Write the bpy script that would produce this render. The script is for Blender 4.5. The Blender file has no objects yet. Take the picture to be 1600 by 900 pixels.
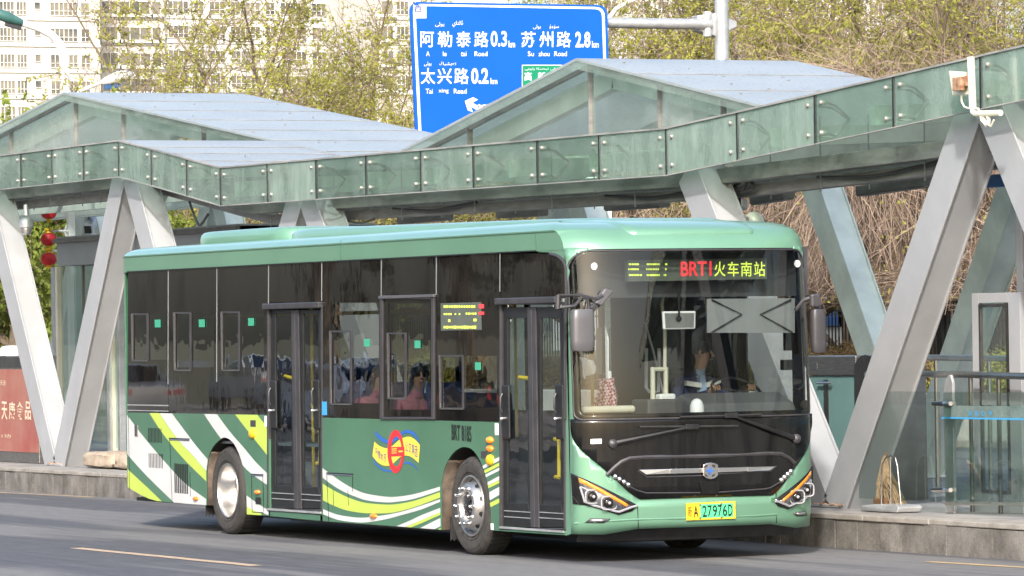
import bpy, bmesh, math, random
import numpy as np
from mathutils import Vector, Matrix
R = math.radians
rnd = random.Random(7)
scene = bpy.context.scene
COL = scene.collection

# ------------------------------------------------------------------ camera
# world axes: x = the way the bus drives, y = across the road towards the platform, z = up; metres
FPX = 7428.7
CAM = np.array([39.733, -19.543, 2.151])
_yaw, _pitch, _roll = -1.1288, .0099, -.0154
_fw = np.array([math.sin(_yaw)*math.cos(_pitch), math.cos(_yaw)*math.cos(_pitch), math.sin(_pitch)])
_rt = np.array([math.cos(_yaw), -math.sin(_yaw), 0.])
_up = np.cross(_rt, _fw)
_r = _rt*math.cos(_roll)+_up*math.sin(_roll)
_u = -_rt*math.sin(_roll)+_up*math.cos(_roll)
cd = bpy.data.cameras.new('camera')
cam = bpy.data.objects.new('camera', cd); COL.objects.link(cam)
cam.matrix_world = Matrix(((_r[0], _u[0], -_fw[0], CAM[0]), (_r[1], _u[1], -_fw[1], CAM[1]), (_r[2], _u[2], -_fw[2], CAM[2]), (0, 0, 0, 1)))
cd.sensor_fit = 'HORIZONTAL'; cd.sensor_width = 36; cd.lens = 36*FPX/1600
cd.clip_start = .5; cd.clip_end = 6000
scene.camera = cam

# ------------------------------------------------------------------ light
SUN_EL, SUN_AZ = R(33), R(-32)          # azimuth measured from +x towards +y
SUN = Vector((math.cos(SUN_EL)*math.cos(SUN_AZ), math.cos(SUN_EL)*math.sin(SUN_AZ), math.sin(SUN_EL)))
w = bpy.data.worlds.new('World'); scene.world = w; w.use_nodes = True
nt = w.node_tree; nt.nodes.clear()
sky = nt.nodes.new('ShaderNodeTexSky'); sky.sky_type = 'NISHITA'; sky.sun_disc = False
sky.sun_elevation = SUN_EL; sky.sun_rotation = math.pi/2-SUN_AZ
sky.air_density = 1.0; sky.dust_density = 3.5; sky.ozone_density = 1.0
bg = nt.nodes.new('ShaderNodeBackground'); bg.inputs[1].default_value = .15
ow = nt.nodes.new('ShaderNodeOutputWorld')
nt.links.new(sky.outputs[0], bg.inputs[0]); nt.links.new(bg.outputs[0], ow.inputs[0])
ld = bpy.data.lights.new('sun', 'SUN'); ld.energy = 2.0; ld.angle = R(2.5); ld.color = (1, .965, .91)
sun = bpy.data.objects.new('sun', ld); COL.objects.link(sun)
sun.rotation_euler = SUN.to_track_quat('Z', 'Y').to_euler(); sun.location = SUN*60
vs = scene.view_settings
vs.view_transform = 'Standard'; vs.look = 'None'; vs.gamma = 1; vs.use_curve_mapping = False
vs.exposure = 1.18
scene.render.engine = 'CYCLES'
scene.cycles.max_bounces = 8; scene.cycles.transparent_max_bounces = 24
scene.cycles.glossy_bounces = 3; scene.cycles.diffuse_bounces = 3
scene.cycles.caustics_reflective = False; scene.cycles.caustics_refractive = False
try:
    scene.cycles.use_denoising = True
except Exception: pass

# ------------------------------------------------------------------ sight lines of the survey: picture point + a known plane -> point in the place
def at(px, py, x=None, y=None, z=None, d=None):
    D = _fw+_r*((px-800)/FPX)+_u*((450-py)/FPX)
    if d is not None: t = d
    else:
        k, v = (0, x) if x is not None else (1, y) if y is not None else (2, z)
        t = (v-CAM[k])/D[k]
    return Vector(CAM+D*t)
def S(px, py, y=0.):
    p = at(px, py, y=y); return p.x, p.z

# ------------------------------------------------------------------ scene-graph helpers
ORG = {}
def root(name, label, cat, loc=(0, 0, 0), group=None):
    o = bpy.data.objects.new(name, None); COL.objects.link(o)
    o.empty_display_size = .2; o.location = loc; ORG[o] = Vector(loc)
    tag(o, label, cat, group); return o
def tag(o, label=None, cat=None, group=None, kind=None):
    if label: o['label'] = label
    if cat: o['category'] = cat
    if group: o['group'] = group
    if kind: o['kind'] = kind
    return o
def clone(o, parent=None):
    c = o.copy(); COL.objects.link(c)
    if parent is not None: c.parent = parent
    for ch in o.children: clone(ch, c)
    return c

class MB:
    def __init__(s): s.v = []; s.f = []; s.mi = []; s.m = 0
    def add(s, vs, fs):
        b = len(s.v); s.v.extend(tuple(p) for p in vs)
        for f in fs: s.f.append([b+i for i in f]); s.mi.append(s.m)
        return s
    def box(s, c, d, rot=None):
        c = Vector(c); h = Vector(d)/2; vs = []
        for a in (-1, 1):
            for b in (-1, 1):
                for e in (-1, 1):
                    q = Vector((a*h.x, b*h.y, e*h.z))
                    if rot is not None: q = rot @ q
                    vs.append(c+q)
        return s.add(vs, [(0, 1, 3, 2), (4, 6, 7, 5), (0, 4, 5, 1), (2, 3, 7, 6), (0, 2, 6, 4), (1, 5, 7, 3)])
    def bb(s, x0, x1, y0, y1, z0, z1):
        return s.box(((x0+x1)/2, (y0+y1)/2, (z0+z1)/2), (abs(x1-x0), abs(y1-y0), abs(z1-z0)))
    def beam(s, a, b, w, h, side=(0, 1, 0)):
        a = Vector(a); b = Vector(b); t = (b-a); L = t.length; t.normalize()
        sd = Vector(side); sd = (sd-t*sd.dot(t)).normalized(); n = t.cross(sd)
        rot = Matrix((t, sd, n)).transposed()
        return s.box((a+b)/2, (L, w, h), rot)
    def tube(s, pts, r, n=8, caps=True):
        pts = [Vector(p) for p in pts]; k = len(pts); vs = []; fs = []
        rs = r if isinstance(r, (list, tuple)) else [r]*k
        pt = None
        for i, p in enumerate(pts):
            t = (pts[min(i+1, k-1)]-pts[max(i-1, 0)])
            if t.length < 1e-9: t = Vector((0, 0, 1))
            t.normalize()
            if pt is None:
                a = Vector((0, 0, 1)) if abs(t.z) < .9 else Vector((1, 0, 0))
                u = t.cross(a).normalized()
            else: u = (u-t*u.dot(t)).normalized()
            pt = t; w_ = t.cross(u)
            for j in range(n):
                an = 2*math.pi*j/n
                vs.append(p+(u*math.cos(an)+w_*math.sin(an))*rs[i])
        for i in range(k-1):
            for j in range(n):
                fs.append((i*n+j, i*n+(j+1) % n, (i+1)*n+(j+1) % n, (i+1)*n+j))
        if caps: fs += [tuple(range(n))[::-1], tuple(range((k-1)*n, k*n))]
        return s.add(vs, fs)
    def lathe(s, prof, c, axis='z', n=24, close=False, caps=True):
        # prof: (radius, along-axis)
        c = Vector(c); vs = []; fs = []; k = len(prof)
        for (r, h) in prof:
            for j in range(n):
                a = 2*math.pi*j/n; u, v_ = r*math.cos(a), r*math.sin(a)
                q = {'z': (u, v_, h), 'y': (u, h, v_), 'x': (h, u, v_)}[axis]
                vs.append(c+Vector(q))
        for i in range(k-1 if not close else k):
            i2 = (i+1) % k
            for j in range(n): fs.append((i*n+j, i*n+(j+1) % n, i2*n+(j+1) % n, i2*n+j))
        if not close and caps:
            if prof[0][0] > 1e-6: fs.append(tuple(range(n))[::-1])
            if prof[-1][0] > 1e-6: fs.append(tuple(range((k-1)*n, k*n)))
        return s.add(vs, fs)
    def prism(s, poly, t):
        # poly: list of 3-D points (planar), t: extrusion vector
        t = Vector(t); k = len(poly); a = [Vector(p) for p in poly]; b = [p+t for p in a]
        fs = [tuple(range(k)), tuple(range(2*k-1, k-1, -1))]
        for i in range(k): fs.append((i, k+i, k+(i+1) % k, (i+1) % k))
        return s.add(a+b, fs)
    def face(s, poly): return s.add(poly, [tuple(range(len(poly)))])
    def strip(s, A, B):
        k = len(A); return s.add(list(A)+list(B), [(i, i+1, k+i+1, k+i) for i in range(k-1)])
    def build(s, name, mat, parent=None, smooth=False, bevel=0, origin=None, thick=0, seg=2, recalc=True):
        me = bpy.data.meshes.new(name)
        org = ORG[parent] if parent is not None else Vector(origin or (0, 0, 0))
        me.from_pydata([(p[0]-org.x, p[1]-org.y, p[2]-org.z) for p in s.v], [], s.f)
        for m in (mat if isinstance(mat, (list, tuple)) else [mat]): me.materials.append(m)
        if isinstance(mat, (list, tuple)): me.polygons.foreach_set('material_index', s.mi)
        if recalc:
            bm = bmesh.new(); bm.from_mesh(me); bmesh.ops.recalc_face_normals(bm, faces=bm.faces); bm.to_mesh(me); bm.free()
        o = bpy.data.objects.new(name, me); COL.objects.link(o); ORG[o] = org
        if parent is not None: o.parent = parent
        else: o.location = org
        if smooth:
            me.shade_smooth()
            try: me.set_sharp_from_angle(angle=R(35 if smooth is True else smooth))
            except Exception: pass
        if bevel:
            b = o.modifiers.new('bevel', 'BEVEL'); b.width = bevel; b.segments = seg; b.limit_method = 'ANGLE'; b.angle_limit = R(40)
        if thick:
            b = o.modifiers.new('solid', 'SOLIDIFY'); b.thickness = thick; b.offset = -1
        return o
def pieces(mb, name, mat, parent, **kw):
    """one part per separate piece of the builder"""
    n = len(mb.v); p = list(range(n))
    def fd(i):
        while p[i] != i: p[i] = p[p[i]]; i = p[i]
        return i
    for f in mb.f:
        a = fd(f[0])
        for i in f[1:]:
            b = fd(i)
            if a != b: p[b] = a
    gr = {}
    for f in mb.f: gr.setdefault(fd(f[0]), []).append(f)
    out = []
    for fs in gr.values():
        ids = sorted({i for f in fs for i in f}); mp = {i: k for k, i in enumerate(ids)}
        q = MB(); q.add([mb.v[i] for i in ids], [[mp[i] for i in f] for f in fs]); out.append(q.build(name, mat, parent, **kw))
    return out
def struct(o): o['kind'] = 'structure'; return o

def text_geo(body, bold=0.0):
    cu = bpy.data.curves.new('t', 'FONT'); cu.body = body; cu.size = 1; cu.offset = bold; cu.resolution_u = 3
    ob = bpy.data.objects.new('t', cu); COL.objects.link(ob)
    dg = bpy.context.evaluated_depsgraph_get()
    me = bpy.data.meshes.new_from_object(ob.evaluated_get(dg))
    v = np.array([q.co[:2] for q in me.vertices]) if len(me.vertices) else np.zeros((1, 2)); f = [tuple(p.vertices) for p in me.polygons]
    bpy.data.objects.remove(ob); bpy.data.curves.remove(cu); bpy.data.meshes.remove(me)
    return v, f
def text_on(mb, body, P00, P10, P01, bold=0.0):
    """fit the lettering's own bounding box onto the parallelogram P00 (lower left), P10 (lower right), P01 (upper left)"""
    v, f = text_geo(body, bold)
    lo, hi = v.min(0), v.max(0); q = (v-lo)/np.maximum(hi-lo, 1e-6)
    P00, P10, P01 = map(Vector, (P00, P10, P01)); U = P10-P00; V = P01-P00
    mb.add([P00+U*float(a)+V*float(b) for a, b in q], f)

# ------------------------------------------------------------------ materials
MATS = {}
def _n(t, ty, **kw):
    n = t.nodes.new(ty)
    for k, v in kw.items(): setattr(n, k, v)
    return n
def mat(name, col, rough=.5, metal=0, spec=.5, coat=0, var=.12, vscale=3., bump=0, bscale=40., emit=None, estr=1, stretch=None, col2=None, fac=(.4, .62), detail=5):
    m = bpy.data.materials.new(name); m.use_nodes = True; t = m.node_tree
    b = t.nodes['Principled BSDF']
    b.inputs['Roughness'].default_value = rough; b.inputs['Metallic'].default_value = metal
    b.inputs['Specular IOR Level'].default_value = spec; b.inputs['Coat Weight'].default_value = coat
    b.inputs['Coat Roughness'].default_value = .06
    tc = _n(t, 'ShaderNodeTexCoord'); mp = _n(t, 'ShaderNodeMapping'); t.links.new(tc.outputs['Object'], mp.inputs[0])
    if stretch: mp.inputs['Scale'].default_value = stretch
    if var or col2:
        nz = _n(t, 'ShaderNodeTexNoise'); nz.inputs['Scale'].default_value = vscale; nz.inputs['Detail'].default_value = detail; nz.inputs['Roughness'].default_value = .62
        t.links.new(mp.outputs[0], nz.inputs['Vector'])
        rp = _n(t, 'ShaderNodeValToRGB'); e = rp.color_ramp.elements
        e[0].position, e[1].position = fac
        c2 = col2 or tuple(c*(1-var) for c in col)
        c1 = col if col2 else tuple(min(1, c*(1+var)) for c in col)
        e[0].color = (*c2, 1); e[1].color = (*c1, 1)
        t.links.new(nz.outputs[0], rp.inputs[0]); t.links.new(rp.outputs[0], b.inputs['Base Color'])
    else: b.inputs['Base Color'].default_value = (*col, 1)
    if bump:
        n2 = _n(t, 'ShaderNodeTexNoise'); n2.inputs['Scale'].default_value = bscale; n2.inputs['Detail'].default_value = 4
        t.links.new(mp.outputs[0], n2.inputs['Vector'])
        bp = _n(t, 'ShaderNodeBump'); bp.inputs['Strength'].default_value = bump; bp.inputs['Distance'].default_value = .02
        t.links.new(n2.outputs[0], bp.inputs['Height']); t.links.new(bp.outputs[0], b.inputs['Normal'])
    if emit:
        b.inputs['Emission Color'].default_value = (*emit, 1); b.inputs['Emission Strength'].default_value = estr
    MATS[name] = m; return m
def glass(name, tint, refl=1.0, dirt=0.0, dcol=(.4, .45, .42), rough=.02, ior=1.5, wav=0.0, dscale=2.0, stretch=None, vary=False):
    """thin sheet: light goes straight through tinted, mirrors by Fresnel, and a film of dust scatters"""
    m = bpy.data.materials.new(name); m.use_nodes = True; t = m.node_tree; t.nodes.clear()
    out = _n(t, 'ShaderNodeOutputMaterial')
    tr = _n(t, 'ShaderNodeBsdfTransparent'); tr.inputs[0].default_value = (*tint, 1)
    gl = _n(t, 'ShaderNodeBsdfGlossy'); gl.inputs['Roughness'].default_value = rough
    fr = _n(t, 'ShaderNodeFresnel'); ge = _n(t, 'ShaderNodeNewGeometry')
    mi = _n(t, 'ShaderNodeMapRange'); mi.inputs[3].default_value = ior; mi.inputs[4].default_value = 1/ior
    t.links.new(ge.outputs['Backfacing'], mi.inputs[0]); t.links.new(mi.outputs[0], fr.inputs[0])
    mm = _n(t, 'ShaderNodeMath', operation='MULTIPLY'); mm.inputs[1].default_value = refl; mm.use_clamp = True
    t.links.new(fr.outputs[0], mm.inputs[0])
    mx = _n(t, 'ShaderNodeMixShader'); t.links.new(mm.outputs[0], mx.inputs[0])
    base = tr
    tc = _n(t, 'ShaderNodeTexCoord'); mp = _n(t, 'ShaderNodeMapping'); t.links.new(tc.outputs['Object'], mp.inputs[0])
    if stretch: mp.inputs['Scale'].default_value = stretch
    if dirt:
        df = _n(t, 'ShaderNodeBsdfDiffuse'); df.inputs[0].default_value = (*dcol, 1)
        tl = _n(t, 'ShaderNodeBsdfTranslucent'); tl.inputs[0].default_value = (*dcol, 1)
        ad = _n(t, 'ShaderNodeMixShader'); ad.inputs[0].default_value = .4
        t.links.new(df.outputs[0], ad.inputs[1]); t.links.new(tl.outputs[0], ad.inputs[2])
        nz = _n(t, 'ShaderNodeTexNoise'); nz.inputs['Scale'].default_value = dscale; nz.inputs['Detail'].default_value = 6; nz.inputs['Roughness'].default_value = .7
        t.links.new(mp.outputs[0], nz.inputs['Vector'])
        mr = _n(t, 'ShaderNodeMapRange'); mr.inputs[1].default_value = .3; mr.inputs[2].default_value = .7
        mr.inputs[3].default_value = dirt*.45; mr.inputs[4].default_value = min(1, dirt*1.55)
        t.links.new(nz.outputs[0], mr.inputs[0])
        df_ = mr.outputs[0]
        if vary:
            oi = _n(t, 'ShaderNodeObjectInfo'); va = _n(t, 'ShaderNodeMath', operation='MULTIPLY_ADD'); va.inputs[1].default_value = 1.1; va.inputs[2].default_value = .45
            t.links.new(oi.outputs['Random'], va.inputs[0]); vm = _n(t, 'ShaderNodeMath', operation='MULTIPLY'); vm.use_clamp = True
            t.links.new(mr.outputs[0], vm.inputs[0]); t.links.new(va.outputs[0], vm.inputs[1]); df_ = vm.outputs[0]
            vo = _n(t, 'ShaderNodeVectorMath', operation='MULTIPLY_ADD'); cx = _n(t, 'ShaderNodeCombineXYZ'); t.links.new(oi.outputs['Random'], cx.inputs[0]); t.links.new(oi.outputs['Random'], cx.inputs[2])
            vo.inputs[1].default_value = (37, 37, 37); t.links.new(cx.outputs[0], vo.inputs[0]); t.links.new(mp.outputs[0], vo.inputs[2]); t.links.new(vo.outputs[0], nz.inputs['Vector'])
        m2 = _n(t, 'ShaderNodeMixShader'); t.links.new(df_, m2.inputs[0])
        t.links.new(tr.outputs[0], m2.inputs[1]); t.links.new(ad.outputs[0], m2.inputs[2]); base = m2
    if wav:
        n2 = _n(t, 'ShaderNodeTexNoise'); n2.inputs['Scale'].default_value = 2.2; n2.inputs['Detail'].default_value = 2
        t.links.new(mp.outputs[0], n2.inputs['Vector'])
        bp = _n(t, 'ShaderNodeBump'); bp.inputs['Strength'].default_value = wav; bp.inputs['Distance'].default_value = .02
        t.links.new(n2.outputs[0], bp.inputs['Height']); t.links.new(bp.outputs[0], gl.inputs['Normal'])
    t.links.new(base.outputs[0], mx.inputs[1]); t.links.new(gl.outputs[0], mx.inputs[2])
    t.links.new(mx.outputs[0], out.inputs[0]); MATS[name] = m; return m
# ------------------------------------------------------------------ shared materials
mat('grey_paint', (.35, .36, .375), rough=.5, var=.06, vscale=1.4)
mat('grey_paint_streaked', (.56, .56, .55), rough=.5, col2=(.40, .40, .38), vscale=3, stretch=(4, 4, .7), fac=(.3, .55))
mat('mint_paint', (.68, .75, .69), rough=.5, var=.12, vscale=1.4)
mat('dark_beam', (.15, .15, .14), rough=.6, col2=(.26, .255, .24), vscale=2.5, stretch=(.5, 1, 2), fac=(.4, .6))
mat('beam_grey', (.34, .335, .32), rough=.6, col2=(.20, .20, .19), vscale=3, stretch=(.5, 1, 2), fac=(.35, .6))
def roof_glass():
    m = bpy.data.materials.new('roof_metal'); m.use_nodes = True; t = m.node_tree; t.nodes.clear(); out = _n(t, 'ShaderNodeOutputMaterial')
    tc = _n(t, 'ShaderNodeTexCoord')
    def nz(sc, dt): 
        n = _n(t, 'ShaderNodeTexNoise'); n.inputs['Scale'].default_value = sc; n.inputs['Detail'].default_value = dt; t.links.new(tc.outputs['Object'], n.inputs['Vector']); return n.outputs[0]
    r = _n(t, 'ShaderNodeValToRGB'); e = r.color_ramp.elements; e[0].position, e[1].position = .35, .65; e[0].color = (.58, .59, .63, 1); e[1].color = (.68, .69, .72, 1); t.links.new(nz(.7, 5), r.inputs[0])
    r2 = _n(t, 'ShaderNodeValToRGB'); e = r2.color_ramp.elements; e[0].position, e[1].position = .32, .40; e[0].color = (.38, .38, .40, 1); e[1].color = (1, 1, 1, 1); t.links.new(nz(22, 2), r2.inputs[0])
    q = _n(t, 'ShaderNodeMix', data_type='RGBA', blend_type='MULTIPLY'); q.inputs[0].default_value = 1; t.links.new(r.outputs[0], q.inputs[6]); t.links.new(r2.outputs[0], q.inputs[7])
    d_ = _n(t, 'ShaderNodeBsdfDiffuse'); t.links.new(q.outputs[2], d_.inputs[0])
    tl = _n(t, 'ShaderNodeBsdfTranslucent'); tl.inputs[0].default_value = (.80, .88, .84, 1)
    m1 = _n(t, 'ShaderNodeMixShader'); m1.inputs[0].default_value = .52; t.links.new(d_.outputs[0], m1.inputs[1]); t.links.new(tl.outputs[0], m1.inputs[2])
    tp = _n(t, 'ShaderNodeBsdfTransparent'); tp.inputs[0].default_value = (.9, .95, .92, 1); m0 = _n(t, 'ShaderNodeMixShader'); m0.inputs[0].default_value = .30; t.links.new(m1.outputs[0], m0.inputs[1]); t.links.new(tp.outputs[0], m0.inputs[2]); m1 = m0
    g = _n(t, 'ShaderNodeBsdfGlossy'); g.inputs[0].default_value = (.90, .87, .84, 1); g.inputs['Roughness'].default_value = .25
    lw = _n(t, 'ShaderNodeLayerWeight'); lw.inputs[0].default_value = .30; mm = _n(t, 'ShaderNodeMath', operation='MULTIPLY'); mm.inputs[1].default_value = .55; t.links.new(lw.outputs['Fresnel'], mm.inputs[0])
    m2 = _n(t, 'ShaderNodeMixShader'); t.links.new(mm.outputs[0], m2.inputs[0]); t.links.new(m1.outputs[0], m2.inputs[1]); t.links.new(g.outputs[0], m2.inputs[2]); t.links.new(m2.outputs[0], out.inputs[0]); MATS['roof_metal'] = m
roof_glass()
mat('roof_under', (.74, .80, .76), rough=.6, var=.06)
mat('steel', (.52, .51, .50), rough=.28, metal=1, var=.1, vscale=8)
mat('dark_steel', (.16, .155, .15), rough=.35, metal=.9, var=.15, vscale=4)
mat('brushed', (.30, .29, .28), rough=.38, metal=.9, var=.15, vscale=6, stretch=(1, 1, 12))
mat('black', (.012, .012, .013), rough=.45, var=.3, vscale=8)
mat('rubber', (.018, .018, .019), rough=.75, var=.25, vscale=14)
mat('white', (.75, .75, .74), rough=.45, var=.04)
mat('cream', (.74, .72, .58), rough=.35, var=.05)
mat('rust', (.23, .10, .05), rough=.9, col2=(.42, .28, .18), vscale=18)
mat('concrete', (.38, .345, .30), rough=.9, col2=(.27, .245, .21), vscale=6, bump=.5, bscale=25)
mat('red_lantern', (.62, .02, .03), rough=.45, var=.15)
mat('yellow_paint', (.75, .50, .02), rough=.4, var=.06)
mat('signal_blue', (.0, .095, .46), rough=.38, var=.03, vscale=.6, spec=.4)
mat('sign_white', (.82, .83, .84), rough=.4, var=0)
mat('sign_green', (.0, .22, .11), rough=.4, var=.02)
mat('sign_navy', (.02, .05, .30), rough=.4, var=0)
mat('cable', (.05, .05, .05), rough=.6, var=0)
mat('galvanised', (.50, .51, .52), rough=.45, metal=.55, var=.12, vscale=5)
glass('canopy_glass', (.78, .91, .84), refl=1.3, dirt=.25, dcol=(.70, .82, .76), dscale=1.6, stretch=(1.8, 1, .55), vary=True)
glass('gable_glass', (.80, .90, .85), refl=1.2, dirt=.22, dcol=(.76, .83, .79), vary=True, dscale=.6)
glass('clear_glass', (.86, .93, .91), refl=2.6, dirt=.02, dcol=(.6, .65, .62))
glass('booth_glass', (.66, .82, .80), refl=2.0, dirt=.10, dcol=(.45, .55, .53), dscale=.7)

# ------------------------------------------------------------------ ground
def road_material():
    m = bpy.data.materials.new('asphalt'); m.use_nodes = True; t = m.node_tree; b = t.nodes['Principled BSDF']
    tc = _n(t, 'ShaderNodeTexCoord')
    def noise(scale, stretch, detail=6, rough=.6):
        mp = _n(t, 'ShaderNodeMapping'); mp.inputs['Scale'].default_value = stretch; t.links.new(tc.outputs['Object'], mp.inputs[0])
        n = _n(t, 'ShaderNodeTexNoise'); n.inputs['Scale'].default_value = scale; n.inputs['Detail'].default_value = detail; n.inputs['Roughness'].default_value = rough
        t.links.new(mp.outputs[0], n.inputs['Vector']); return n.outputs[0]
    def ramp(src, p0, p1, c0, c1):
        r = _n(t, 'ShaderNodeValToRGB'); e = r.color_ramp.elements; e[0].position, e[1].position = p0, p1
        e[0].color = (*c0, 1); e[1].color = (*c1, 1); t.links.new(src, r.inputs[0]); return r.outputs[0]
    def mix(f, a, c, mode='MIX'):
        q = _n(t, 'ShaderNodeMix', data_type='RGBA', blend_type=mode)
        if isinstance(f, float): q.inputs[0].default_value = f
        else: t.links.new(f, q.inputs[0])
        t.links.new(a, q.inputs[6]); t.links.new(c, q.inputs[7]); return q.outputs[2]
    # long worn bands where the tyres run and newer, bluish seal between them
    band = ramp(noise(1.0, (.05, .62, 1), 4, .55), .46, .53, (0, 0, 0), (1, 1, 1))
    worn = ramp(noise(9, (.4, 1, 1)), .3, .7, (.148, .147, .148), (.192, .190, .190))
    seal = ramp(noise(7, (.25, 1, 1)), .3, .7, (.070, .072, .081), (.105, .107, .118))
    c = mix(band, seal, worn)
    streak = ramp(noise(2.0, (.06, 3.5, 1), 7, .7), .52, .72, (1, 1, 1), (.50, .50, .53))
    c = mix(.95, c, streak, 'MULTIPLY')
    pale = ramp(noise(1.6, (.12, 2.2, 1), 6, .65), .60, .70, (0, 0, 0), (1, 1, 1))
    pc = ramp(noise(12, (1, 1, 1)), .3, .7, (.20, .193, .184), (.25, .241, .228))
    pm = _n(t, 'ShaderNodeMath', operation='MULTIPLY'); pm.inputs[1].default_value = .6; t.links.new(pale, pm.inputs[0])
    c = mix(pm.outputs[0], c, pc)
    grit = ramp(noise(160, (1, 1, 1), 3), .35, .68, (.70, .70, .70), (1.25, 1.25, 1.25))
    c = mix(.8, c, grit, 'MULTIPLY')
    t.links.new(c, b.inputs['Base Color']); b.inputs['Roughness'].default_value = .8
    bp = _n(t, 'ShaderNodeBump'); bp.inputs['Strength'].default_value = .5; bp.inputs['Distance'].default_value = .01
    t.links.new(noise(120, (1, 1, 1), 3), bp.inputs['Height']); t.links.new(bp.outputs[0], b.inputs['Normal'])
    MATS['asphalt'] = m
road_material()
mat('earth', (.16, .135, .09), rough=.95, col2=(.10, .11, .05), vscale=.5)
mat('paving', (.36, .335, .30), rough=.85, col2=(.22, .205, .185), vscale=3.5, bump=.2, fac=(.36, .64))
mat('platform_floor', (.32, .31, .30), rough=.75, col2=(.22, .215, .21), vscale=2.0, stretch=(.5, 1.4, 1), bump=.1)
mat('line_paint', (.50, .37, .25), rough=.7, col2=(.30, .25, .20), vscale=7, stretch=(.4, 1.5, 1), fac=(.3, .5))
mat('line_paint_orange', (.52, .37, .19), rough=.7, col2=(.30, .25, .18), vscale=9, stretch=(.5, 1, 1), fac=(.32, .52))
def kerb_material():
    m = bpy.data.materials.new('kerb_stone'); m.use_nodes = True; t = m.node_tree; b = t.nodes['Principled BSDF']
    tc = _n(t, 'ShaderNodeTexCoord')
    mp = _n(t, 'ShaderNodeMapping'); mp.inputs['Scale'].default_value = (1.3, 1, .85); t.links.new(tc.outputs['Object'], mp.inputs[0])
    n1 = _n(t, 'ShaderNodeTexNoise'); n1.inputs['Scale'].default_value = 2.0; n1.inputs['Detail'].default_value = 7; n1.inputs['Roughness'].default_value = .7
    t.links.new(mp.outputs[0], n1.inputs['Vector'])
    n2 = _n(t, 'ShaderNodeTexNoise'); n2.inputs['Scale'].default_value = 55; n2.inputs['Detail'].default_value = 3; t.links.new(tc.outputs['Object'], n2.inputs['Vector'])
    r1 = _n(t, 'ShaderNodeValToRGB'); e = r1.color_ramp.elements; e[0].position, e[1].position = .32, .70
    e[0].color = (.075, .069, .062, 1); e[1].color = (.27, .255, .235, 1); t.links.new(n1.outputs[0], r1.inputs[0])
    r2 = _n(t, 'ShaderNodeValToRGB'); e = r2.color_ramp.elements; e[0].position, e[1].position = .35, .65
    e[0].color = (.5, .5, .5, 1); e[1].color = (1.2, 1.2, 1.2, 1); t.links.new(n2.outputs[0], r2.inputs[0])
    q = _n(t, 'ShaderNodeMix', data_type='RGBA', blend_type='MULTIPLY'); q.inputs[0].default_value = .45
    t.links.new(r1.outputs[0], q.inputs[6]); t.links.new(r2.outputs[0], q.inputs[7]); t.links.new(q.outputs[2], b.inputs['Base Color'])
    oi = _n(t, 'ShaderNodeObjectInfo'); b.inputs['Roughness'].default_value = .85
    bp = _n(t, 'ShaderNodeBump'); bp.inputs['Strength'].default_value = .4; bp.inputs['Distance'].default_value = .01
    t.links.new(n2.outputs[0], bp.inputs['Height']); t.links.new(bp.outputs[0], b.inputs['Normal'])
    MATS['kerb_stone'] = m
kerb_material()

g = MB(); g.face([(-3000, -3000, -.012), (3000, -3000, -.012), (3000, 3000, -.012), (-3000, 3000, -.012)])
struct(g.build('ground', MATS['earth']))
g = MB(); g.face([(-400, -16, 0), (120, -16, 0), (120, 24.5, 0), (-400, 24.5, 0)])
struct(g.build('road', MATS['asphalt']))
g = MB(); g.bb(-400, 120, -34, -15.9, -.02, .15)
struct(g.build('pavement', MATS['paving']))

# platform: stone-faced island 0.33 m high
PY0, PY1, PZ = 3.42, 10.6, .33
g = MB(); g.bb(-120, 60, PY0+.16, PY1, -.01, PZ-.004)
struct(g.build('platform', MATS['platform_floor']))
kr = random.Random(3)
g = MB(); cap = MB(); x = -60.
while x < 14:
    L = kr.choice((.42, .44, .45, .46, .30)) if x > -22 else kr.choice((.40, .55, .62, .34, .22))
    dz = kr.uniform(-.006, .006); dy = kr.uniform(-.008, .008)
    g.m = 0; g.bb(x+.009, x+L-.009, PY0+dy, PY0+.17, -.01, PZ-.052+dz)
    g.m = 1; g.bb(x-.0088, x+.0088, PY0+.012, PY0+.16, -.01, PZ-.06)
    x += L
struct(g.build('kerb', [MATS['kerb_stone'], MATS['cable']]))
x = -60.
while x < 14:
    L = kr.uniform(.9, 1.3); cap.bb(x+.002, x+L-.003, PY0-.012+kr.uniform(-.006, .006), PY0+.46, PZ-.049, PZ+.002+kr.uniform(0, .004)); x += L
struct(cap.build('platform_edge', MATS['paving'], bevel=.01, seg=2))
# painted lines on the road
def line(name, p, q, wd, m, z=.004):
    a = Vector(p); b = Vector(q); t = (b-a).normalized(); n = Vector((-t.y, t.x, 0))*wd/2
    g = MB(); k = max(2, int((b-a).length/.25)); A = []; B = []
    for i in range(k+1):
        c = a.lerp(b, i/k); j1, j2 = rnd.uniform(-.012, .012), rnd.uniform(-.012, .012)
        A.append((c.x+n.x*(1+j1*6), c.y+n.y*(1+j1*6), z)); B.append((c.x-n.x*(1+j2*6), c.y-n.y*(1+j2*6), z))
    g.strip(A, B); return struct(g.build(name, MATS[m]))
p = at(108, 857, z=0); q = at(412, 884, z=0)
line('lane_line', (p.x, (p.y+q.y)/2, 0), (q.x, (p.y+q.y)/2, 0), .15, 'line_paint')
p = at(-20, 768.5, z=0); q = at(146, 777, z=0)
line('edge_line', (p.x, p.y-.03, 0), (q.x, q.y, 0), .10, 'line_paint_orange')
p = at(1450, 878, z=0); q = at(1700, 893, z=0)
line('edge_line', (p.x, p.y, 0), (q.x, q.y, 0), .12, 'line_paint_orange')
line('lane_line', (-90, 14.2, 0), (20, 14.2, 0), .15, 'line_paint')
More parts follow.
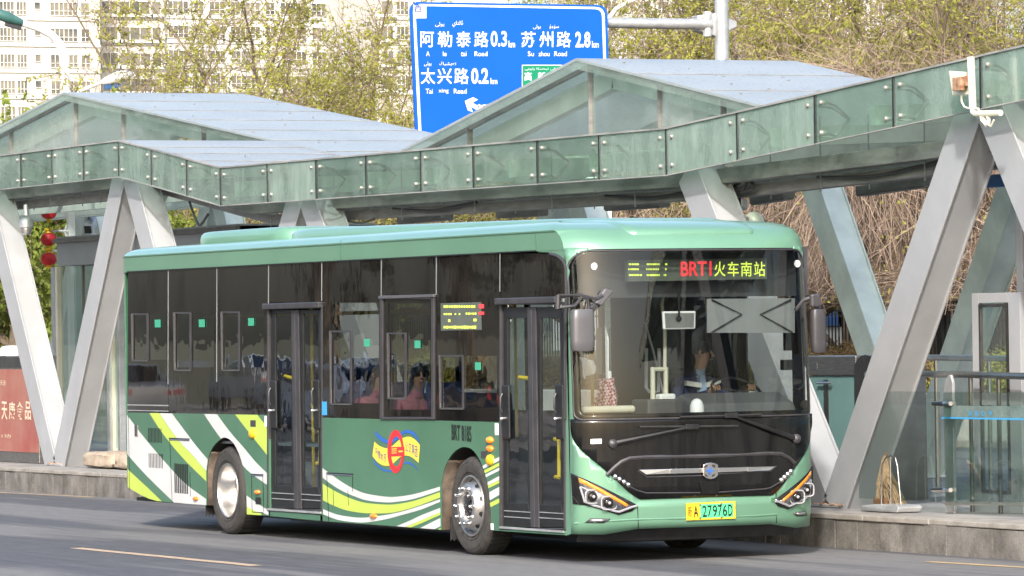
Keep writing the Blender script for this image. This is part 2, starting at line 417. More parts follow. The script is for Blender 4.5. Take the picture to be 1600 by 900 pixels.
# ================================================================== the bus
W = 2.55; YC = W/2
mat('bus_green', (.068, .175, .105), rough=.32, coat=.5, var=.08, vscale=.9, spec=.4)
mat('bus_mint', (.165, .34, .232), rough=.30, metal=.3, coat=.5, var=.05, vscale=.7)
mat('bus_white', (.66, .66, .65), rough=.35, coat=.4, var=.05, vscale=2)
mat('bus_lime', (.52, .66, .10), rough=.35, coat=.4, var=.04, vscale=2)
mat('gloss_black', (.004, .004, .0045), rough=.02, spec=.5, col2=(.016, .0145, .013), vscale=3, stretch=(1, 1, .4), fac=(.45, .7), bump=.05, bscale=2.2)
mat('mask_black', (.004, .004, .0045), rough=.15, spec=.4, coat=.2, col2=(.008, .008, .008), vscale=5, stretch=(1, 5, .5))
mat('trim_grey', (.045, .043, .048), rough=.42, var=.15, vscale=5)
mat('mirror_grey', (.13, .128, .136), rough=.4, metal=.3, var=.06, vscale=2)
mat('chrome', (.70, .70, .71), rough=.22, metal=1, var=.04)
mat('alloy', (.62, .61, .59), rough=.34, metal=.9, col2=(.50, .48, .46), vscale=10, fac=(.3, .6))
mat('tyre', (.034, .033, .032), rough=.82, col2=(.055, .051, .046), vscale=12, bump=.25, bscale=60)
mat('dusty_flap', (.17, .125, .095), rough=.9, col2=(.09, .07, .055), vscale=6)
mat('wheel_well', (.012, .012, .012), rough=.9, var=.2)
mat('amber', (.95, .30, .02), rough=.2, coat=.8, var=0, emit=(1, .28, .01), estr=.12)
mat('amber_lens', (.85, .24, .015), rough=.25, coat=.8, var=.05, vscale=20)
mat('lamp_white', (.40, .40, .42), rough=.12, coat=.6, var=0)
mat('lamp_body', (.24, .24, .25), rough=.25, metal=.7, var=.3, vscale=30)
glass('lamp_glass', (.92, .93, .95), refl=1.2)
mat('plate_yellow', (.85, .55, .03), rough=.45, var=.03)
mat('plate_green', (.10, .72, .30), rough=.45, var=.03)
mat('led_yellow', (.2, .2, .02), rough=.5, var=0, emit=(.80, 1, .12), estr=.75)
mat('led_red', (.2, .02, .02), rough=.5, var=0, emit=(1, .05, .06), estr=.75)
mat('led_board', (.10, .115, .095), rough=.5, var=.1)
mat('cabin_grey', (.10, .103, .108), rough=.6, var=.08)
mat('cabin_dark', (.045, .047, .052), rough=.7, var=.15)
mat('cabin_floor', (.12, .13, .14), rough=.7, var=.2)
mat('dash_grey', (.10, .104, .11), rough=.55, var=.08)
mat('shade_cloth', (.24, .25, .26), rough=.8, var=.05)
mat('seat_fabric', (.03, .05, .16), rough=.8, var=.3, vscale=12)
mat('pole_cream', (.66, .64, .52), rough=.35, var=.05)
mat('logo_red', (.80, .03, .04), rough=.4, var=0)
mat('logo_yellow', (.90, .68, .08), rough=.4, var=0)
mat('logo_blue', (.03, .13, .50), rough=.4, var=0)
mat('sticker_green', (.05, .35, .22), rough=.4, var=0)
mat('sticker_blue', (.05, .35, .70), rough=.4, var=0)
glass('tinted_glass', (.46, .49, .48), refl=2.2, rough=.01, wav=.10)
glass('door_glass', (.70, .80, .81), refl=1.5, rough=.01, wav=.08, dirt=.03, dcol=(.4, .45, .45))
glass('screen_glass', (.62, .66, .65), refl=1.3, rough=.01)
glass('far_glass', (.62, .66, .65), refl=1.0)

bus = root('city_bus', 'green and white single-decker city bus with black window band stopped at the platform', 'bus', (-6, YC, 0))
def sideY(x):
    a = -12.03
    if x < a:
        r = .20; d = min(a-x, r-.004); return r-math.sqrt(r*r-d*d)
    return 0.
def SP(px, py, y=0.):
    x, z = S(px, py); return Vector((x, sideY(x)+y, z))
def frontX(y, z):
    t = abs(y-YC)/YC; t = min(t, 1.0)
    x = -.20*t**2.3-.11*t**12
    if z > 1.25: x -= .10*min(1.2, (z-1.25)/1.7)**1.4
    elif z < .62: x -= .05*((.62-z)/.35)**2
    return x
def FP(px, py, off=0.):
    x = -.03
    for _ in range(6):
        p = at(px, py, x=x); x = frontX(p.y, p.z)+off
    return Vector((x, p.y, p.z))
def mirror(p): return Vector((p.x, W-p.y, p.z))
def front_sheet(name, poly, m, off=0., thick=.02, parent=bus, step=.05, smooth=60):
    """poly: (y, z) outline laid on the curved front"""
    bm = bmesh.new(); vs = [bm.verts.new((0, y, z)) for y, z in poly]; bm.faces.new(vs)
    y0 = min(p[0] for p in poly); y1 = max(p[0] for p in poly); z0 = min(p[1] for p in poly); z1 = max(p[1] for p in poly)
    def cut(co, no):
        bmesh.ops.bisect_plane(bm, geom=bm.verts[:]+bm.edges[:]+bm.faces[:], plane_co=co, plane_no=no)
    y = y0+step
    while y < y1: 
        cut((0, y, 0), (0, 1, 0)); y += step if .12 < y < W-.12 else step/3
    z = z0+.12
    while z < z1: cut((0, 0, z), (0, 0, 1)); z += .12
    mb = MB(); idx = {}
    for v in bm.verts: idx[v] = len(mb.v); mb.v.append((frontX(v.co.y, v.co.z)+off, v.co.y, v.co.z))
    for f in bm.faces: mb.f.append([idx[v] for v in f.verts]); mb.mi.append(0)
    bm.free()
    o = mb.build(name, MATS[m], parent, smooth=smooth, recalc=False)
    me = o.data
    if sum(p.normal.x*p.area for p in me.polygons) < 0: me.flip_normals()
    if thick:
        b = o.modifiers.new('solid', 'SOLIDIFY'); b.thickness = thick; b.offset = -1
    return o
def fpoly(pts, mirrored=False): return [((W-FP(*p).y) if mirrored else FP(*p).y, FP(*p).z) for p in pts]

# ---- door-side skirt panels
TH = .028
ARCH_R = [(323, 789.5), (323, 735), (325.5, 716), (330, 703), (338, 692), (349.5, 684), (360.5, 688), (369, 699), (376, 716), (381, 735), (384.5, 760), (385.5, 804)]
ARCH_F = [(690, 828), (689.5, 756), (694, 733), (702, 716), (712, 704), (724, 698.5), (737, 702), (748, 716), (757, 737), (763, 762), (766.7, 794), (767.5, 828)]
def smooth_px(pts, k=4):
    out = []
    for i in range(len(pts)-1):
        p0 = pts[max(i-1, 0)]; p1 = pts[i]; p2 = pts[i+1]; p3 = pts[min(i+2, len(pts)-1)]
        for j in range(k):
            t = j/k
            out.append(tuple(.5*((2*p1[a])+(-p0[a]+p2[a])*t+(2*p0[a]-5*p1[a]+4*p2[a]-p3[a])*t*t+(-p0[a]+3*p1[a]-3*p2[a]+p3[a])*t**3) for a in (0, 1)))
    return out+[pts[-1]]
def arch_px(A): return [A[0]]+smooth_px(A[1:-1])+[A[-1]]
zb = lambda px: 0
def side_panel(poly, name='side_panel', m='bus_green'):
    pts = []
    for i, p in enumerate(poly):
        q = poly[(i+1) % len(poly)]
        a = SP(*p); pts.append(a)
    # the rounded rear corner needs cross cuts
    bm = bmesh.new(); bm.faces.new([bm.verts.new((p.x, 0, p.z)) for p in pts])
    for c in (-12.03, -12.07, -12.11, -12.14, -12.17, -12.19):
        bmesh.ops.bisect_plane(bm, geom=bm.verts[:]+bm.edges[:]+bm.faces[:], plane_co=(c, 0, 0), plane_no=(1, 0, 0))
    mb = MB(); idx = {}
    for v in bm.verts: idx[v] = len(mb.v); mb.v.append((v.co.x, sideY(v.co.x), v.co.z))
    for f in bm.faces: mb.f.append([idx[v] for v in f.verts]); mb.mi.append(0)
    bm.free()
    o = mb.build(name, MATS[m], bus, recalc=False)
    if sum(p.normal.y*p.area for p in o.data.polygons) > 0: o.data.flip_normals()
    b = o.modifiers.new('solid', 'SOLIDIFY'); b.thickness = TH; b.offset = -1
    return o
REAR = [(191, 640), (199.4, 644.5), (419.5, 648.3), (422, 806)]+arch_px(ARCH_R)[::-1]+[(289, 787), (262, 784.5), (245, 783), (233, 779.5), (221, 774), (209, 767), (199, 761), (193, 757)]
MIDP = [(503, 652.5), (780.5, 659.5), (782.8, 829.5), (775, 829.2)]+arch_px(ARCH_F)[::-1]+[(600, 821), (500.5, 814)]
panel_rear = side_panel(REAR); panel_mid = side_panel(MIDP)
side_panel([(416, 797.5), (504, 804.8), (504, 814.2), (420, 806.3)], 'door_step_panel')
side_panel([(782.4, 822), (883, 829.5), (883, 836.2), (782.6, 829.7)], 'door_step_panel')

# ---- livery stripes: strips between two curves, clipped to the panel outline
def xz(pts): return [S(*p) for p in pts]
def interp(pts, x):
    xs = [p[0] for p in pts]; zs = [p[1] for p in pts]
    if x <= xs[0]: 
        i = 0
    elif x >= xs[-1]: i = len(xs)-2
    else:
        i = max(j for j in range(len(xs)-1) if xs[j] <= x)
    t = (x-xs[i])/(xs[i+1]-xs[i]); return zs[i]+t*(zs[i+1]-zs[i])
def outline(poly):
    P = [S(*p) for p in poly]
    def span(x):
        hits = []
        for i in range(len(P)):
            a, b = P[i], P[(i+1) % len(P)]
            if (a[0] <= x) != (b[0] <= x): hits.append(a[1]+(x-a[0])/(b[0]-a[0])*(b[1]-a[1]))
        return (min(hits), max(hits)) if len(hits) >= 2 else (1, 0)
    return span
def arch_top(A, x):
    P = [S(*p) for p in A]
    if x <= P[0][0] or x >= P[-1][0]: return None
    zz = [a[1]+(x-a[0])/(b[0]-a[0])*(b[1]-a[1]) for a, b in zip(P, P[1:]) if (a[0] <= x) != (b[0] <= x)]
    return max(zz) if zz else None
spR, spM = outline(REAR), outline(MIDP)
def stripe(m, up, lo, x0, x1, span, parent, A, hi_free=False, lo_free=False):
    U = xz(smooth_px(up) if len(up) > 2 else up); L = None if lo is None else xz(smooth_px(lo) if len(lo) > 2 else lo)
    mb = MB(); run = []
    def flush():
        nonlocal run
        if len(run) > 1: mb.strip([r[0] for r in run], [r[1] for r in run])
        run = []
    x = x0
    while x <= x1+1e-6:
        a, b = span(x)
        at_ = arch_top(A, x)
        if at_ is not None: a = max(a, at_)
        zu = min(interp(U, x), b-.002); zl = max(interp(L, x) if L else a, a+.002)
        y = sideY(x)-.0025
        if zu-zl > .003: run.append(((x, y, zu), (x, y, zl)))
        else: flush()
        x += .012
    flush()
    if mb.v: mb.build('livery_stripe', MATS[m], parent, smooth=True)
xr0 = -12.195; xd = S(419.5, 700)[0]-.015
ARC_R = arch_px(ARCH_R); ARC_F = arch_px(ARCH_F)
st = lambda m, u, l, a=None, b=None: stripe(m, u, l, a or xr0, b or xd, spR, panel_rear, ARC_R)
st('bus_white', [(191, 638), (200, 650), (230, 689), (270, 735), (294, 759), (323, 780)], [(191, 700), (202, 713), (230, 744), (273, 786)], None, S(322.5, 700)[0])
st('bus_lime', [(192, 725), (205, 738), (230, 761), (256, 786)], None, None, S(260, 700)[0])
st('bus_lime', [(249, 645), (264, 668), (284, 694), (300, 710), (323, 737)], [(233.6, 645), (248, 668), (266, 692), (290, 720), (323, 752.5)], S(233, 650)[0], S(322.5, 700)[0])
st('bus_white', [(269, 646), (292, 677), (308, 698), (326, 719)], [(249.3, 645), (264.3, 668), (284.3, 694), (300.3, 710), (324, 738)], S(249, 650)[0], S(326, 700)[0])
st('bus_white', [(340, 648), (360, 675), (380, 698), (400, 722), (421, 742.5)], [(319, 647), (343, 682), (377, 724), (393, 740), (421, 760)], S(318.5, 650)[0])
st('bus_lime', [(404, 650), (414, 663), (420, 675)], [(368, 648), (388, 674), (404, 694), (420, 714)], S(367.5, 650)[0])
st('bus_white', [(384, 773), (402, 786), (416, 795), (422, 798)], [(385, 791), (398, 798), (412, 802), (422, 806)], S(385.8, 790)[0])
st('bus_lime', [(385, 791), (398, 798), (410, 801.5), (422, 808)], None, S(385.8, 790)[0], S(409, 790)[0])
xm0, xm1 = S(503.5, 700)[0]+.005, S(689, 780)[0]-.003
sm = lambda m, u, l, a=None, b=None: stripe(m, u, l, a or xm0, b or xm1, spM, panel_mid, ARC_F)
sm('bus_white', [(504, 731), (518, 741.6), (537, 754.7), (555.6, 765), (574, 771.6), (602.5, 776), (621, 776), (649, 771.6), (689, 760)], [(504, 746), (518, 756.6), (537, 768), (555.6, 776), (574, 782), (602.5, 785), (621, 784), (649, 779), (689, 766)])
sm('bus_lime', [(504.6, 755.6), (518, 764), (537, 774), (555.6, 781.5), (574, 786), (602.5, 788.4), (621, 787.5), (649, 782), (689, 768.4)], [(506, 782), (518, 788.4), (537, 796), (555.6, 800), (574, 802), (602.5, 802), (621, 799.7), (649, 792), (689, 777)])
sm('bus_white', [(504, 795), (527.5, 804), (555.6, 808.5), (574, 808.5), (602.5, 804.7), (630.6, 798.7), (658.7, 790), (689, 779.6)], [(504, 803), (527.5, 812), (555.6, 816), (574, 816), (602.5, 811.5), (630.6, 804), (658.7, 796), (689, 783.7)])
sm('bus_white', [(617.5, 823), (640, 813.7), (658.7, 805), (689, 793)], [(617.5, 831), (632.5, 824), (658.7, 812.8), (689, 800)])
sm('bus_lime', [(617.5, 831), (632.5, 824.2), (658.7, 813), (689, 800.2)], [(620, 833), (640, 825), (658.7, 817.5), (689, 804)])
sm('bus_white', [(656, 825.4), (689, 809)], [(656, 838), (689, 822)])
sm('bus_lime', [(656, 841), (689, 825)], None, S(680, 790)[0])
xf1 = S(781.5, 740)[0]-.004
for m, u, l in (('bus_white', [(753, 728.6), (780, 714)], [(753, 733.7), (780, 720)]), ('bus_lime', [(755, 736), (780, 723)], [(757, 740), (780, 728.4)]),
                ('bus_white', [(758, 741.6), (781, 730.3)], [(759, 746), (781, 735)]), ('bus_white', [(760, 754.7), (781, 743.4)], [(761, 759), (781, 749.6)]),
                ('bus_lime', [(761, 759.4), (781, 750)], [(763, 763), (781, 754.7)]), ('bus_white', [(763.7, 769.7), (782, 759.7)], [(765.6, 782), (782, 772.5)]),
                ('bus_lime', [(766, 785.6), (782, 778)], [(766.6, 792.7), (782, 784.7)])):
    stripe(m, u, l, S(745, 740)[0], xf1, spM, panel_mid, ARC_F)

# ---- small fittings on the skirt
def sbox(mb, x0, y0, x1, y1, ya, yb):
    """box over a picture rectangle of the door side, from depth ya to yb"""
    a = S((x0+x1)/2, (y0+y1)/2)
    xa, xb = S(x0, (y0+y1)/2)[0], S(x1, (y0+y1)/2)[0]
    zt, zb_ = S((x0+x1)/2, y0)[1], S((x0+x1)/2, y1)[1]
    return mb.bb(xa, xb, ya, yb, zb_, zt)
def slits(x0, y0, x1, y1, n, wfrac, dy):
    mb = MB()
    for i in range(n):
        a = x0+(x1-x0)*i/n; b = a+(x1-x0)/n*wfrac; k = dy*i/n
        sbox(mb, a, y0+k, b, y1+k, -.004, .004)
    mb.build('vent_louvre', MATS['black'], panel_rear)
slits(232, 668.5, 254, 691, 10, .38, 1); slits(233, 708, 256, 730.5, 10, .38, 1.5); slits(273, 724, 295, 770, 8, .62, 2)
def seams(segs, parent, wd=.008):
    mb = MB()
    for (a, b) in segs:
        p, q = SP(*a, -.0032), SP(*b, -.0032); mb.beam(p, q, .003, wd)
    pieces(mb, 'panel_seam', MATS['black'], parent)
seams([((201, 650), (203, 766)), ((265.5, 686), (269.5, 785)), ((297, 738), (298, 776)), ((393, 742), (394.5, 800)), ((411, 744), (412.5, 799)), ((394.5, 800), (412, 801))], panel_rear)
seams([((511, 741), (514, 814)), ((551, 742), (551.5, 768)), ((521, 765), (521.5, 790)), ((544, 765), (545, 790))], panel_mid)
def pxbox(rects, name, m, parent, ya=-.012, yb=.004, bevel=.003):
    mb = MB()
    for r in rects: sbox(mb, *r, ya, yb)
    return mb.build(name, MATS[m], parent, bevel=bevel)
pxbox([(265, 684.5, 297, 686), (393, 740.5, 412, 742)], 'hatch_handle', 'black', panel_rear); pxbox([(265, 686.3, 297, 688.6), (393, 742.2, 412, 744)], 'hatch_handle', 'chrome', panel_rear, -.008)
pxbox([(511, 739, 552, 740.8)], 'hatch_handle', 'black', panel_mid); pxbox([(512, 741, 551, 743)], 'hatch_handle', 'chrome', panel_mid, -.008)
pxbox([(211.5, 664, 216, 681.5)], 'latch_plate', 'brushed', panel_rear)
pxbox([(391.5, 656.5, 400, 667)], 'data_plate', 'trim_grey', panel_rear, -.005)
pxbox([(752, 705, 761, 716)], 'data_plate', 'trim_grey', panel_mid, -.005)
pxbox([(400.5, 777, 408, 787.5)], 'socket_cover', 'black', panel_rear)
pxbox([(413.5, 650, 418, 667)], 'safety_sticker', 'sign_white', panel_rear, -.004); pxbox([(773.5, 661.5, 779, 680)], 'safety_sticker', 'sign_white', panel_mid, -.004)
pxbox([(767, 818, 771, 828)], 'safety_sticker', 'sign_white', panel_mid, -.004)
def side_lamp(px, py, rx, rz, m, parent, name='marker_lamp'):
    p = SP(px, py); mb = MB(); pr = [(1, 0), (.96, .4), (.75, .75), (.4, .95), (0, 1)]
    vs = []; n = 16
    for r, h in pr:
        for j in range(n):
            a = 2*math.pi*j/n; vs.append((p.x+rx*r*math.cos(a), p.y-.035*h, p.z+rz*r*math.sin(a)))
    fs = [(i*n+j, i*n+(j+1) % n, (i+1)*n+(j+1) % n, (i+1)*n+j) for i in range(4) for j in range(n)]
    mb.add(vs, fs); return mb.build(name, MATS[m], parent, smooth=60)
side_lamp(307, 779, .075, .026, 'amber_lens', panel_rear); side_lamp(403, 769, .065, .028, 'amber_lens', panel_rear); side_lamp(584.5, 806.5, .085, .027, 'amber_lens', panel_mid)
side_lamp(766, 687.5, .07, .034, 'amber', panel_mid); side_lamp(766, 701, .07, .034, 'amber_lens', panel_mid)
o = side_lamp(395, 678, .09, .052, 'yellow_paint', panel_rear, 'emergency_button'); side_lamp(394.5, 677.5, .045, .026, 'logo_red', panel_rear, 'emergency_button')
side_lamp(766.5, 719, .085, .056, 'yellow_paint', panel_mid, 'emergency_button'); side_lamp(766, 718.5, .045, .03, 'amber', panel_mid, 'emergency_button')
p = SP(195, 752); mb = MB(); mb.bb(p.x-.015, p.x+.03, p.y-.02, p.y+.03, p.z-.07, p.z+.07); mb.build('tail_marker', MATS['amber_lens'], bus, bevel=.008)

# ---- fleet number and operator's emblem
mb = MB(); a, b, c = SP(706.3, 687.5, -.004), SP(737, 691, -.004), SP(705.8, 662.5, -.004)
text_on(mb, 'BRT 8185', a, b, c, bold=.03); mb.build('fleet_number', MATS['black'], panel_mid)
def lg(px, py, y): return SP(570+px/8.42, 660+py/8.42, y)
def ribbon(up, lo, m, y, name='emblem_ribbon'):
    U, L = smooth_px(up, 6), smooth_px(lo, 6); n = min(len(U), len(L)); mb = MB()
    mb.strip([lg(*p, y) for p in U[:n]], [lg(*p, y) for p in L[:n]]); mb.build(name, MATS[m], panel_mid)
ribbon([(130, 252), (200, 310), (300, 340), (380, 300), (450, 235), (520, 200), (600, 190), (680, 240), (730, 300)],
       [(105, 440), (170, 520), (260, 568), (350, 560), (420, 500), (480, 450), (560, 435), (640, 470), (712, 535)], 'logo_yellow', -.0035)
ribbon([(150, 115), (210, 180), (300, 230), (370, 225), (440, 165), (500, 120), (560, 98), (650, 130), (720, 235)],
       [(140, 160), (210, 235), (290, 275), (380, 260), (450, 215), (500, 160), (560, 140), (650, 175), (725, 275)], 'logo_blue', -.0035)
ribbon([(115, 475), (170, 550), (240, 605), (320, 630), (370, 620)], [(125, 520), (175, 585), (245, 635), (320, 650), (375, 640)], 'logo_blue', -.0035)
ribbon([(520, 520), (580, 520), (640, 550), (700, 620)], [(520, 545), (580, 545), (640, 572), (705, 640)], 'logo_blue', -.0035)
mb = MB(); n = 48; O = []; I = []
for k in range(n+1):
    a = 2*math.pi*k/n; O.append(lg(412+108*math.cos(a), 382+284*math.sin(a), -.005)); I.append(lg(420+70*math.cos(a), 382+200*math.sin(a), -.005))
mb.strip(O, I); mb.build('emblem_ring', MATS['logo_red'], panel_mid)
mb = MB(); mb.face([lg(345, 325, -.006), lg(525, 318, -.006), lg(530, 440, -.006), lg(345, 450, -.006)]); mb.build('emblem_bus', MATS['logo_red'], panel_mid)
mb = MB()
for q in (((362, 345), (430, 340), (430, 352), (362, 358)), ((362, 372), (430, 366), (430, 376), (362, 383)), ((362, 400), (430, 394), (430, 404), (362, 411)), ((452, 372), (508, 370), (508, 390), (452, 392))):
    mb.face([lg(*p, -.0075) for p in q])
mb.build('emblem_bus', MATS['logo_yellow'], panel_mid)
for chars, q in (('乌鲁木齐', [(142, 415, 325), (180, 470, 360), (215, 505, 385), (255, 525, 395)]), ('公交集团', [(540, 385, 240), (582, 395, 255), (625, 410, 275), (665, 450, 305)])):
    mb = MB()
    for ch, (x, y1, y0) in zip(chars, q):
        text_on(mb, ch, lg(x, y1, -.006), lg(x+34, y1+12, -.006), lg(x, y0, -.006), .0)
    mb.build('emblem_lettering', MATS['sign_navy'], panel_mid)

# ---- window band, door side
ZT = 2.955
def rect_ring(mb, o, i, y0, y1):
    """frame between two picture rectangles (outer, inner)"""
    def c(r): return [S(r[0], r[1]), S(r[2], r[1]), S(r[2], r[3]), S(r[0], r[3])]
    Oc, Ic = c(o), c(i)
    for k in range(4):
        a, b, cc, d = Oc[k], Oc[(k+1) % 4], Ic[(k+1) % 4], Ic[k]
        mb.prism([(a[0], y0, a[1]), (b[0], y0, b[1]), (cc[0], y0, cc[1]), (d[0], y0, d[1])], (0, y1-y0, 0))
def ztop_px(px): return 423.8+(px-199)*(393.8-423.8)/(777.8-199)
def zbot_px(px): return 644.4+(px-199)*(659.6-644.4)/(777.8-199)
def band(x0, x1, glassrect=None, top=None, bottom=None, name='window_panel', curved=False):
    """one black glazed panel of the band with its see-through window"""
    t0, t1 = (ztop_px(x0), ztop_px(x1)) if top is None else top; b0, b1 = (zbot_px(x0), zbot_px(x1)) if bottom is None else bottom
    q = [SP(x0, t0), SP(x1, t1), SP(x1, b1), SP(x0, b0)]
    mb = MB()
    e = .006
    Oc = [(q[0].x+e, q[0].z), (q[1].x-e, q[1].z), (q[2].x-e, q[2].z), (q[3].x+e, q[3].z)]
    if glassrect is None:
        mb.prism([(a, .001, b) for a, b in Oc], (0, .02, 0)); return mb.build(name, MATS['gloss_black'], bus)
    g_ = glassrect
    Ic = [S(g_[0], g_[1]), S(g_[2], g_[1]), S(g_[2], g_[3]), S(g_[0], g_[3])]
    for k in range(4):
        a, b, c_, d = Oc[k], Oc[(k+1) % 4], Ic[(k+1) % 4], Ic[k]
        mb.prism([(a[0], .001, a[1]), (b[0], .001, b[1]), (c_[0], .001, c_[1]), (d[0], .001, d[1])], (0, .02, 0))
    o = mb.build(name, MATS['gloss_black'], bus)
    gm = MB(); gm.face([(x, .008, z) for x, z in Ic]); gp = gm.build('pane', MATS['tinted_glass'], o, recalc=False)
    if gp.data.polygons[0].normal.y > 0: gp.data.flip_normals()
    return o
def slider(o, r, wd=3.2):
    mb = MB(); rect_ring(mb, (r[0]-1, r[1]-1.5, r[2]+1, r[3]+1.5), (r[0]+1.6, r[1]+1.2, r[2]-1.2, r[3]-1.2), -.008, .004)
    return mb.build('window_frame', MATS['trim_grey'], o)
def inner_lip(o, r):
    mb = MB(); sbox(mb, r[0]-.6, r[1]-1, r[0]+1.1, r[3]+1, -.012, -.004); sbox(mb, r[0], r[3], r[2], r[3]+1.8, -.012, -.004); mb.build('window_lip', MATS['brushed'], o)
def sticker(px, py, o):
    pxbox([(px-4.3, py-6, px+4.3, py+6)], 'window_sticker', 'sticker_green', o, -.004, .0005, 0)
w1 = band(199.5, 263, (208, 491, 260, 562)); slider(w1, (207, 491, 231, 563)); inner_lip(w1, (207, 491, 231, 563)); sticker(246.5, 505.5, w1)
w2 = band(263, 339, (273, 489, 334, 574)); slider(w2, (273, 489, 298, 578)); inner_lip(w2, (273, 489, 298, 578)); sticker(315.5, 505, w2)
w3 = band(339, 419.8, (347.5, 488, 412, 574)); slider(w3, (347, 488, 374, 578)); inner_lip(w3, (347, 488, 374, 578)); sticker(392.5, 503, w3)
band(419.8, 503, None, None, (473, 472), 'door_header_panel')
w4 = band(503, 596, (517, 473, 592, 630)); slider(w4, (517, 518, 549, 631)); inner_lip(w4, (517, 518, 549, 631)); sticker(573.5, 535.5, w4)
w5 = band(596, 682, (606, 474, 672, 640)); slider(w5, (607, 521, 634, 622)); inner_lip(w5, (607, 521, 634, 622)); sticker(652.5, 538, w5)
mb = MB(); rect_ring(mb, (595.5, 461.5, 680, 655.5), (599.5, 467.5, 676, 651.5), -.018, .006); mb.build('escape_frame', MATS['trim_grey'], w5, bevel=.004)
pxbox([(595, 461, 681, 465.5)], 'rain_gutter', 'mirror_grey', w5, -.03, 0)
w6 = band(682, 781.5, (687, 556, 776, 637)); slider(w6, (688, 556, 724, 638)); inner_lip(w6, (688, 556, 724, 638)); sticker(747, 572, w6)
# panel seams as light-grey strips that stand for the highlight along them
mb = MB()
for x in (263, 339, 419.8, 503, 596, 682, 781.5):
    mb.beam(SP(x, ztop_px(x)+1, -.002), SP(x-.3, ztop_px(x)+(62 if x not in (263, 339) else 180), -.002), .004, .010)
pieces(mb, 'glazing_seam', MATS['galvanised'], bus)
pxbox([(199.5, 632.2, 263, 634)], 'sill_strip', 'galvanised', w1, -.004, .002, 0); pxbox([(199.5, 641, 263, 642.4)], 'sill_strip', 'galvanised', w1, -.004, .002, 0)
pxbox([(502.5, 627.5, 510.5, 648.5)], 'access_sticker', 'sticker_blue', w4, -.004, .0005, .0)
# route display beside the front door
disp = pxbox([(689, 473, 752, 516)], 'route_display', 'led_board', w6, -.003, .001, 0)
def led_rows(rows, m, y=-.0055):
    mb = MB()
    for (x0, x1, py, h, n, duty) in rows:
        for i in range(n):
            a = x0+(x1-x0)*i/n; k = rnd.uniform(.8, 1.2)
            sbox(mb, a, py-h/2*k, a+(x1-x0)/n*duty*rnd.uniform(.8, 1.1), py+h/2*k, y, y+.002)
    return mb.build('led_line', MATS[m], disp)
led_rows([(694, 744.5, 479, 3.6, 13, .72), (694, 707, 490.8, 2.4, 4, .7), (711, 724, 490.8, 2, 2, .3), (728.5, 746, 490, 2.6, 5, .7), (701, 705, 501, 3.6, 1, .9), (740.5, 745, 500, 4, 1, .9), (694, 745.5, 511.2, 4, 13, .8)], 'led_yellow')
led_rows([(749, 757, 478.5, 5.5, 1, .95), (748.5, 757, 489.5, 5, 1, .95)], 'led_red')

# ---- doors
def door(name, x0, x1, ytop, ytl, ybl, leaves, gl, hdr, poles):
    d = MB(); yA = .02
    rect_ring(d, (x0, ytop, x1, ybl), (x0+2.6, ytop+4, x1-2.4, ybl-3), -.006, .05)
    o = d.build(name, MATS['trim_grey'], bus, bevel=.006)
    for (lx0, lx1), (gx0, gy0, gx1, gy1) in zip(leaves, gl):
        m = MB(); rect_ring(m, (lx0, ytl, lx1, ybl-4), (gx0, gy0, gx1, gy1), .018, .046)
        lf = m.build('door_leaf', MATS['black'], bus, bevel=.004)
        m = MB(); a, b, c_, e = S(gx0, gy0), S(gx1, gy0), S(gx1, gy1), S(gx0, gy1)
        m.face([(a[0], .03, a[1]), (b[0], .03, b[1]), (c_[0], .03, c_[1]), (e[0], .03, e[1])]); pn = m.build('pane', MATS['door_glass'], lf, recalc=False)
        if pn.data.polygons[0].normal.y > 0: pn.data.flip_normals()
        h = (ybl-gy1); sl = (zbot_px(lx1)-zbot_px(lx0))
        m = MB()
        for f in (.30, .52): sbox(m, lx0+2, gy1+h*f, lx1-1.5, gy1+h*f+1.3, .010, .02)
        m.build('kick_strip', MATS['galvanised'], lf)
        m = MB(); cx = lx0+6 if (lx0+lx1)/2 < (x0+x1)/2 else lx1-7
        m.box(Vector((S(cx, ytl+ (ybl-ytl)*.47)[0], .008, S(cx, ytl+(ybl-ytl)*.47)[1])), (.16, .03, .52))
        m.build('door_motor_cover', MATS['black'], lf, bevel=.04, seg=4)
        p = S(cx-1, ytl+(ybl-ytl)*.50); m = MB(); m.lathe([(.02, 0), (.02, -.03), (.012, -.045), (0, -.048)], (p[0], -.006, p[1]), 'y', 12); m.build('door_button', MATS['chrome'], lf, smooth=True)
        p = S(cx, ytl+(ybl-ytl)*.43); m = MB(); m.tube([(p[0]-.05, -.01, p[1]-.09), (p[0]-.05, -.03, p[1]-.05), (p[0]-.05, -.03, p[1]+.05), (p[0]-.05, -.01, p[1]+.09)], .010, 6); m.build('door_handle', MATS['trim_grey'], lf, smooth=True)
    m = MB(); mx = (leaves[0][1]+leaves[1][0])/2
    sbox(m, leaves[0][1]-3.5, ytl, mx-.4, ybl-4, .004, .02); sbox(m, mx+.4, ytl, leaves[1][0]+3.5, ybl-4, .004, .02)
    m.build('rubber_seal', MATS['trim_grey'], o, bevel=.004)
    m = MB(); sbox(m, *hdr, -.05, .03); hb = m.build('door_header', MATS['trim_grey'], o, bevel=.012, seg=3)
    m = MB(); sbox(m, x0+2, ybl-2.2, x1-2, ybl+1, -.015, .04); m.build('step_edge', MATS['galvanised'], o)
    for pl in poles:
        m = MB(); m.tube([(S(x, y)[0], .16, S(x, y)[1]) for x, y in pl], .020, 8); m.build('door_grab_rail', MATS['yellow_paint'], o, smooth=True)
    return o
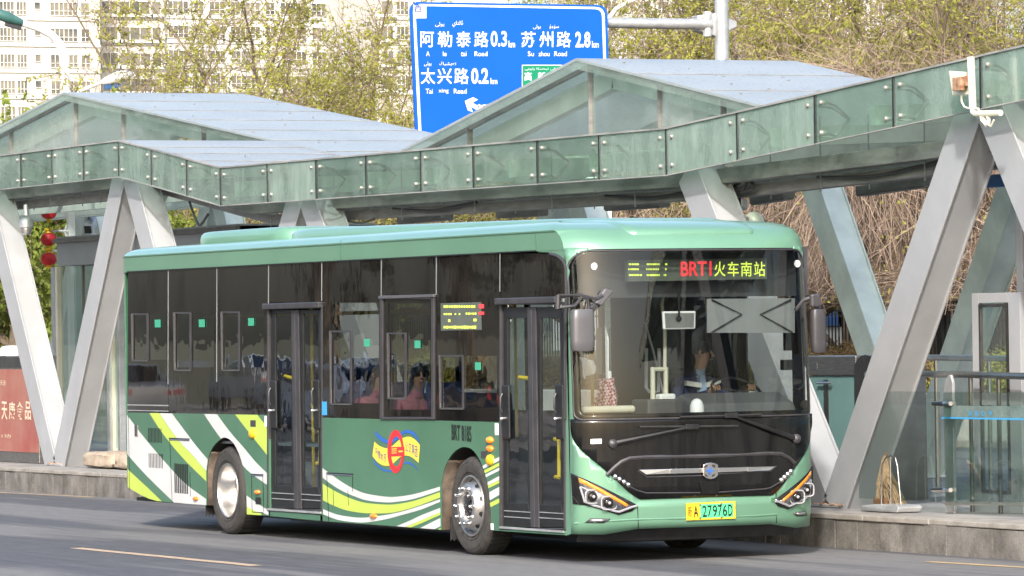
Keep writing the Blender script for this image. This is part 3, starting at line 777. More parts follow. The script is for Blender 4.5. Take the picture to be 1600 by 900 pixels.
door('middle_door', 417.5, 503.8, 478, 484, 799, [(421, 460), (464, 501)], [(427.5, 490, 453, 758), (471, 490, 495, 761)], (415.5, 473, 503.5, 482.5),
     [[(424, 588), (438, 592), (449, 605)], [(487, 596), (481, 615), (478, 640), (478, 724)], [(478, 724), (473, 725)], [(478, 668), (474, 668)]])
door('front_door', 780.5, 883.5, 472, 480, 828, [(784, 829), (835, 881)], [(790.5, 497, 822, 786), (842, 497, 873.5, 789)], (779.5, 464.5, 874, 475),
     [[(788, 590), (804, 592), (815, 604), (819, 614)], [(871, 600), (858, 612), (852, 640), (850, 690), (850, 746)], [(850, 746), (844, 746)], [(850, 687), (843, 687)]])
# rounded glazing over the front door, up to the corner post
top = [(783, 394.5), (860, 396.5), (868, 398.5), (876, 403), (882, 410), (885, 420), (885.6, 466), (783, 467)]
mb = MB(); mb.prism([SP(*p, .001) for p in top], (0, .02, 0)); mb.build('door_header_panel', MATS['gloss_black'], bus)
mb = MB(); rim = smooth_px(top[1:6], 4)+[(885.6, 466), (885, 480), (884, 560), (883.8, 655)]
mb.tube([SP(*p, -.004) for p in rim], .016, 6); mb.build('glazing_trim', MATS['trim_grey'], bus, smooth=True)
# corner post in body colour
CP = [(883.6, 837), (883.6, 655), (885.3, 480), (886, 424), (884.6, 414), (881, 405.5), (874, 399), (866, 395.5), (855, 394.2), (840, 393.8), (840, 390)]
pts = [SP(*p) for p in CP]; pts = [Vector((p.x, 0, p.z)) for p in pts]
xe = lambda z: frontX(0, z)-.004
post = pts+[Vector((xe(2.97), 0, 2.97))]+[Vector((xe(z), 0, z)) for z in (2.6, 2.2, 1.8, 1.4, 1.0, .6, .28)]
post = [Vector((p.x, .004, min(p.z, 2.944))) for p in post]
mb = MB(); mb.prism(post, (0, TH, 0)); mb.build('corner_post', MATS['bus_mint'], bus)

# ---- roof shell
def roof_loop(d, z, e, er):
    L = []
    xs = frontX(d, min(z, 3.0))-e
    n = 26
    for i in range(n+1): L.append((-12.03+(xs+12.03)*i/n, d, z))
    m = 28
    for i in range(1, m):
        y = d+(W-2*d)*i/m
        yy = YC+(y-YC)*YC/(YC-d)
        L.append((frontX(yy, min(z, 3.0))-e, y, z))
    for i in range(n+1): L.append((xs+(-12.03-xs)*i/n, W-d, z))
    # rear end with rounded corners
    k = 12
    for i in range(1, k):
        a = math.pi*i/k; 
        yy = YC+(YC-d)*math.copysign(abs(math.cos(a))**.35, math.cos(a)); xx = -12.03-(.19-er)*abs(math.sin(a))**.35
        L.append((xx, yy, z))
    return L
LV = [(0, 2.945, 0, 0), (0, 2.985, .012, 0), (0, 3.03, .035, 0), (0, 3.08, .085, .005), (.0, 3.118, .15, .01), (-.012, 3.126, .165, .0), (-.012, 3.138, .19, .0), (.012, 3.15, .23, .02), (.045, 3.180, .34, .05), (.10, 3.203, .50, .10), (.20, 3.222, .75, .14), (.36, 3.236, 1.05, .16), (.6, 3.245, 1.4, .17)]
mb = MB(); loops = [roof_loop(*l) for l in LV]; n = len(loops[0])
for l in loops: mb.v.extend(l)
for i in range(len(loops)-1):
    for j in range(n): mb.f.append([i*n+j, i*n+(j+1) % n, (i+1)*n+(j+1) % n, (i+1)*n+j]); mb.mi.append(0)
mb.f.append([(len(loops)-1)*n+j for j in range(n)]); mb.mi.append(0)
roof = mb.build('roof', MATS['bus_mint'], bus, smooth=45)
# cap over the windscreen and equipment pods
def pod(x0, x1, y0, y1, z0, z1, e, name='roof_pod', m='bus_mint', zf=None):
    mb = MB(); L = []; N = 40
    for (f, zz) in ((0, z0-.05), (0, z0+(z1-z0)*.45), (.18, z0+(z1-z0)*.75), (.5, z0+(z1-z0)*.93), (1, z1), (2.2, z1+.006)):
        lp = []
        for i in range(N):
            a = 2*math.pi*(i+.5)/N; ca, sa = math.cos(a), math.sin(a); s_ = .28
            lp.append(((x0+x1)/2+((x1-x0)/2-e[0]*f)*math.copysign(abs(ca)**s_, ca), (y0+y1)/2+((y1-y0)/2-e[1]*f)*math.copysign(abs(sa)**s_, sa), zz))
        if zf is not None: lp = [(x, y, z+(zf-z1)*max(0., (x-x0)/(x1-x0))*(1 if z > z0 else 0)) for x, y, z in lp]
        L.append(lp)
    for l in L: mb.v.extend(l)
    for i in range(len(L)-1):
        for j in range(N): mb.f.append([i*N+j, i*N+(j+1) % N, (i+1)*N+(j+1) % N, (i+1)*N+j]); mb.mi.append(0)
    mb.f.append([(len(L)-1)*N+j for j in range(N)]); mb.mi.append(0)
    return mb.build(name, MATS[m], bus, smooth=40)
pa = at(297, 372, y=.42).x; pb = at(432, 366, y=.42).x; pc = at(425, 366, y=.35).x
pod(pa, pb+.2, .42, W-.42, 3.24, at(330, 362, y=.47).z, (.10, .07))
pod(pc, -.85, .36, W-.36, 3.22, at(470, 356, y=.42).z, (.22, .08), zf=3.255)
mb = MB(); G_ = []; NY = 40
for i in range(NY+1):
    y = .30+(W-.60)*i/NY; e_ = min(1, min(i, NY-i)/4); e_ = e_*e_*(3-2*e_); back = max(0, 1-min(i, NY-i)/7)*.35
    row = []
    for k_, (dx, z) in enumerate(((.085, 3.03), (.078, 3.085), (.088, 3.112), (.125, 3.135), (.26, 3.178), (.5, 3.215), (.9, 3.245), (1.5, 3.262), (2.2, 3.262), (2.3, 3.15))):
        row.append((frontX(y, 3.0)-dx-back*(1 if k_ else 1), y, z-(1-e_)*(.05 if z > 3.1 else .02)))
    G_.append(row)
nk = len(G_[0])
for r_ in G_: mb.v.extend(r_)
for i in range(NY):
    for k_ in range(nk-1): mb.f.append([i*nk+k_, (i+1)*nk+k_, (i+1)*nk+k_+1, i*nk+k_+1]); mb.mi.append(0)
mb.build('roof_cap', MATS['bus_mint'], bus, smooth=50)
mb = MB()
for px in (533, 838): mb.beam(SP(px, ztop_px(px)-1, -.002), SP(px-.4, ztop_px(px)-30, -.002), .003, .010)
pieces(mb, 'roof_seam', MATS['bus_green'], bus)
mb = MB(); mb.beam(SP(200, 424.8, -.004), SP(838, 391.8, -.004), .02, .012); mb.build('drip_rail', MATS['black'], bus)

# ---- front: bumper, mask, windscreen
msk_left = smooth_px([(890, 655), (891, 676), (897, 691), (910, 706), (932, 724), (958, 746), (975, 763), (990, 775)], 3)+[(999, 780)]
mask_bot = [fpoly([p])[0] for p in msk_left]
mz = mask_bot[-1][1]
mask_poly = mask_bot+[(YC, mz+.005)]+[(W-y, z) for y, z in mask_bot[::-1]]
def inset_edge(poly, d):  # lift the outline a little so the bumper passes under the mask
    return poly
ztopm = mask_bot[0][1]
front_sheet('front_mask', mask_poly, 'mask_black', off=.012, thick=.02)
bot = [fpoly([p])[0] for p in ((894.5, 834.5), (940, 831), (997, 826.3), (1050, 824.3))]
bz = bot[-1][1]
bump = [(0.0, bot[0][1]), (.25, bot[0][1]-.01)]+[(bot[2][0], bot[2][1]), (YC, bz), (W-bot[2][0], bot[2][1]), (W-.25, bot[0][1]-.01), (W, bot[0][1])]
inner = [(y, z) for y, z in mask_bot]
bumper_poly = [(0., bot[0][1]), (.25, bot[0][1]-.008), (bot[2][0], bot[2][1]), (YC, bz), (W-bot[2][0], bot[2][1]), (W-.25, bot[0][1]-.008), (W, bot[0][1]), (W, 1.24)]+[(W-max(y-.0, .012), z+.004) for y, z in mask_bot]+[(YC, mz+.012)]+[(max(y, .012), z+.004) for y, z in mask_bot[::-1]]+[(0., 1.24)]
bumper = front_sheet('bumper', bumper_poly, 'bus_mint', off=0, thick=.03)
# valance under the bumper
mb = MB(); A = []; B = []
for i in range(21):
    y = .08+(W-.16)*i/20; A.append((frontX(y, .3)-.06, y, .34)); B.append((frontX(y, .3)-.14, y, .20))
mb.strip(A, B); mb.build('valance', MATS['black'], bus, thick=.02)
# bumper joints
mb = MB()
for pts_ in ([(996, 790), (997.5, 826)], [(1212.5, 769), (1213, 817.5)]):
    mb.beam(FP(*pts_[0], .002), FP(*pts_[1], .002), .006, .008)
pieces(mb, 'bumper_joint', MATS['black'], bumper)
mb = MB(); P = [FP(x, y, .003) for x, y in ((1205, 777.5), (1212, 777.2), (1212, 784), (1205, 784.3))]; mb.prism(P, (.004, 0, 0)); mb.build('tow_cover', MATS['bus_green'], bumper)
# crease along the bumper's lower edge
mb = MB(); mb.tube([FP(x, y, .0) for x, y in ((897, 818), (930, 815), (960, 813.5), (997, 811.5), (1060, 810), (1120, 808), (1180, 806), (1213, 803.5))], .010, 6); mb.build('bumper_crease', MATS['bus_mint'], bumper, smooth=True)

# windscreen
zs0 = fpoly([(1080, 652)])[0][1]; zs1 = fpoly([(1080, 391)])[0][1]
def scr(inset, zi0, zi1, r):
    y0, y1 = .012+inset, W-.012-inset; z0, z1 = zs0+zi0, zs1-zi1; P = []
    for cx, cz, a0 in ((y1-r, z1-r, 0), (y0+r, z1-r, 90), ):
        for k in range(7): a = R(a0+15*k); P.append((cx+r*math.cos(a), cz+r*math.sin(a)))
    rb = r*.35
    for cx, cz, a0 in ((y0+rb, z0+rb, 180), (y1-rb, z0+rb, 270)):
        for k in range(5): a = R(a0+22.5*k); P.append((cx+rb*math.cos(a), cz+rb*math.sin(a)))
    return P
screen = front_sheet('windscreen', scr(0, 0, 0, .17), 'screen_glass', off=.010, thick=0)
def front_ring(name, Pa, Pb, m, off, parent, thick=.004):
    mb = MB(); A = [(frontX(y, z)+off, y, z) for y, z in Pa]; B = [(frontX(y, z)+off, y, z) for y, z in Pb]
    mb.strip(A+A[:1], B+B[:1]); return mb.build(name, MATS[m], parent, smooth=60, thick=thick)
def dens(P):
    out = []
    for i in range(len(P)):
        a, b = P[i], P[(i+1) % len(P)]; k = max(1, int(math.hypot(b[0]-a[0], b[1]-a[1])/.05))
        out += [(a[0]+(b[0]-a[0])*j/k, a[1]+(b[1]-a[1])*j/k) for j in range(k)]
    return out
s_in = scr(.055, .045, .02, .14); s_out = scr(.0, .0, .0, .17)
def match(Pa, Pb):
    A, B = [], []
    for i in range(len(Pa)):
        a, b = Pa[i], Pa[(i+1) % len(Pa)]; c_, d = Pb[i], Pb[(i+1) % len(Pb)]; k = max(1, int(math.hypot(b[0]-a[0], b[1]-a[1])/.05))
        for j in range(k):
            f = j/k; A.append((a[0]+(b[0]-a[0])*f, a[1]+(b[1]-a[1])*f)); B.append((c_[0]+(d[0]-c_[0])*f, c_[1]+(d[1]-c_[1])*f))
    return A, B
A, B = match(s_out, s_in); front_ring('windscreen_border', A, B, 'mask_black', .006, screen)
A, B = match(scr(-.006, -.012, -.012, .175), scr(.004, .004, .004, .168)); front_ring('windscreen_seal', A, B, 'trim_grey', .016, screen, .012)
# body-coloured corners round the screen's rounded top
for mir in (0, 1):
    y0_, z1_, r_ = .012, zs1, .17
    P = [(0.0, z1_-r_-.12)]+[(y0_+.004, z1_-r_-.12)]+[(y0_+r_-(r_-.006)*math.cos(R(10*k)), z1_-r_+(r_-.006)*math.sin(R(10*k))) for k in range(10)]+[(y0_+r_, 2.962), (0.0, 2.962)]
    front_sheet('screen_corner', [(W-y, z) for y, z in P] if mir else P, 'bus_mint', off=.004, thick=.01, step=.03)
# white wing marks in the top corners (round reversing-camera stickers)
for px, py in ((928.5, 416), (1245.5, 412)):
    c = FP(px, py, .013); mb = MB(); mb.lathe([(.034, 0), (.034, .003)], c, 'x', 20); mb.build('screen_sticker', MATS['sign_white'], screen)

# grille trim on the mask
def ftube(pts, r, name, m, off=.02, parent=bus, n=6):
    mb = MB(); mb.tube([FP(x, y, off) for x, y in pts], r, n); return mb.build(name, MATS[m], parent, smooth=True)
gp = lambda x, y: (860+x/3.461, 590+y/3.461)
ftube([gp(305, 528), gp(340, 492), gp(385, 455), gp(430, 436), gp(520, 430), gp(850, 424), gp(1180, 410), gp(1245, 412), gp(1290, 435), gp(1318, 462)], .020, 'grille_trim', 'trim_grey', .012)
ftube([gp(420, 585), gp(470, 610), gp(520, 624), gp(810, 622)], .007, 'grille_trim', 'trim_grey'); ftube([gp(908, 620), gp(1160, 602), gp(1190, 595), gp(1250, 560)], .007, 'grille_trim', 'trim_grey')
def fquad(pts, name, m, off, t, parent, bevel=0):
    mb = MB(); mb.prism([FP(x, y, off) for x, y in pts], (t, 0, 0)); return mb.build(name, MATS[m], parent, bevel=bevel)
for a, b in ((473, 640), (640, 823)):
    f = lambda x: 498-(x-473)*19/742
    fquad([gp(a, f(a)), gp(b, f(b)), gp(b, f(b)+26), gp(a+(40 if a == 473 else 0), f(a)+27)], 'grille_bar', 'chrome', .012, .02, bus, .004)
for a, b in ((902, 1060), (1060, 1215)):
    fquad([gp(a, f(a)), gp(b, f(b)), gp(b-(35 if b == 1215 else 0), f(b)+24), gp(a, f(a)+26)], 'grille_bar', 'chrome', .012, .02, bus, .004)
ftube([gp(475, 505), gp(520, 538), gp(820, 530)], .006, 'grille_trim', 'trim_grey'); ftube([gp(904, 522), gp(1190, 505), gp(1222, 480)], .006, 'grille_trim', 'trim_grey')
em = fquad([gp(822, 472), gp(840, 462), gp(862, 459), gp(884, 462), gp(902, 470), gp(902, 530), gp(884, 545), gp(862, 550), gp(840, 545), gp(822, 532)], 'front_emblem', 'chrome', .03, .02, bus, .006)
fquad([gp(862, 480), gp(868, 497), gp(888, 503), gp(868, 510), gp(862, 530), gp(856, 510), gp(838, 505), gp(856, 498)], 'emblem_star', 'logo_blue', .052, .004, em)
for q in (((832, 475), (850, 472), (850, 480), (834, 490)), ((892, 472), (874, 470), (874, 480), (891, 488)), ((834, 520), (850, 528), (850, 537), (838, 534)), ((892, 518), (874, 526), (874, 537), (886, 534))):
    fquad([gp(*p) for p in q], 'emblem_star', 'trim_grey', .051, .003, em)
fquad([gp(800, 560), gp(912, 556), gp(910, 628), gp(818, 632)], 'radar_cover', 'mask_black', .014, .012, bus, .004)
for k, (x, y) in enumerate(((352, 535), (375, 549), (399, 564), (422, 579))):
    for mir in (0, 1):
        c = FP(*gp(x, y), .014); c = mirror(c) if mir else c
        mb = MB(); mb.lathe([(.024, 0), (.024, .008), (.014, .02), (0, .024)], c, 'x', 14); mb.build('parking_sensor', MATS['chrome'], bus, smooth=True)
fquad([gp(217, 333), gp(277, 331), gp(277, 357), gp(217, 359)], 'inspection_sticker', 'sign_white', .013, .002, bus)

# headlights
HL = [gp(107, 517), gp(470, 690), gp(440, 722), gp(366, 742), gp(180, 690), gp(117, 683)]
LENS = [gp(146, 541), gp(416, 688), gp(436, 692), gp(366, 722), gp(190, 680), gp(168, 655)]
ORG_S = [gp(146, 541), gp(416, 686), gp(408, 700), gp(148, 566)]
def headlight(mir):
    yz = lambda P: fpoly(P, mir)
    h = front_sheet('headlight', yz(HL), 'gloss_black', off=.010, thick=.012)
    front_sheet('lamp_reflector', yz(LENS), 'lamp_body', off=.016, thick=.004, parent=h)
    front_sheet('turn_signal', yz(ORG_S), 'amber', off=.024, thick=.006, parent=h, step=.03)
    def tb(P, r, nm, m, off):
        mb = MB(); L = [FP(*p, off) for p in P]; L = [mirror(q) for q in L] if mir else L
        mb.tube(L, r, 6); return mb.build(nm, MATS[m], h, smooth=True)
    tb([gp(160, 590), gp(185, 672), gp(230, 690), gp(350, 722), gp(372, 726), gp(440, 700), gp(470, 692)], .011, 'daytime_strip', 'lamp_white', .022)
    tb([gp(160, 590), gp(215, 612), gp(240, 630)], .008, 'daytime_strip', 'lamp_white', .022)
    for (x, y) in ((228, 644), (314, 678)):
        c = FP(*gp(x, y), .018); c = mirror(c) if mir else c
        mb = MB()
        for (r0, a) in ((.082, 1),):
            pts_ = []
            for k in range(25):
                t = 2*math.pi*k/24; s_ = .5
                pts_.append((c.x+.012, c.y+.078*math.copysign(abs(math.cos(t))**s_, math.cos(t)), c.z+.062*math.copysign(abs(math.sin(t))**s_, math.sin(t))))
            mb.tube(pts_, .007, 6, caps=False)
        mb.build('lamp_ring', MATS['lamp_white'], h, smooth=True)
        mb = MB(); mb.lathe([(.050, 0), (.048, .010), (.034, .024), (0, .032)], c, 'x', 18); mb.build('lamp_lens', MATS['gloss_black'], h, smooth=True)
        mb = MB(); mb.lathe([(.016, .028), (.010, .036), (0, .038)], c, 'x', 12); mb.build('lamp_lens', MATS['lamp_white'], h, smooth=True)
    mb = MB()
    for k in range(5):
        a, b = FP(*gp(120+k*4, 640+k*6), .018), FP(*gp(140+k*4, 665+k*6), .018); a, b = (mirror(a), mirror(b)) if mir else (a, b)
        mb.beam(a, b, .004, .004)
    mb.build('lamp_fin', MATS['trim_grey'], h)
    front_sheet('lamp_cover', yz([gp(140, 533), gp(470, 690), gp(366, 742), gp(180, 690), gp(150, 600)]), 'lamp_glass', off=.036, thick=0, parent=h)
    # fog lamp
    FG = [gp(182, 786), gp(215, 760), gp(322, 764), gp(316, 776), gp(285, 787)]
    fg = front_sheet('fog_lamp', yz(FG), 'trim_grey', off=.006, thick=.008)
    front_sheet('fog_lens', yz([gp(205, 780), gp(225, 766), gp(300, 768), gp(280, 781)]), 'alloy', off=.012, thick=.004, parent=fg)
headlight(False); headlight(True)

# number plate
pl = [(1071.3, 786.3), (1148.2, 782.8), (1148.8, 810.3), (1072, 813.2)]
plate = fquad(pl, 'number_plate', 'plate_yellow', .012, .012, bus, .003)
def pq(u, v, off=.027):
    a, b, c_, d = [FP(*p, off) for p in pl]; return (a*(1-u)+b*u)*(1-v)+(d*(1-u)+c_*u)*v
mb = MB(); mb.face([pq(.29, .10, .0255), pq(.965, .10, .0255), pq(.965, .90, .0255), pq(.29, .90, .0255)]); mb.build('plate_field', MATS['plate_green'], plate)
mb = MB()
for ch, u0, u1 in (('新', .045, .125), ('A', .155, .255), ('2', .335, .425), ('7', .44, .53), ('9', .545, .635), ('7', .65, .735), ('6', .75, .84), ('D', .86, .95)):
    text_on(mb, ch, pq(u0, .84), pq(u1, .84), pq(u0, .18), .0 if ch == '新' else .015)
mb.build('plate_lettering', MATS['black'], plate)
mb = MB()
for u, v in ((.285, .12), (.72, .12), (.285, .88), (.72, .88)): mb.lathe([(.012, 0), (.01, .006), (0, .008)], pq(u, v, .026), 'x', 10)
mb.build('plate_screw', MATS['steel'], plate)

# wipers
def wiper(pivot, elbow, b0, b1, off=.035):
    o = MB(); o.tube([FP(*gp(*pivot), .02), FP(*gp(pivot[0]+(elbow[0]-pivot[0])*.35, pivot[1]+(elbow[1]-pivot[1])*.35), off+.02), FP(*gp(*elbow), off+.01)], [.030, .022, .012], 8)
    r = o.build('wiper', MATS['black'], bus, smooth=True)
    m = MB(); m.tube([FP(*gp(b0[0]+(b1[0]-b0[0])*k/8, b0[1]+(b1[1]-b0[1])*k/8), off) for k in range(9)], .011, 6); m.build('wiper_blade', MATS['rubber'], r, smooth=True)
    m = MB(); c = FP(*gp(*elbow), off+.008); m.box(c, (.03, .14, .05)); m.build('wiper_joint', MATS['black'], r, bevel=.006)
    m = MB(); m.lathe([(.045, 0), (.045, .03), (.025, .05), (0, .055)], FP(*gp(*pivot), .012), 'x', 14); m.build('wiper_pivot', MATS['trim_grey'], r, smooth=True)
wiper((335, 358), (765, 266), (482, 267), (1015, 262)); wiper((1325, 330), (978, 205), (700, 213), (1140, 200))

# mirrors
def mirror_head(c, sx, sy, sz, name, m, parent):
    mb = MB(); N = 20; L = []
    for f, k in ((-1, .82), (-.93, .95), (-.5, 1), (.5, 1), (.93, .95), (1, .82)):
        lp = []
        for i in range(N):
            a = 2*math.pi*i/N; ca, sa = math.cos(a), math.sin(a)
            lp.append((c.x+sx*k*math.copysign(abs(ca)**.6, ca), c.y+sy*k*math.copysign(abs(sa)**.6, sa), c.z+sz*f))
        L.append(lp)
    for l in L: mb.v.extend(l)
    for i in range(len(L)-1):
        for j in range(N): mb.f.append([i*N+j, i*N+(j+1) % N, (i+1)*N+(j+1) % N, (i+1)*N+j]); mb.mi.append(0)
    mb.f.append(list(range(N))); mb.f.append([(len(L)-1)*N+j for j in range(N)]); mb.mi += [0, 0]
    return mb.build(name, MATS[m], parent, smooth=50)
xm = -.02
mc = at(910, 516, x=xm); 
mir = mirror_head(mc, .06, .115, at(910, 483, x=xm).z-mc.z, 'wing_mirror', 'mirror_grey', bus)
mb = MB(); mb.box(mc+Vector((-.062, 0, 0)), (.006, .18, .36)); mb.build('mirror_glass', MATS['chrome'], mir)
q = lambda px, py: at(860+px/5, 380+py/5, x=xm)
mb = MB()
mb.tube([(xm-.42, -.04, q(70, 410).z), q(60, 410), q(240, 405), q(290, 430), q(300, 520)], .016, 8)
mb.tube([(xm-.42, -.04, q(60, 510).z), q(60, 510), q(80, 500), q(190, 490), q(240, 430)], .016, 8)
mb.tube([q(60, 405), q(55, 515)], .022, 8); mb.tube([q(240, 405), q(330, 430), q(370, 432), q(410, 405)], .014, 8)
mb.build('mirror_bracket', MATS['trim_grey'], mir, smooth=True)
mb = MB(); c = q(425, 425); mb.prism([q(430, 350), q(500, 372), q(405, 490), q(350, 470)], (-.08, 0, 0)); mb.build('kerb_mirror', MATS['mirror_grey'], mir, bevel=.015, seg=3)
mb = MB(); mb.prism([q(345, 470), q(380, 488), q(345, 535), q(310, 500)], (-.06, 0, 0)); mb.build('mirror_mount', MATS['trim_grey'], mir, bevel=.01)
xm2 = -.10; mc = at(1278.5, 517, x=xm2)
mir2 = mirror_head(mc, .05, .075, at(1278, 483, x=xm2).z-mc.z, 'wing_mirror', 'trim_grey', bus)
mb = MB(); mb.box(mc+Vector((0, -.03, .29)), (.06, .11, .13)); mb.build('mirror_bracket', MATS['trim_grey'], mir2, bevel=.02)
mb = MB(); mb.tube([mc+Vector((0, -.03, .33)), mc+Vector((-.05, -.12, .30)), mc+Vector((-.12, -.18, .2))], .02, 8); mb.build('mirror_arm', MATS['trim_grey'], mir2, smooth=True)

# ---- far side, rear end, underside
WX = [(-11.7, -10.2), (-10.1, -8.4), (-8.3, -6.6), (-6.5, -4.8), (-4.7, -2.9), (-1.55, -.60)]
FZ0, FZ1 = 1.34, 2.62
mb = MB(); mb.prism([(-12.03, W, .30), (-9.62, W, .30), (-9.6, W, .8), (-9.3, W, 1.02), (-8.75, W, 1.02), (-8.42, W, .8), (-8.40, W, .24), (-3.3, W, .23), (-3.28, W, .8), (-3.0, W, 1.02), (-2.4, W, 1.02), (-2.14, W, .8), (-2.12, W, .25), (frontX(W, .3), W, .28), (frontX(W, 1.3), W, FZ0), (-12.03, W, FZ0)], (0, -TH, 0)); mb.build('far_side_panel', MATS['bus_green'], bus)
mb = MB(); mb.bb(-12.03, -.40, W-TH, W, FZ1, 2.95)
xs = -12.03
for a, b in WX: mb.bb(xs, a, W-TH, W, FZ0, FZ1); xs = b
mb.bb(xs, -.40, W-TH, W, FZ0, FZ1); fs = mb.build('far_window_band', MATS['gloss_black'], bus)
for a, b in WX:
    m = MB(); m.face([(a, W-.012, FZ0), (b, W-.012, FZ0), (b, W-.012, FZ1), (a, W-.012, FZ1)]); m.build('pane', MATS['far_glass'], fs)
mb = MB(); k = 10; A = []; B = []
for i in range(k+1):
    a = math.pi*i/k; yy = YC+YC*math.copysign(abs(math.cos(a))**.35, math.cos(a)); xx = -12.03-.17*abs(math.sin(a))**.35
    A.append((xx, yy, .45)); B.append((xx, yy, 2.95))
mb.strip(A[1:-1], B[1:-1]); mb.build('rear_panel', MATS['bus_green'], bus, thick=.02)
mb = MB(); mb.bb(-12.0, -10.0, .08, W-.08, .30, .34); mb.bb(-8.0, -3.6, .06, W-.06, .235, .33); mb.bb(-11, -.6, .55, W-.5, .17, .26); mb.bb(-7.9, -3.7, .30, W-.2, .18, .25); mb.bb(-1.85, -.45, .06, W-.06, .27, .33)  # chassis underside, with extra low slabs added to block light beneath the bus
mb.bb(-10, -8, .5, W-.5, .35, .4); mb.bb(-3.6, -1.85, .45, W-.45, .33, .38); mb.build('chassis', MATS['black'], bus)
def well(A, nm):
    # inner arch lining
    mb = MB(); P = arch_px(A); a = [SP(*p, .006) for p in P]; b = [Vector((p.x, .42, p.z)) for p in a]
    mb.strip(a, b); mb.build('wheel_arch', MATS['wheel_well'], bus, smooth=True)
    m = MB(); m.bb(a[0].x, a[-1].x, .42, .44, .24, 1.15); m.build('wheel_arch', MATS['wheel_well'], bus)
    mb = MB(); k = len(P)//4; P2 = [Vector((p.x+.012, p.y, p.z)) for p in a[:k]]; mb.strip(P2, [Vector((p.x+.004, .30, p.z)) for p in P2]); mb.build('arch_liner', MATS['dusty_flap'], bus, smooth=True, thick=.006)
well(ARCH_R, 'r'); well(ARCH_F, 'f')
def flap(x, y0, y1, z0, z1):
    m = MB(); n = 9; top_ = [(x, y0, z1), (x, y1, z1)]; bt = []
    for i in range(n*2+1): bt.append((x, y1+(y0-y1)*i/(n*2), z0+(.025 if i % 2 else 0)))
    m.prism(top_+bt, (.012, 0, 0)); m.build('mud_flap', MATS['rubber'], bus)
flap(S(316, 790)[0], .04, .42, .18, .34); 
m = MB(); xf_ = S(700, 800)[0]; n = 9; bt = []
flap(xf_, .02, .38, .12, .36)

# ---- wheels
def wheel(x, y, flip, dished, name='wheel'):
    s = 1 if flip else -1     # outward direction along y
    r = .482; wd = .275
    P = lambda pr: [(a, s*b) for a, b in pr]
    m = MB(); m.lathe(P([(.300, -.01), (.318, .004), (.345, .012), (.40, .020), (.44, .016), (.462, .004), (.476, -.018), (.482, -.04), (.482, -.235), (.474, -.26), (.44, -.28), (.30, -.27)]), (x, y, r), 'y', 72, close=True)
    ty = wm = m.build(name, MATS['tyre'], bus, smooth=30)
    m = MB()
    for k in range(60):
        a = 2*math.pi*k/60
        for (yy, ww) in ((-.14, .21), ):
            c = Vector((x+(r+.001)*math.cos(a), y+s*yy, r+(r+.001)*math.sin(a))); m.box(c, (.012, ww, .030), Matrix.Rotation(-a, 3, 'Y'))
    m.build('tread', MATS['rubber'], ty)
    m = MB()
    for rr in (.335, .425): m.lathe(P([(rr-.003, .012), (rr, .0215 if rr > .4 else .0165), (rr+.003, .012)]), (x, y, r), 'y', 64, caps=False)
    m.build('sidewall_line', MATS['tyre'], ty, smooth=True)
    if dished:
        m = MB(); m.lathe(P([(.305, -.005), (.300, .010), (.290, .012), (.282, .0), (.274, -.03), (.268, -.09), (.258, -.14), (.240, -.175), (.20, -.195), (.14, -.20), (.13, -.19), (.125, -.14), (.10, -.13), (0, -.13)]), (x, y, r), 'y', 56, caps=False); rim = m.build('rim', MATS['alloy'], wm, smooth=30)
        bc, br, by = 10, .168, -.195
    else:
        m = MB(); m.lathe(P([(.305, -.005), (.300, .012), (.290, .014), (.283, .004), (.274, -.03), (.262, -.052), (.255, -.045), (.240, .005), (.222, .045), (.205, .062), (.175, .068), (.150, .060), (.135, .040), (.128, -.005), (.10, -.012), (0, -.012)]), (x, y, r), 'y', 56, caps=False); rim = m.build('rim', MATS['alloy'], wm, smooth=30)
        bc, br, by = 10, .178, .064
        m = MB()
        for k in range(10):
            a = 2*math.pi*(k+.5)/10; c = Vector((x+.243*math.cos(a), y+s*(-.001), r+.243*math.sin(a)))
            n_ = Vector((math.cos(a)*.8, s*.6, math.sin(a)*.8)).normalized()
            rot = n_.to_track_quat('Z', 'Y').to_matrix()
            vs = []; N = 14
            for j in range(N):
                t = 2*math.pi*j/N; vs.append(c+rot @ Vector((.026*math.cos(t), .026*math.sin(t), .006)))
            m.add(vs, [tuple(range(N))])
        m.build('vent_hole', MATS['black'], ty)
        m = MB(); m.lathe(P([(.125, -.02), (.118, .02), (.09, .03), (.06, .05), (0, .055)]), (x, y, r), 'y', 24); m.build('hub', MATS['black'], wm, smooth=30)
        m = MB()
        for k in range(8):
            a = 2*math.pi*k/8; m.lathe(P([(.016, .02), (.016, .045), (.010, .05), (0, .05)]), (x+.08*math.cos(a), y, r+.08*math.sin(a)), 'y', 8)
        m.build('hub_bolt', MATS['trim_grey'], wm)
    m = MB()
    for k in range(bc):
        a = 2*math.pi*k/bc; c = (x+br*math.cos(a), y, r+br*math.sin(a))
        m.lathe(P([(.021, by-.004), (.021, by+.010), (.0155, by+.013), (.0155, by+.040), (.012, by+.048), (0, by+.052)]), c, 'y', 10)
    m.build('wheel_nut', MATS['chrome'], wm, smooth=30)
    return wm
xw1 = at(356, 768.6, y=.05).x; xw2 = at(736, 790.8, y=.03).x
for x, dish, yn in ((xw1, True, .055), (xw2, False, .035)):
    wheel(x, yn, False, dish); wheel(x, W-yn, True, dish)

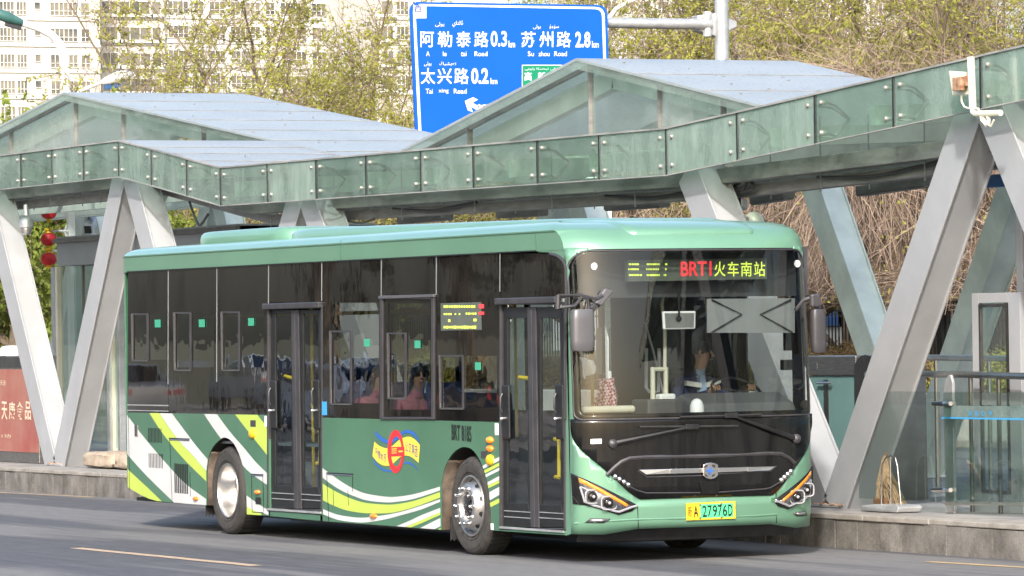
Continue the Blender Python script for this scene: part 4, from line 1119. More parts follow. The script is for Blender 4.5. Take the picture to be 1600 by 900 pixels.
# ---- cabin
mb = MB(); mb.bb(-11.9, -.75, .45, W-.45, .36, .40); mb.bb(-8.35, -3.35, .05, W-.05, .361, .401); mb.bb(-2.05, -.5, .05, W-.05, .361, .401); mb.bb(-11.9, -8.6, .45, W-.45, .40, .78); mb.bb(-11.9, -3.4, .06, .44, 1.0, 1.03); mb.bb(-11.9, -8.5, W-.44, W-.06, 1.0, 1.03); mb.build('cabin_floor', MATS['cabin_floor'], bus)
mb = MB(); mb.bb(-11.9, -.55, .05, W-.05, 2.86, 2.90); mb.bb(-11.9, -1.0, .05, .30, 2.62, 2.87); mb.bb(-11.9, -2.4, W-.30, W-.05, 2.62, 2.87); mb.build('cabin_ceiling', MATS['cabin_grey'], bus)
mb = MB(); mb.bb(-11.95, -11.88, .05, W-.05, .4, 2.88); mb.build('cabin_rear_wall', MATS['cabin_dark'], bus)
mb = MB(); mb.bb(-11.9, -8.45, W-.06, W-.03, .78, 1.33); mb.bb(-8.3, -3.4, W-.06, W-.03, .4, 1.33); mb.build('cabin_lining', MATS['cabin_grey'], bus)
def seat(x, y, z):
    m = MB(); m.bb(x-.22, x+.22, y-.21, y+.21, z+.38, z+.46); s_ = m.build('passenger_seat', MATS['seat_fabric'], bus, bevel=.03)
    m = MB(); m.box((x-.22, y, z+.78), (.06, .42, .72), Matrix.Rotation(R(-10), 3, 'Y')); m.build('seat_back', MATS['seat_fabric'], s_, bevel=.03)
    m = MB(); m.bb(x-.05, x+.05, y-.15, y+.15, z, z+.38); m.build('seat_pedestal', MATS['cabin_grey'], s_)
for k in range(5):
    for y in (1.62, 2.16): seat(-11.2+k*.0 if False else (-11.3+k*.78 if k < 3 else -7.2+(k-3)*.85), y, .78 if k < 3 else .40)
for x in (-11.2, -10.4): 
    for y in (.36, .84): seat(x, y, .78)
for x in (-6.0, -5.02, -3.9): seat(x, .46, .55)
m = MB()
for x, y in ((-8.3, .75), (-6.3, .75), (-5.2, 1.75), (-3.4, .8), (-3.4, 1.75), (-8.3, 1.75)): m.tube([(x, y, .4), (x, y, 2.88)], .018, 8)
for y in (.75, 1.75): m.tube([(-11.5, y, 2.42), (-3.4, y, 2.42)], .016, 6)
pieces(m, 'grab_pole', MATS['yellow_paint'], bus, smooth=True)
# driver's area
fx = lambda px, py, x: at(px, py, x=x)
ds = fx(1090, 640, -1.2)
mb = MB(); prof = [(-.36, 1.16), (-.36, 1.35), (-.44, 1.47), (-.72, 1.565), (-.98, 1.50), (-1.02, 1.2), (-1.0, .8), (-.5, .75)]
mb.prism([(x, 1.36, z) for x, z in prof], (0, 1.10, 0)); mb.build('dashboard', MATS['dash_grey'], bus, bevel=.05, seg=3)
mb = MB(); prof = [(-.36, 1.1), (-.36, 1.335), (-.62, 1.335), (-.62, 1.1)]; mb.prism([(x, .12, z) for x, z in prof], (0, 1.3, 0)); mb.build('dash_shelf', MATS['trim_grey'], bus, bevel=.02)
mb = MB(); a, b = fx(900, 641, -.5), fx(990, 640, -.5); mb.bb(-.56, -.44, a.y, b.y, a.z-.035, a.z+.035); mb.build('dash_tray', MATS['pole_cream'], bus, bevel=.03, seg=3)
# steering wheel, tilted
c = fx(1195, 605, -1.0); c = Vector((-1.10, 2.18, 1.57)); rot = Matrix.Rotation(R(32), 3, 'Y')
mb = MB(); mb.tube([c+rot @ Vector((.25*math.cos(2*math.pi*k/40), .25*math.sin(2*math.pi*k/40), 0)) for k in range(41)], .016, 8, caps=False)
for k in (0, 2.1, 4.2): mb.tube([c, c+rot @ Vector((.24*math.cos(k), .24*math.sin(k), 0))], .014, 6)
mb.tube([c, c+rot @ Vector((0, 0, -.35))], .03, 8); mb.build('steering_wheel', MATS['black'], bus, smooth=True)
mb = MB(); mb.bb(-2.05, -1.52, 1.78, 2.34, 1.04, 1.17); st_ = mb.build('driver_seat', MATS['cabin_dark'], bus, bevel=.04, seg=3)
mb = MB(); mb.box((-2.08, 2.06, 1.42), (.12, .50, .76), Matrix.Rotation(R(-8), 3, 'Y')); mb.build('seat_back', MATS['cabin_dark'], st_, bevel=.05, seg=3)
mb = MB(); mb.bb(-2.0, -1.6, 1.8, 2.2, .4, 1.02); mb.build('seat_pedestal', MATS['black'], st_)
# partition behind the driver, with a dark screen
mb = MB(); mb.bb(-2.36, -2.32, 1.45, W-.06, .4, 2.86); mb.build('driver_partition', MATS['cabin_dark'], bus)
# destination display inside the windscreen
xa = -.34
D0 = [(980, 406.5), (1198, 403.5), (1198, 436), (981, 440)]
P = [fx(*p, xa) for p in D0]; mb = MB(); mb.prism(P, (-.06, 0, 0)); dd = mb.build('destination_display', MATS['led_board'], bus)
mb = MB(); P = [fx(*p, -.5) for p in ((905, 388), (1262, 385), (1262, 462), (905, 466))]; mb.prism(P, (-.03, 0, 0)); mb.build('display_housing', MATS['cabin_dark'], bus)
dq = lambda px, py: fx(970+px/6.667, 395+py/6.667, xa+.004)
def dled(rects, m):
    mb = MB()
    for (a, b, c_, d) in rects: mb.face([dq(a, b), dq(c_, b), dq(c_, d), dq(a, d)])
    mb.build('led_line', MATS[m], dd)
dr = random.Random(11); rec = []
for y, xs in ((120, ((85, 195, 4), (270, 410, 9), (462, 486, 2))), (172, ((78, 192, 5), (265, 400, 8), (462, 482, 1))), (233, ((85, 225, 5), (270, 410, 9), (448, 475, 2)))):
    for x0, x1, n_ in xs:
        for i in range(n_):
            a = x0+(x1-x0)*i/n_; rec.append((a, y-10, a+(x1-x0)/n_*dr.uniform(.55, 1), y+8))
dled(rec, 'led_yellow')
mb = MB(); text_on(mb, 'BRT1', dq(625, 245), dq(945, 240), dq(625, 92), .02); mb.build('led_lettering', MATS['led_red'], dd)
mb = MB()
for k, ch in enumerate('火车南站'): text_on(mb, ch, dq(975+k*138, 246), dq(1090+k*138, 246), dq(975+k*138, 92), .005)
mb.build('led_lettering', MATS['led_yellow'], dd)
# sun blind, rear-view mirror
P = [fx(*p, -.42) for p in ((1105, 467), (1242, 466), (1242, 520), (1105, 520))]; mb = MB(); mb.prism(P, (-.012, 0, 0)); sb = mb.build('sun_blind', MATS['shade_cloth'], bus)
mb = MB()
for pts_ in ([(1112, 468), (1159, 491), (1112, 519)], [(1236, 468), (1188, 491), (1238, 519)]): mb.tube([fx(*p, -.405) for p in pts_], .008, 6)
mb.build('blind_arm', MATS['black'], sb, smooth=True)
c = fx(1061, 500, -.42); mb = MB(); P = [fx(*p, -.42) for p in ((1035.5, 486.5), (1087.5, 486), (1087, 514), (1037, 515))]; mb.prism(P, (-.03, 0, 0)); rv = mb.build('rear_view_mirror', MATS['sign_white'], bus, bevel=.012, seg=3)
mb = MB(); P = [fx(*p, -.415) for p in ((1038.5, 489.5), (1084.5, 489), (1084, 511), (1040, 512))]; mb.prism(P, (.003, 0, 0)); mb.build('mirror_back', MATS['alloy'], rv)
mb = MB(); mb.tube([fx(1061, 500, -.40), fx(1061, 478, -.40), (-.44, c.y, 2.8)], .010, 6); mb.lathe([(.03, 0), (.02, .02), (0, .025)], fx(1061, 498, -.40), 'x', 12); mb.build('mirror_stem', MATS['black'], rv, smooth=True)
# cream grab rails and fare post beside the driver
cq = lambda px, py, x=-1.15: fx(880+px/5, 500+py/5, x)
mb = MB()
mb.tube([cq(700, 760), cq(700, 370)], .024, 8); mb.tube([cq(802, 740), cq(802, 370)], .024, 8); mb.tube([cq(690, 385), cq(812, 385)], .022, 8)
mb.tube([cq(795, 380), cq(793, 60), cq(770, -120), cq(800, -320)], .018, 8); mb.build('fare_rail', MATS['pole_cream'], bus, smooth=True)
mb = MB(); mb.tube([cq(640, 20, -1.6), cq(700, 230, -1.6), cq(760, 480, -1.6), cq(800, 640, -1.6)], .012, 6); mb.tube([cq(650, 220, -1.6), cq(648, 530, -1.6), cq(670, 560, -1.6), cq(745, 565, -1.6), cq(748, 220, -1.6)], .018, 6); mb.build('grab_rail', MATS['galvanised'], bus, smooth=True)
mb = MB(); P = cq(800, 640, -1.1); mb.box(P, (.1, .18, .16)); mb.build('card_reader', MATS['sign_white'], bus, bevel=.02)
mb = MB(); P = cq(720, 700, -1.0); mb.box(P+Vector((0, 0, -.3)), (.35, .34, .8)); mb.build('fare_box', MATS['cabin_grey'], bus, bevel=.02)
# camera dome on the dash, side electronics
c = fx(1089, 634, -.42); mb = MB(); mb.lathe([(.07, -.06), (.068, 0), (.05, .045), (.025, .065), (0, .07)], c, 'z', 18); mb.build('dash_camera', MATS['sign_white'], bus, smooth=True)
c = fx(1156, 617, -.8); mb = MB(); mb.lathe([(.09, -.05), (.085, .01), (.06, .04), (0, .05)], c, 'z', 18); mb.build('dash_instrument', MATS['black'], bus, smooth=True)
mb = MB(); mb.box(fx(1232, 530, -.7), (.05, .10, .22)); mb.box(fx(1230, 570, -.7), (.08, .12, .10)); mb.build('side_monitor', MATS['black'], bus, bevel=.01)
c = fx(1258, 632, -.35); mb = MB(); mb.lathe([(.0, .01), (.045, .0), (.045, -.01), (0, -.02)], c, 'x', 16); mb.tube([c, c+Vector((-.1, 0, -.1))], .008, 6); mb.build('blind_spot_mirror', MATS['black'], bus, smooth=True)
# hanging advert panels glimpsed in the saloon
mb = MB()
for (a, b, c_, d, x) in ((932, 512, 941, 585, -4.2), (952, 513, 978, 580, -4.6)):
    P = [fx(a, b, x), fx(c_, b, x), fx(c_, d, x), fx(a, d, x)]; mb.prism(P, (-.01, 0, 0))
mb.build('saloon_notice', MATS['sign_white'], bus)
# ================================================================== the station canopy
FY, LY, MY, BY = 4.10, 4.47, 6.70, 9.50      # fascia, near legs, between the two roof rows, back edge
canopy = root('station_canopy', 'long folded metal and glass canopy on grey V-shaped legs over the bus platform', 'canopy', (-12, 6.8, PZ))
# profile of the front row along x: (x, top height)
def topz(x):
    P = [(-60, 4.95), (-23.0, 4.975), (-19.26, 4.45), (-6.2, 4.375), (4.6, 5.02), (13, 5.0), (17, 4.42), (40, 4.40)]
    for (a, b), (c, d) in zip(P, P[1:]):
        if a <= x <= c: return b+(d-b)*(x-a)/(c-a)
FH = .515
mat('clamp_grey', (.36, .35, .33), rough=.45, metal=.5, var=.1)
cuts = [-44, -42.3, -40.6, -38.9, -37.2, -35.5, -33.8, -32.1, -30.4, -29.0] + [at(px, 250, y=FY).x for px in (33, 82, 131, 186, 237, 292, 344.5, 418, 494, 572, 658, 740, 840, 937, 1042, 1153, 1275, 1398, 1535)] + [2.2, 3.9, 5.6, 7.3, 9, 10.7, 12.4, 14.1, 15.8, 17.5, 19.2, 20.9, 22.6]
for a, b in zip(cuts, cuts[1:]):
    m = MB(); g_ = .012
    za, zb_ = topz(a+g_), topz(b-g_)
    m.face([(a+g_, FY, za-FH), (b-g_, FY, zb_-FH), (b-g_, FY, zb_-.012), (a+g_, FY, za-.012)])
    o = m.build('fascia_panel', MATS['canopy_glass'], canopy, recalc=False)
    if o.data.polygons[0].normal.y > 0: o.data.flip_normals()
    b_ = o.modifiers.new('solid', 'SOLIDIFY'); b_.thickness = .016; b_.offset = 0
    for x, s_ in ((a+.14, 1), (b-.14, -1)):
        for f in (.2, .8):
            c = (x, FY, topz(x)-FH*f); m = MB()
            m.lathe([(.026, .05), (.026, -.018), (.020, -.03), (0, -.033)], c, 'y', 12)
            m.tube([(c[0], FY+.05, c[2]), (c[0]-s_*.10, FY+.22, c[2]-.03), (c[0]-s_*.14, FY+.4, topz(x)-FH*.5)], .012, 6)
            m.build('spider_clamp', MATS['clamp_grey'], o, smooth=True)
    m = MB(); m.bb(b-.013, b+.013, FY-.012, FY+.012, topz(b)-FH, topz(b)-.01); m.build('joint_seal', MATS['black'], o)
    m = MB(); m.beam((a, FY, za-.004), (b, FY, zb_-.004), .05, .02); m.beam((a+g_, FY-.004, za-FH), (b-g_, FY-.004, zb_-FH), .03, .012); m.build('fascia_edge', MATS['beam_grey'], o)
# front row roof
X = [-44, -38, -32, -28, -23.0, -21.1, -19.26, -15, -10.7, -6.2, -2, 2, 4.6, 9, 13, 17, 22]
for a, b in zip(X, X[1:]):
    m = MB(); m.prism([(a, FY+.03, topz(a)-.03), (b, FY+.03, topz(b)-.03), (b, FY+.03, topz(b)), (a, FY+.03, topz(a))], (0, MY-FY-.05, 0)); o = m.build('roof_sheet', MATS['roof_metal'], canopy)
def seams_on(fz, xs, y0, y1):
    m = MB()
    for x in xs: m.beam((x, y0, fz(x)+.004), (x, y1, fz(x)+.004), .022, .006, (1, 0, 0))
    return m
pieces(seams_on(topz, (-22.0, -21.1, -20.1), FY+.04, MY-.06), 'roof_seam', MATS['beam_grey'], canopy)
# long beams under the front row
def bz(x): return topz(x) if x < -6.2 else 4.375+.02*(x+6.2)
m = MB(); m2 = MB(); bx = [-44, -34, -23.2, -19.3, -6.3, 4.6, 13, 22]
for a, b in zip(bx, bx[1:]):
    for y, dz, h, w_, mb_ in ((4.62, .545, .17, .16, m), (5.25, .56, .17, .14, m), (6.35, .50, .18, .16, m)):
        mb_.beam((a, y, bz(a)-dz), (b, y, bz(b)-dz), w_, h)
    m2.beam((a, 4.90, bz(a)-.705), (b, 4.90, bz(b)-.705), .16, .13)
pieces(m, 'long_beam', MATS['dark_beam'], canopy, bevel=.008, seg=1); pieces(m2, 'long_beam', MATS['beam_grey'], canopy, bevel=.008, seg=1)
m = MB(); m3 = MB()
x = -43.
while x < 22:
    m.beam((x, FY+.25, topz(x)-.30), (x, MY-.1, topz(x)-.22), .10, .20, (1, 0, 0))
    m3.beam((x+.55, 4.62, topz(x)-.1), (x+.55, 4.62, bz(x)-.82), .012, .012, (1, 0, 0)); m3.beam((x+.9, 5.0, topz(x)-.1), (x+.9, 5.0, bz(x)-.80), .012, .012, (1, 0, 0))
    x += 2.15
pieces(m, 'cross_rib', MATS['mint_paint'], canopy); pieces(m3, 'hanger_rod', MATS['steel'], canopy)
# conduit and messy cables
def cable(pts, r, name='cable', m='cable', parent=canopy):
    q = []
    P = [Vector(p) for p in pts]
    for i in range(len(P)-1):
        p0, p1, p2, p3 = P[max(i-1, 0)], P[i], P[i+1], P[min(i+2, len(P)-1)]
        for j in range(6):
            t = j/6; q.append(.5*((2*p1)+(-p0+p2)*t+(2*p0-5*p1+4*p2-p3)*t*t+(-p0+3*p1-3*p2+p3)*t**3))
    q.append(P[-1]); mb_ = MB(); mb_.tube(q, r, 6); return mb_.build(name, MATS[m], parent, smooth=True)
ky = 4.7
K = lambda px, py, y=ky: at(px, py, y=y)
cable([K(1115, 262), K(1150, 265), K(1165, 268), K(1158, 282), K(1148, 292), K(1160, 300), K(1178, 292), K(1170, 282), K(1160, 300)], .022)
cable([K(1148, 262), K(1165, 262), K(1172, 270), K(1185, 275)], .03, m='beam_grey')
cable([K(170, 300), K(175, 318), K(185, 325)], .02); cable([K(296, 315), K(303, 335), K(312, 352), K(325, 335)], .02); cable([K(530, 332), K(545, 345), K(565, 348), K(585, 342)], .014)
for x0 in (-40, -33, -25, -15, -9, -4, 3): cable([(x0, 4.72, bz(x0)-.66), (x0+1.2, 4.74, bz(x0+1.2)-.71), (x0+2.5, 4.72, bz(x0+2.5)-.64)], .018)
# pairs of V legs on the near side
def leg(a, b, w_, d_, name, m1, side=1):
    """box leg with a sunken inner face: two flanges and a web"""
    mb_ = MB(); a = Vector(a); b = Vector(b); t = (b-a).normalized(); n = t.cross(Vector((0, 1, 0)))
    mb_.beam(a, b, d_, w_*.86); 
    for s_ in (-1, 1): mb_.beam(a+n*0+Vector((0, s_*(d_/2-.006), 0)), b+Vector((0, s_*(d_/2-.006), 0)), .024, w_)
    return mb_.build(name, MATS[m1], canopy, bevel=.006, seg=1)
legs = [(-26.5, -29.6), (-26.5, -23.45), (-20.3, -23.45), (-20.3, -17.0), (-13.7, -17.0), (-32.7, -29.6), (-32.7, -35.8), (-3.17, -6.35), (-3.17, .0), (3.2, .0), (3.2, 6.4), (9.6, 6.4)]
for xb_, xt in legs:
    s_ = 1 if xt > xb_ else -1
    leg((xb_+s_*.14, LY, PZ-.02), (xt-s_*.17, LY, topz(xt)-FH-.0+.06), .44, .34, 'canopy_leg', 'grey_paint')
def foot(x, y, m_='grey_paint'):
    m = MB(); m.bb(x-.34, x+.34, y-.2, y+.2, PZ+.002, PZ+.03); f_ = m.build('leg_foot', MATS[m_], canopy, bevel=.004)
    m = MB()
    for k in range(14):
        a = rnd.uniform(-.36, .36); m.box((x+a, y-.19+rnd.uniform(0, .06), PZ+.030), (rnd.uniform(.04, .10), .05, rnd.uniform(.012, .03)), Matrix.Rotation(rnd.uniform(0, 3), 3, 'Z'))
    m.build('rust_crust', MATS['rust'], f_, bevel=.01)
for x in (-32.7, -26.5, -20.3, -13.7, -3.17, 3.2, 9.6): foot(x, LY)
# second row: tall gables
def topz2(x):
    P = [(-60, 4.6), (-45.0, 4.5), (-31.9, 6.14), (-19.55, 4.52), (-13.3, 5.58), (-6.5, 4.42), (0.5, 5.55), (8, 4.4), (14, 5.5), (21, 4.4), (40, 4.4)]
    for (a, b), (c, d) in zip(P, P[1:]):
        if a <= x <= c: return b+(d-b)*(x-a)/(c-a)
X2 = [-45, -31.9, -19.55, -13.3, -6.5, .5, 8, 14, 21]
for a, b in zip(X2, X2[1:]):
    m = MB(); m.prism([(a, MY-.22, topz2(a)-.035), (b, MY-.22, topz2(b)-.035), (b, MY-.22, topz2(b)), (a, MY-.22, topz2(a))], (0, BY-MY+.3, 0)); o = m.build('roof_sheet', MATS['roof_metal'], canopy)
    k = int(abs(b-a)/1.95); sm_ = seams_on(topz2, [a+(b-a)*i/(k+1) for i in range(1, k+1)], MY-.2, BY+.06); pieces(sm_, 'roof_seam', MATS['beam_grey'], o)
    m = MB(); rr = random.Random(int(a*10))
    for _ in range(26):
        x = rr.uniform(a, b); y = rr.uniform(MY, BY); m.box((x, y, topz2(x)+.006), (rr.uniform(.02, .05), rr.uniform(.015, .035), .008))
    m.build('roof_debris', MATS['beam_grey'], o)
    m = MB(); m.beam((a, MY-.2, topz2(a)-.075), (b, MY-.2, topz2(b)-.075), .02, .12); m.build('eave_glass', MATS['gable_glass'], o)
# gable glazing with its mullions
def gable(xs):
    for a, b in zip(xs, xs[1:]):
        za, zb_ = topz2(a)-.09, topz2(b)-.09; lo = 4.38
        m = MB(); m.face([(a, MY, lo), (b, MY, lo), (b, MY, zb_), (a, MY, za)]); o = m.build('gable_pane', MATS['gable_glass'], canopy, recalc=False)
        if o.data.polygons[0].normal.y > 0: o.data.flip_normals()
        m = MB(); m.beam((b, MY-.01, lo), (b, MY-.01, zb_), .03, .07 if (zb_-4.4) > .4 else .04, (1, 0, 0)); m.build('mullion', MATS['dark_beam'], o)
        m = MB(); m.beam((a, MY-.012, za), (b, MY-.012, zb_), .04, .05); m.build('gable_rail', MATS['beam_grey'], o)
ap = lambda px: at(px, 180, y=MY).x
gable([-44.5, -40.2, -36.5, ap(18), -31.9, ap(194), ap(319), ap(420), -19.7])
gable([-19.4, ap(735), -13.32, ap(1033), ap(1132), -6.6]); gable([-6.4, -3, .5, 4, 7.8]); gable([8.2, 11, 14, 17.5, 20.8])
# rafters seen through the glass, back fascia and far legs
m = MB(); mk = MB()
for a, b in zip(X2, X2[1:]):
    for y in (MY+.35, BY-.3): m.beam((a, y, topz2(a)-.24), (b, y, topz2(b)-.24), .14, .26)
for x in (-13.0, -31.5, .7, 14.2): mk.beam((x, MY+1.2, 4.3), (x, MY+1.2, topz2(x)-.2), .3, .45, (0, 1, 0))
pieces(m, 'rafter', MATS['mint_paint'], canopy); pieces(mk, 'king_post', MATS['mint_paint'], canopy)
m = MB()
for z, y in ((4.36, 7.4), (4.36, 8.5), (4.40, BY)): m.beam((-45, y, z), (22, y, z), .10, .12)
pieces(m, 'tie_beam', MATS['mint_paint'], canopy)
m = MB(); x = -44
while x < 21: m.beam((x, MY+.05, 4.47), (x, BY, 4.47), .08, .10, (1, 0, 0)); x += 2.4
pieces(m, 'purlin', MATS['roof_under'], canopy)
FYL = 9.9
def zf(x): return min(topz2(max(-44, x)), 4.5)-.35
for xb_, xt in ((-10.85, -13.5), (-10.85, -8.0), (-23.2, -20.6), (-17.6, -20.3), (-42.6, -39.9), (-37.2, -39.6), (-36.4, -33.9), (-31.4, -33.6), (-5.2, -8.0), (-5.2, -2.5)):
    leg((xb_, FYL, PZ), (xt, FYL, 4.6 if xt < -30 else 4.4), .42, .34, 'canopy_leg', 'mint_paint')
for x in (-10.85, -23.2, -17.6, -42.6): foot(x, FYL, 'mint_paint')
def light_fitting(a, b, label):
    a, b = Vector(a), Vector(b)
    r_ = root('tube_light', label, 'light fitting', ((a+b)/2), 'tube lights hung under the canopy')
    m = MB(); m.beam(a, b, .16, .10); m.build('housing', MATS['dark_beam'], r_, bevel=.01)
    m = MB(); m.beam(a-Vector((0, 0, .056)), b-Vector((0, 0, .056)), .12, .012); m.build('lamp_tube', MATS['beam_grey'], r_)
    m = MB()
    for f in (.08, .92):
        c = a.lerp(b, f); m.beam(c+Vector((0, 0, .05)), c+Vector((0, 0, .30)), .04, .02, (1, 0, 0))
    m.build('bracket', MATS['dark_beam'], r_)
L_ = lambda px, py: at(px, py, y=5.9)
light_fitting(L_(1346, 298), L_(1452, 283), 'short dark tube light hung at a slant in front of the willow twigs')
light_fitting(L_(1180, 312), L_(1232, 303), 'dark tube light hung under the canopy just above the globe lamp')
light_fitting(L_(952, 322), L_(1038, 316), 'dark tube light hung under the canopy above the bus windscreen')
light_fitting(L_(783, 334), L_(848, 330), 'dark tube light hung under the canopy above the front door of the bus')
light_fitting(L_(628, 343), L_(700, 337), 'dark tube light hung under the canopy above the middle of the bus roof')

# ---- things fixed to the canopy
def thing(name, label, cat, loc, group=None): return root(name, label, cat, loc, group)
# antenna on a bent pole, right
T = lambda px, py, y=3.86: at(px, py, y=y)
an = thing('panel_antenna', 'rusty cream panel antenna on a bent white pole in front of the canopy glass', 'antenna', T(1520, 170))
m = MB(); tq = lambda x, y: T(1480+x/5.625, 70+y/5.625)
m.tube([tq(207, 108), tq(225, 560)], .036, 10); m.tube([tq(225, 545), tq(228, 590), tq(250, 607), tq(300, 605), tq(470, 598)], .030, 10); m.build('pole', MATS['cream'], an, smooth=True)
m = MB(); m.prism([tq(12, 228), tq(155, 238), tq(188, 440), tq(45, 445)], (-.05, .06, 0)); m.build('panel', MATS['cream'], an, bevel=.01)
m = MB(); m.box(tq(140, 345)+Vector((0, -.05, 0)), (.16, .05, .13)); m.lathe([(.05, -.05), (.05, .05)], tq(195, 318)+Vector((0, 0, 0)), 'z', 12); m.build('clamp', MATS['rust'], an, bevel=.006)
m = MB(); m.tube([tq(125, 445), tq(128, 500), tq(150, 545), tq(190, 560), tq(270, 560), tq(310, 620), tq(350, 700), tq(385, 715), tq(410, 660)], .010, 6)
m.tube([tq(300, 590), tq(305, 660), tq(345, 705)], .02, 6); m.tube([tq(350, 590), tq(365, 660), tq(360, 700)], .02, 6); m.build('cable', MATS['cream'], an, smooth=True)
def dome_cam(c, label):
    r_ = thing('dome_camera', label, 'camera', c, 'security cameras on the canopy'); c = Vector(c)
    m = MB(); m.lathe([(0, .12), (.06, .115), (.095, .085), (.108, .04), (.108, -.03), (.10, -.04)], c, 'z', 20); m.build('hood', MATS['galvanised'], r_, smooth=True)
    m = MB(); m.lathe([(.085, -.03), (.088, -.07), (.075, -.12), (.045, -.145), (0, -.155)], c, 'z', 20); m.build('dome', MATS['alloy'], r_, smooth=True)
    m = MB(); m.tube([c+Vector((0, 0, .15)), c+Vector((0, 0, .28)), c+Vector((-.3, .1, .30))], .04, 8); m.build('bracket', MATS['galvanised'], r_, smooth=True)
dome_cam(at(41, 352, y=4.6), 'grey dome security camera hanging from the canopy near the red lanterns')
def bullet_cam(c, d, label, k=1):
    c = Vector(c); d = Vector(d).normalized(); r_ = thing('bullet_camera', label, 'camera', c, 'security cameras on the canopy')
    m = MB(); m.beam(c-d*.17*k, c+d*.17*k, .13*k, .12*k, (0, 0, 1)); m.build('housing', MATS['galvanised'], r_, bevel=.015)
    m = MB(); m.beam(c+d*.17*k, c+d*.19*k, .10*k, .09*k, (0, 0, 1)); m.build('lens', MATS['black'], r_)
    m = MB(); m.tube([c-Vector((0, 0, .07)), c-Vector((0, 0, .16)), c+Vector((-.12, .15, -.16))], .02, 6); m.build('bracket', MATS['white'], r_, smooth=True)
bullet_cam(at(141, 352, y=9.5), (.8, -.5, -.35), 'white bullet camera above the metal header of the glass shelter', 1.3)
bullet_cam(at(1157, 318, y=4.9), (.7, -.6, .1), 'small grey box camera below the tangled cables above the bus', .85)
lc = at(1178, 344, y=7.5); gl_ = thing('globe_lamp', 'cream globe lamp behind the front end of the bus roof', 'lamp', (lc.x, lc.y, PZ))
m = MB(); m.lathe([(0, .125), (.06, .11), (.11, .06), (.125, 0), (.11, -.06), (.06, -.1)], lc+Vector((0, 0, -.02)), 'z', 20); m.build('globe', MATS['cream'], gl_, smooth=True)
m = MB(); m.tube([(lc.x, lc.y, PZ), (lc.x, lc.y, lc.z-.1)], .03, 8); m.build('post', MATS['galvanised'], gl_, smooth=True)

# ================================================================== on the platform
# advert board, left
by = 4.55
A0, A1 = at(-60, 560, y=by).x, at(59, 560, y=by).x
ad = thing('advert_board', 'red advertising panel with pale lettering in a grey metal box on the platform', 'advert', ((A0+A1)/2, by, PZ))
za, zb_ = at(30, 556, y=by).z, at(30, 726, y=by).z
m = MB(); m.bb(A0, A1, by, by+.30, PZ-.0, za); m.build('cabinet', MATS['brushed'], ad, bevel=.01)
mat('ad_red', (.33, .075, .058), rough=.3, coat=.3, col2=(.38, .16, .12), vscale=1.3, fac=(.38, .7), detail=3)
mat('ad_cream', (.75, .62, .45), rough=.5, var=0)
z0, z1 = at(30, 706, y=by).z, at(30, 577, y=by).z
m = MB(); m.bb(A0+.04, A1-.02, by-.012, by+.002, z0, z1); post_ = m.build('poster', MATS['ad_red'], ad)
aq = lambda px, py: at(px, py, y=by-.016)
m = MB()
for ch, x0, x1 in (('天', 2.5, 11.5), ('康', 14, 24), ('食', 26, 36.5), ('品', 39, 48.5)): text_on(m, ch, aq(x0, 655.5), aq(x1, 656.5), aq(x0-.3, 627), .015)
text_on(m, '天康', aq(0, 602), aq(9, 602.5), aq(0, 594)); text_on(m, '1博1功', aq(-14, 683.5), aq(16.5, 684.5), aq(-14, 677.5))
m.build('poster_lettering', MATS['ad_cream'], post_)
m = MB(); m.bb(A0+.05, A1-.03, by-.008, by+.002, z1+.03, za-.02); m.build('top_plate', MATS['dark_steel'], ad)
bx_ = at(20, 556, y=by+.15); bin_ = thing('bollard_cap', 'white rounded cap standing on the grey box of the red advert', 'cap', (bx_.x, by+.15, za))
m = MB(); m.lathe([(.20, 0), (.20, .10), (.17, .14), (.10, .155), (0, .158)], (bx_.x, by+.15, za+.002), 'z', 24); m.build('cap', MATS['white'], bin_, smooth=30)
# glass shelter, left
sy = 6.6
Hx0, Hx1 = at(87, 390, y=sy-.3).x, at(310, 372, y=sy-.3).x
sh = thing('glass_shelter', 'grey steel and glass shelter with a wide metal header behind the rear of the bus', 'shelter', ((Hx0+Hx1)/2, sy, PZ))
zt_, zl = at(90, 370, y=sy-.3).z, at(90, 416, y=sy-.25).z
m = MB(); m.bb(Hx0-.1, Hx1+1.5, sy-.25, sy+1.9, zl, zt_); m.build('header', MATS['grey_paint'], sh, bevel=.01)
m = MB(); m.bb(Hx0-.15, Hx1+1.5, sy-.30, sy+1.9, zt_-.10, zt_-.03); m.build('header_trim', MATS['dark_steel'], sh)
def post(px, wd, m_, y=sy):
    p = at(px, 560, y=y); m = MB(); m.bb(p.x-wd/2, p.x+wd/2, y-.05, y+.05, PZ, zl); return m.build('shelter_post', MATS[m_], sh, bevel=.005)
post(88, .15, 'galvanised'); post(93.5, .10, 'cream'); post(173, .12, 'galvanised'); post(178, .10, 'cream'); post(189, .10, 'galvanised')
m = MB(); p0, p1 = at(97, 560, y=sy).x, at(190, 560, y=sy).x; pm_ = at(131, 560, y=sy).x
for a, b in ((p0, pm_-.01), (pm_+.01, p1)): m.face([(a, sy, PZ+.15), (b, sy, PZ+.15), (b, sy, zl), (a, sy, zl)])
gg = m.build('shelter_glass', MATS['booth_glass'], sh, recalc=False)
m = MB(); m.face([(Hx0, sy+1.8, PZ+.15), (Hx1+1.4, sy+1.8, PZ+.15), (Hx1+1.4, sy+1.8, zl), (Hx0, sy+1.8, zl)]); m.face([(Hx0, sy, PZ+.15), (Hx0, sy+1.8, PZ+.15), (Hx0, sy+1.8, zl), (Hx0, sy, zl)]); m.build('shelter_glass', MATS['booth_glass'], sh, recalc=False)
m = MB(); q = at(131, 560, y=sy-.01); m.bb(q.x-.02, q.x+.02, sy-.02, sy+.02, PZ, zl); m.build('glass_joint', MATS['dark_steel'], sh)
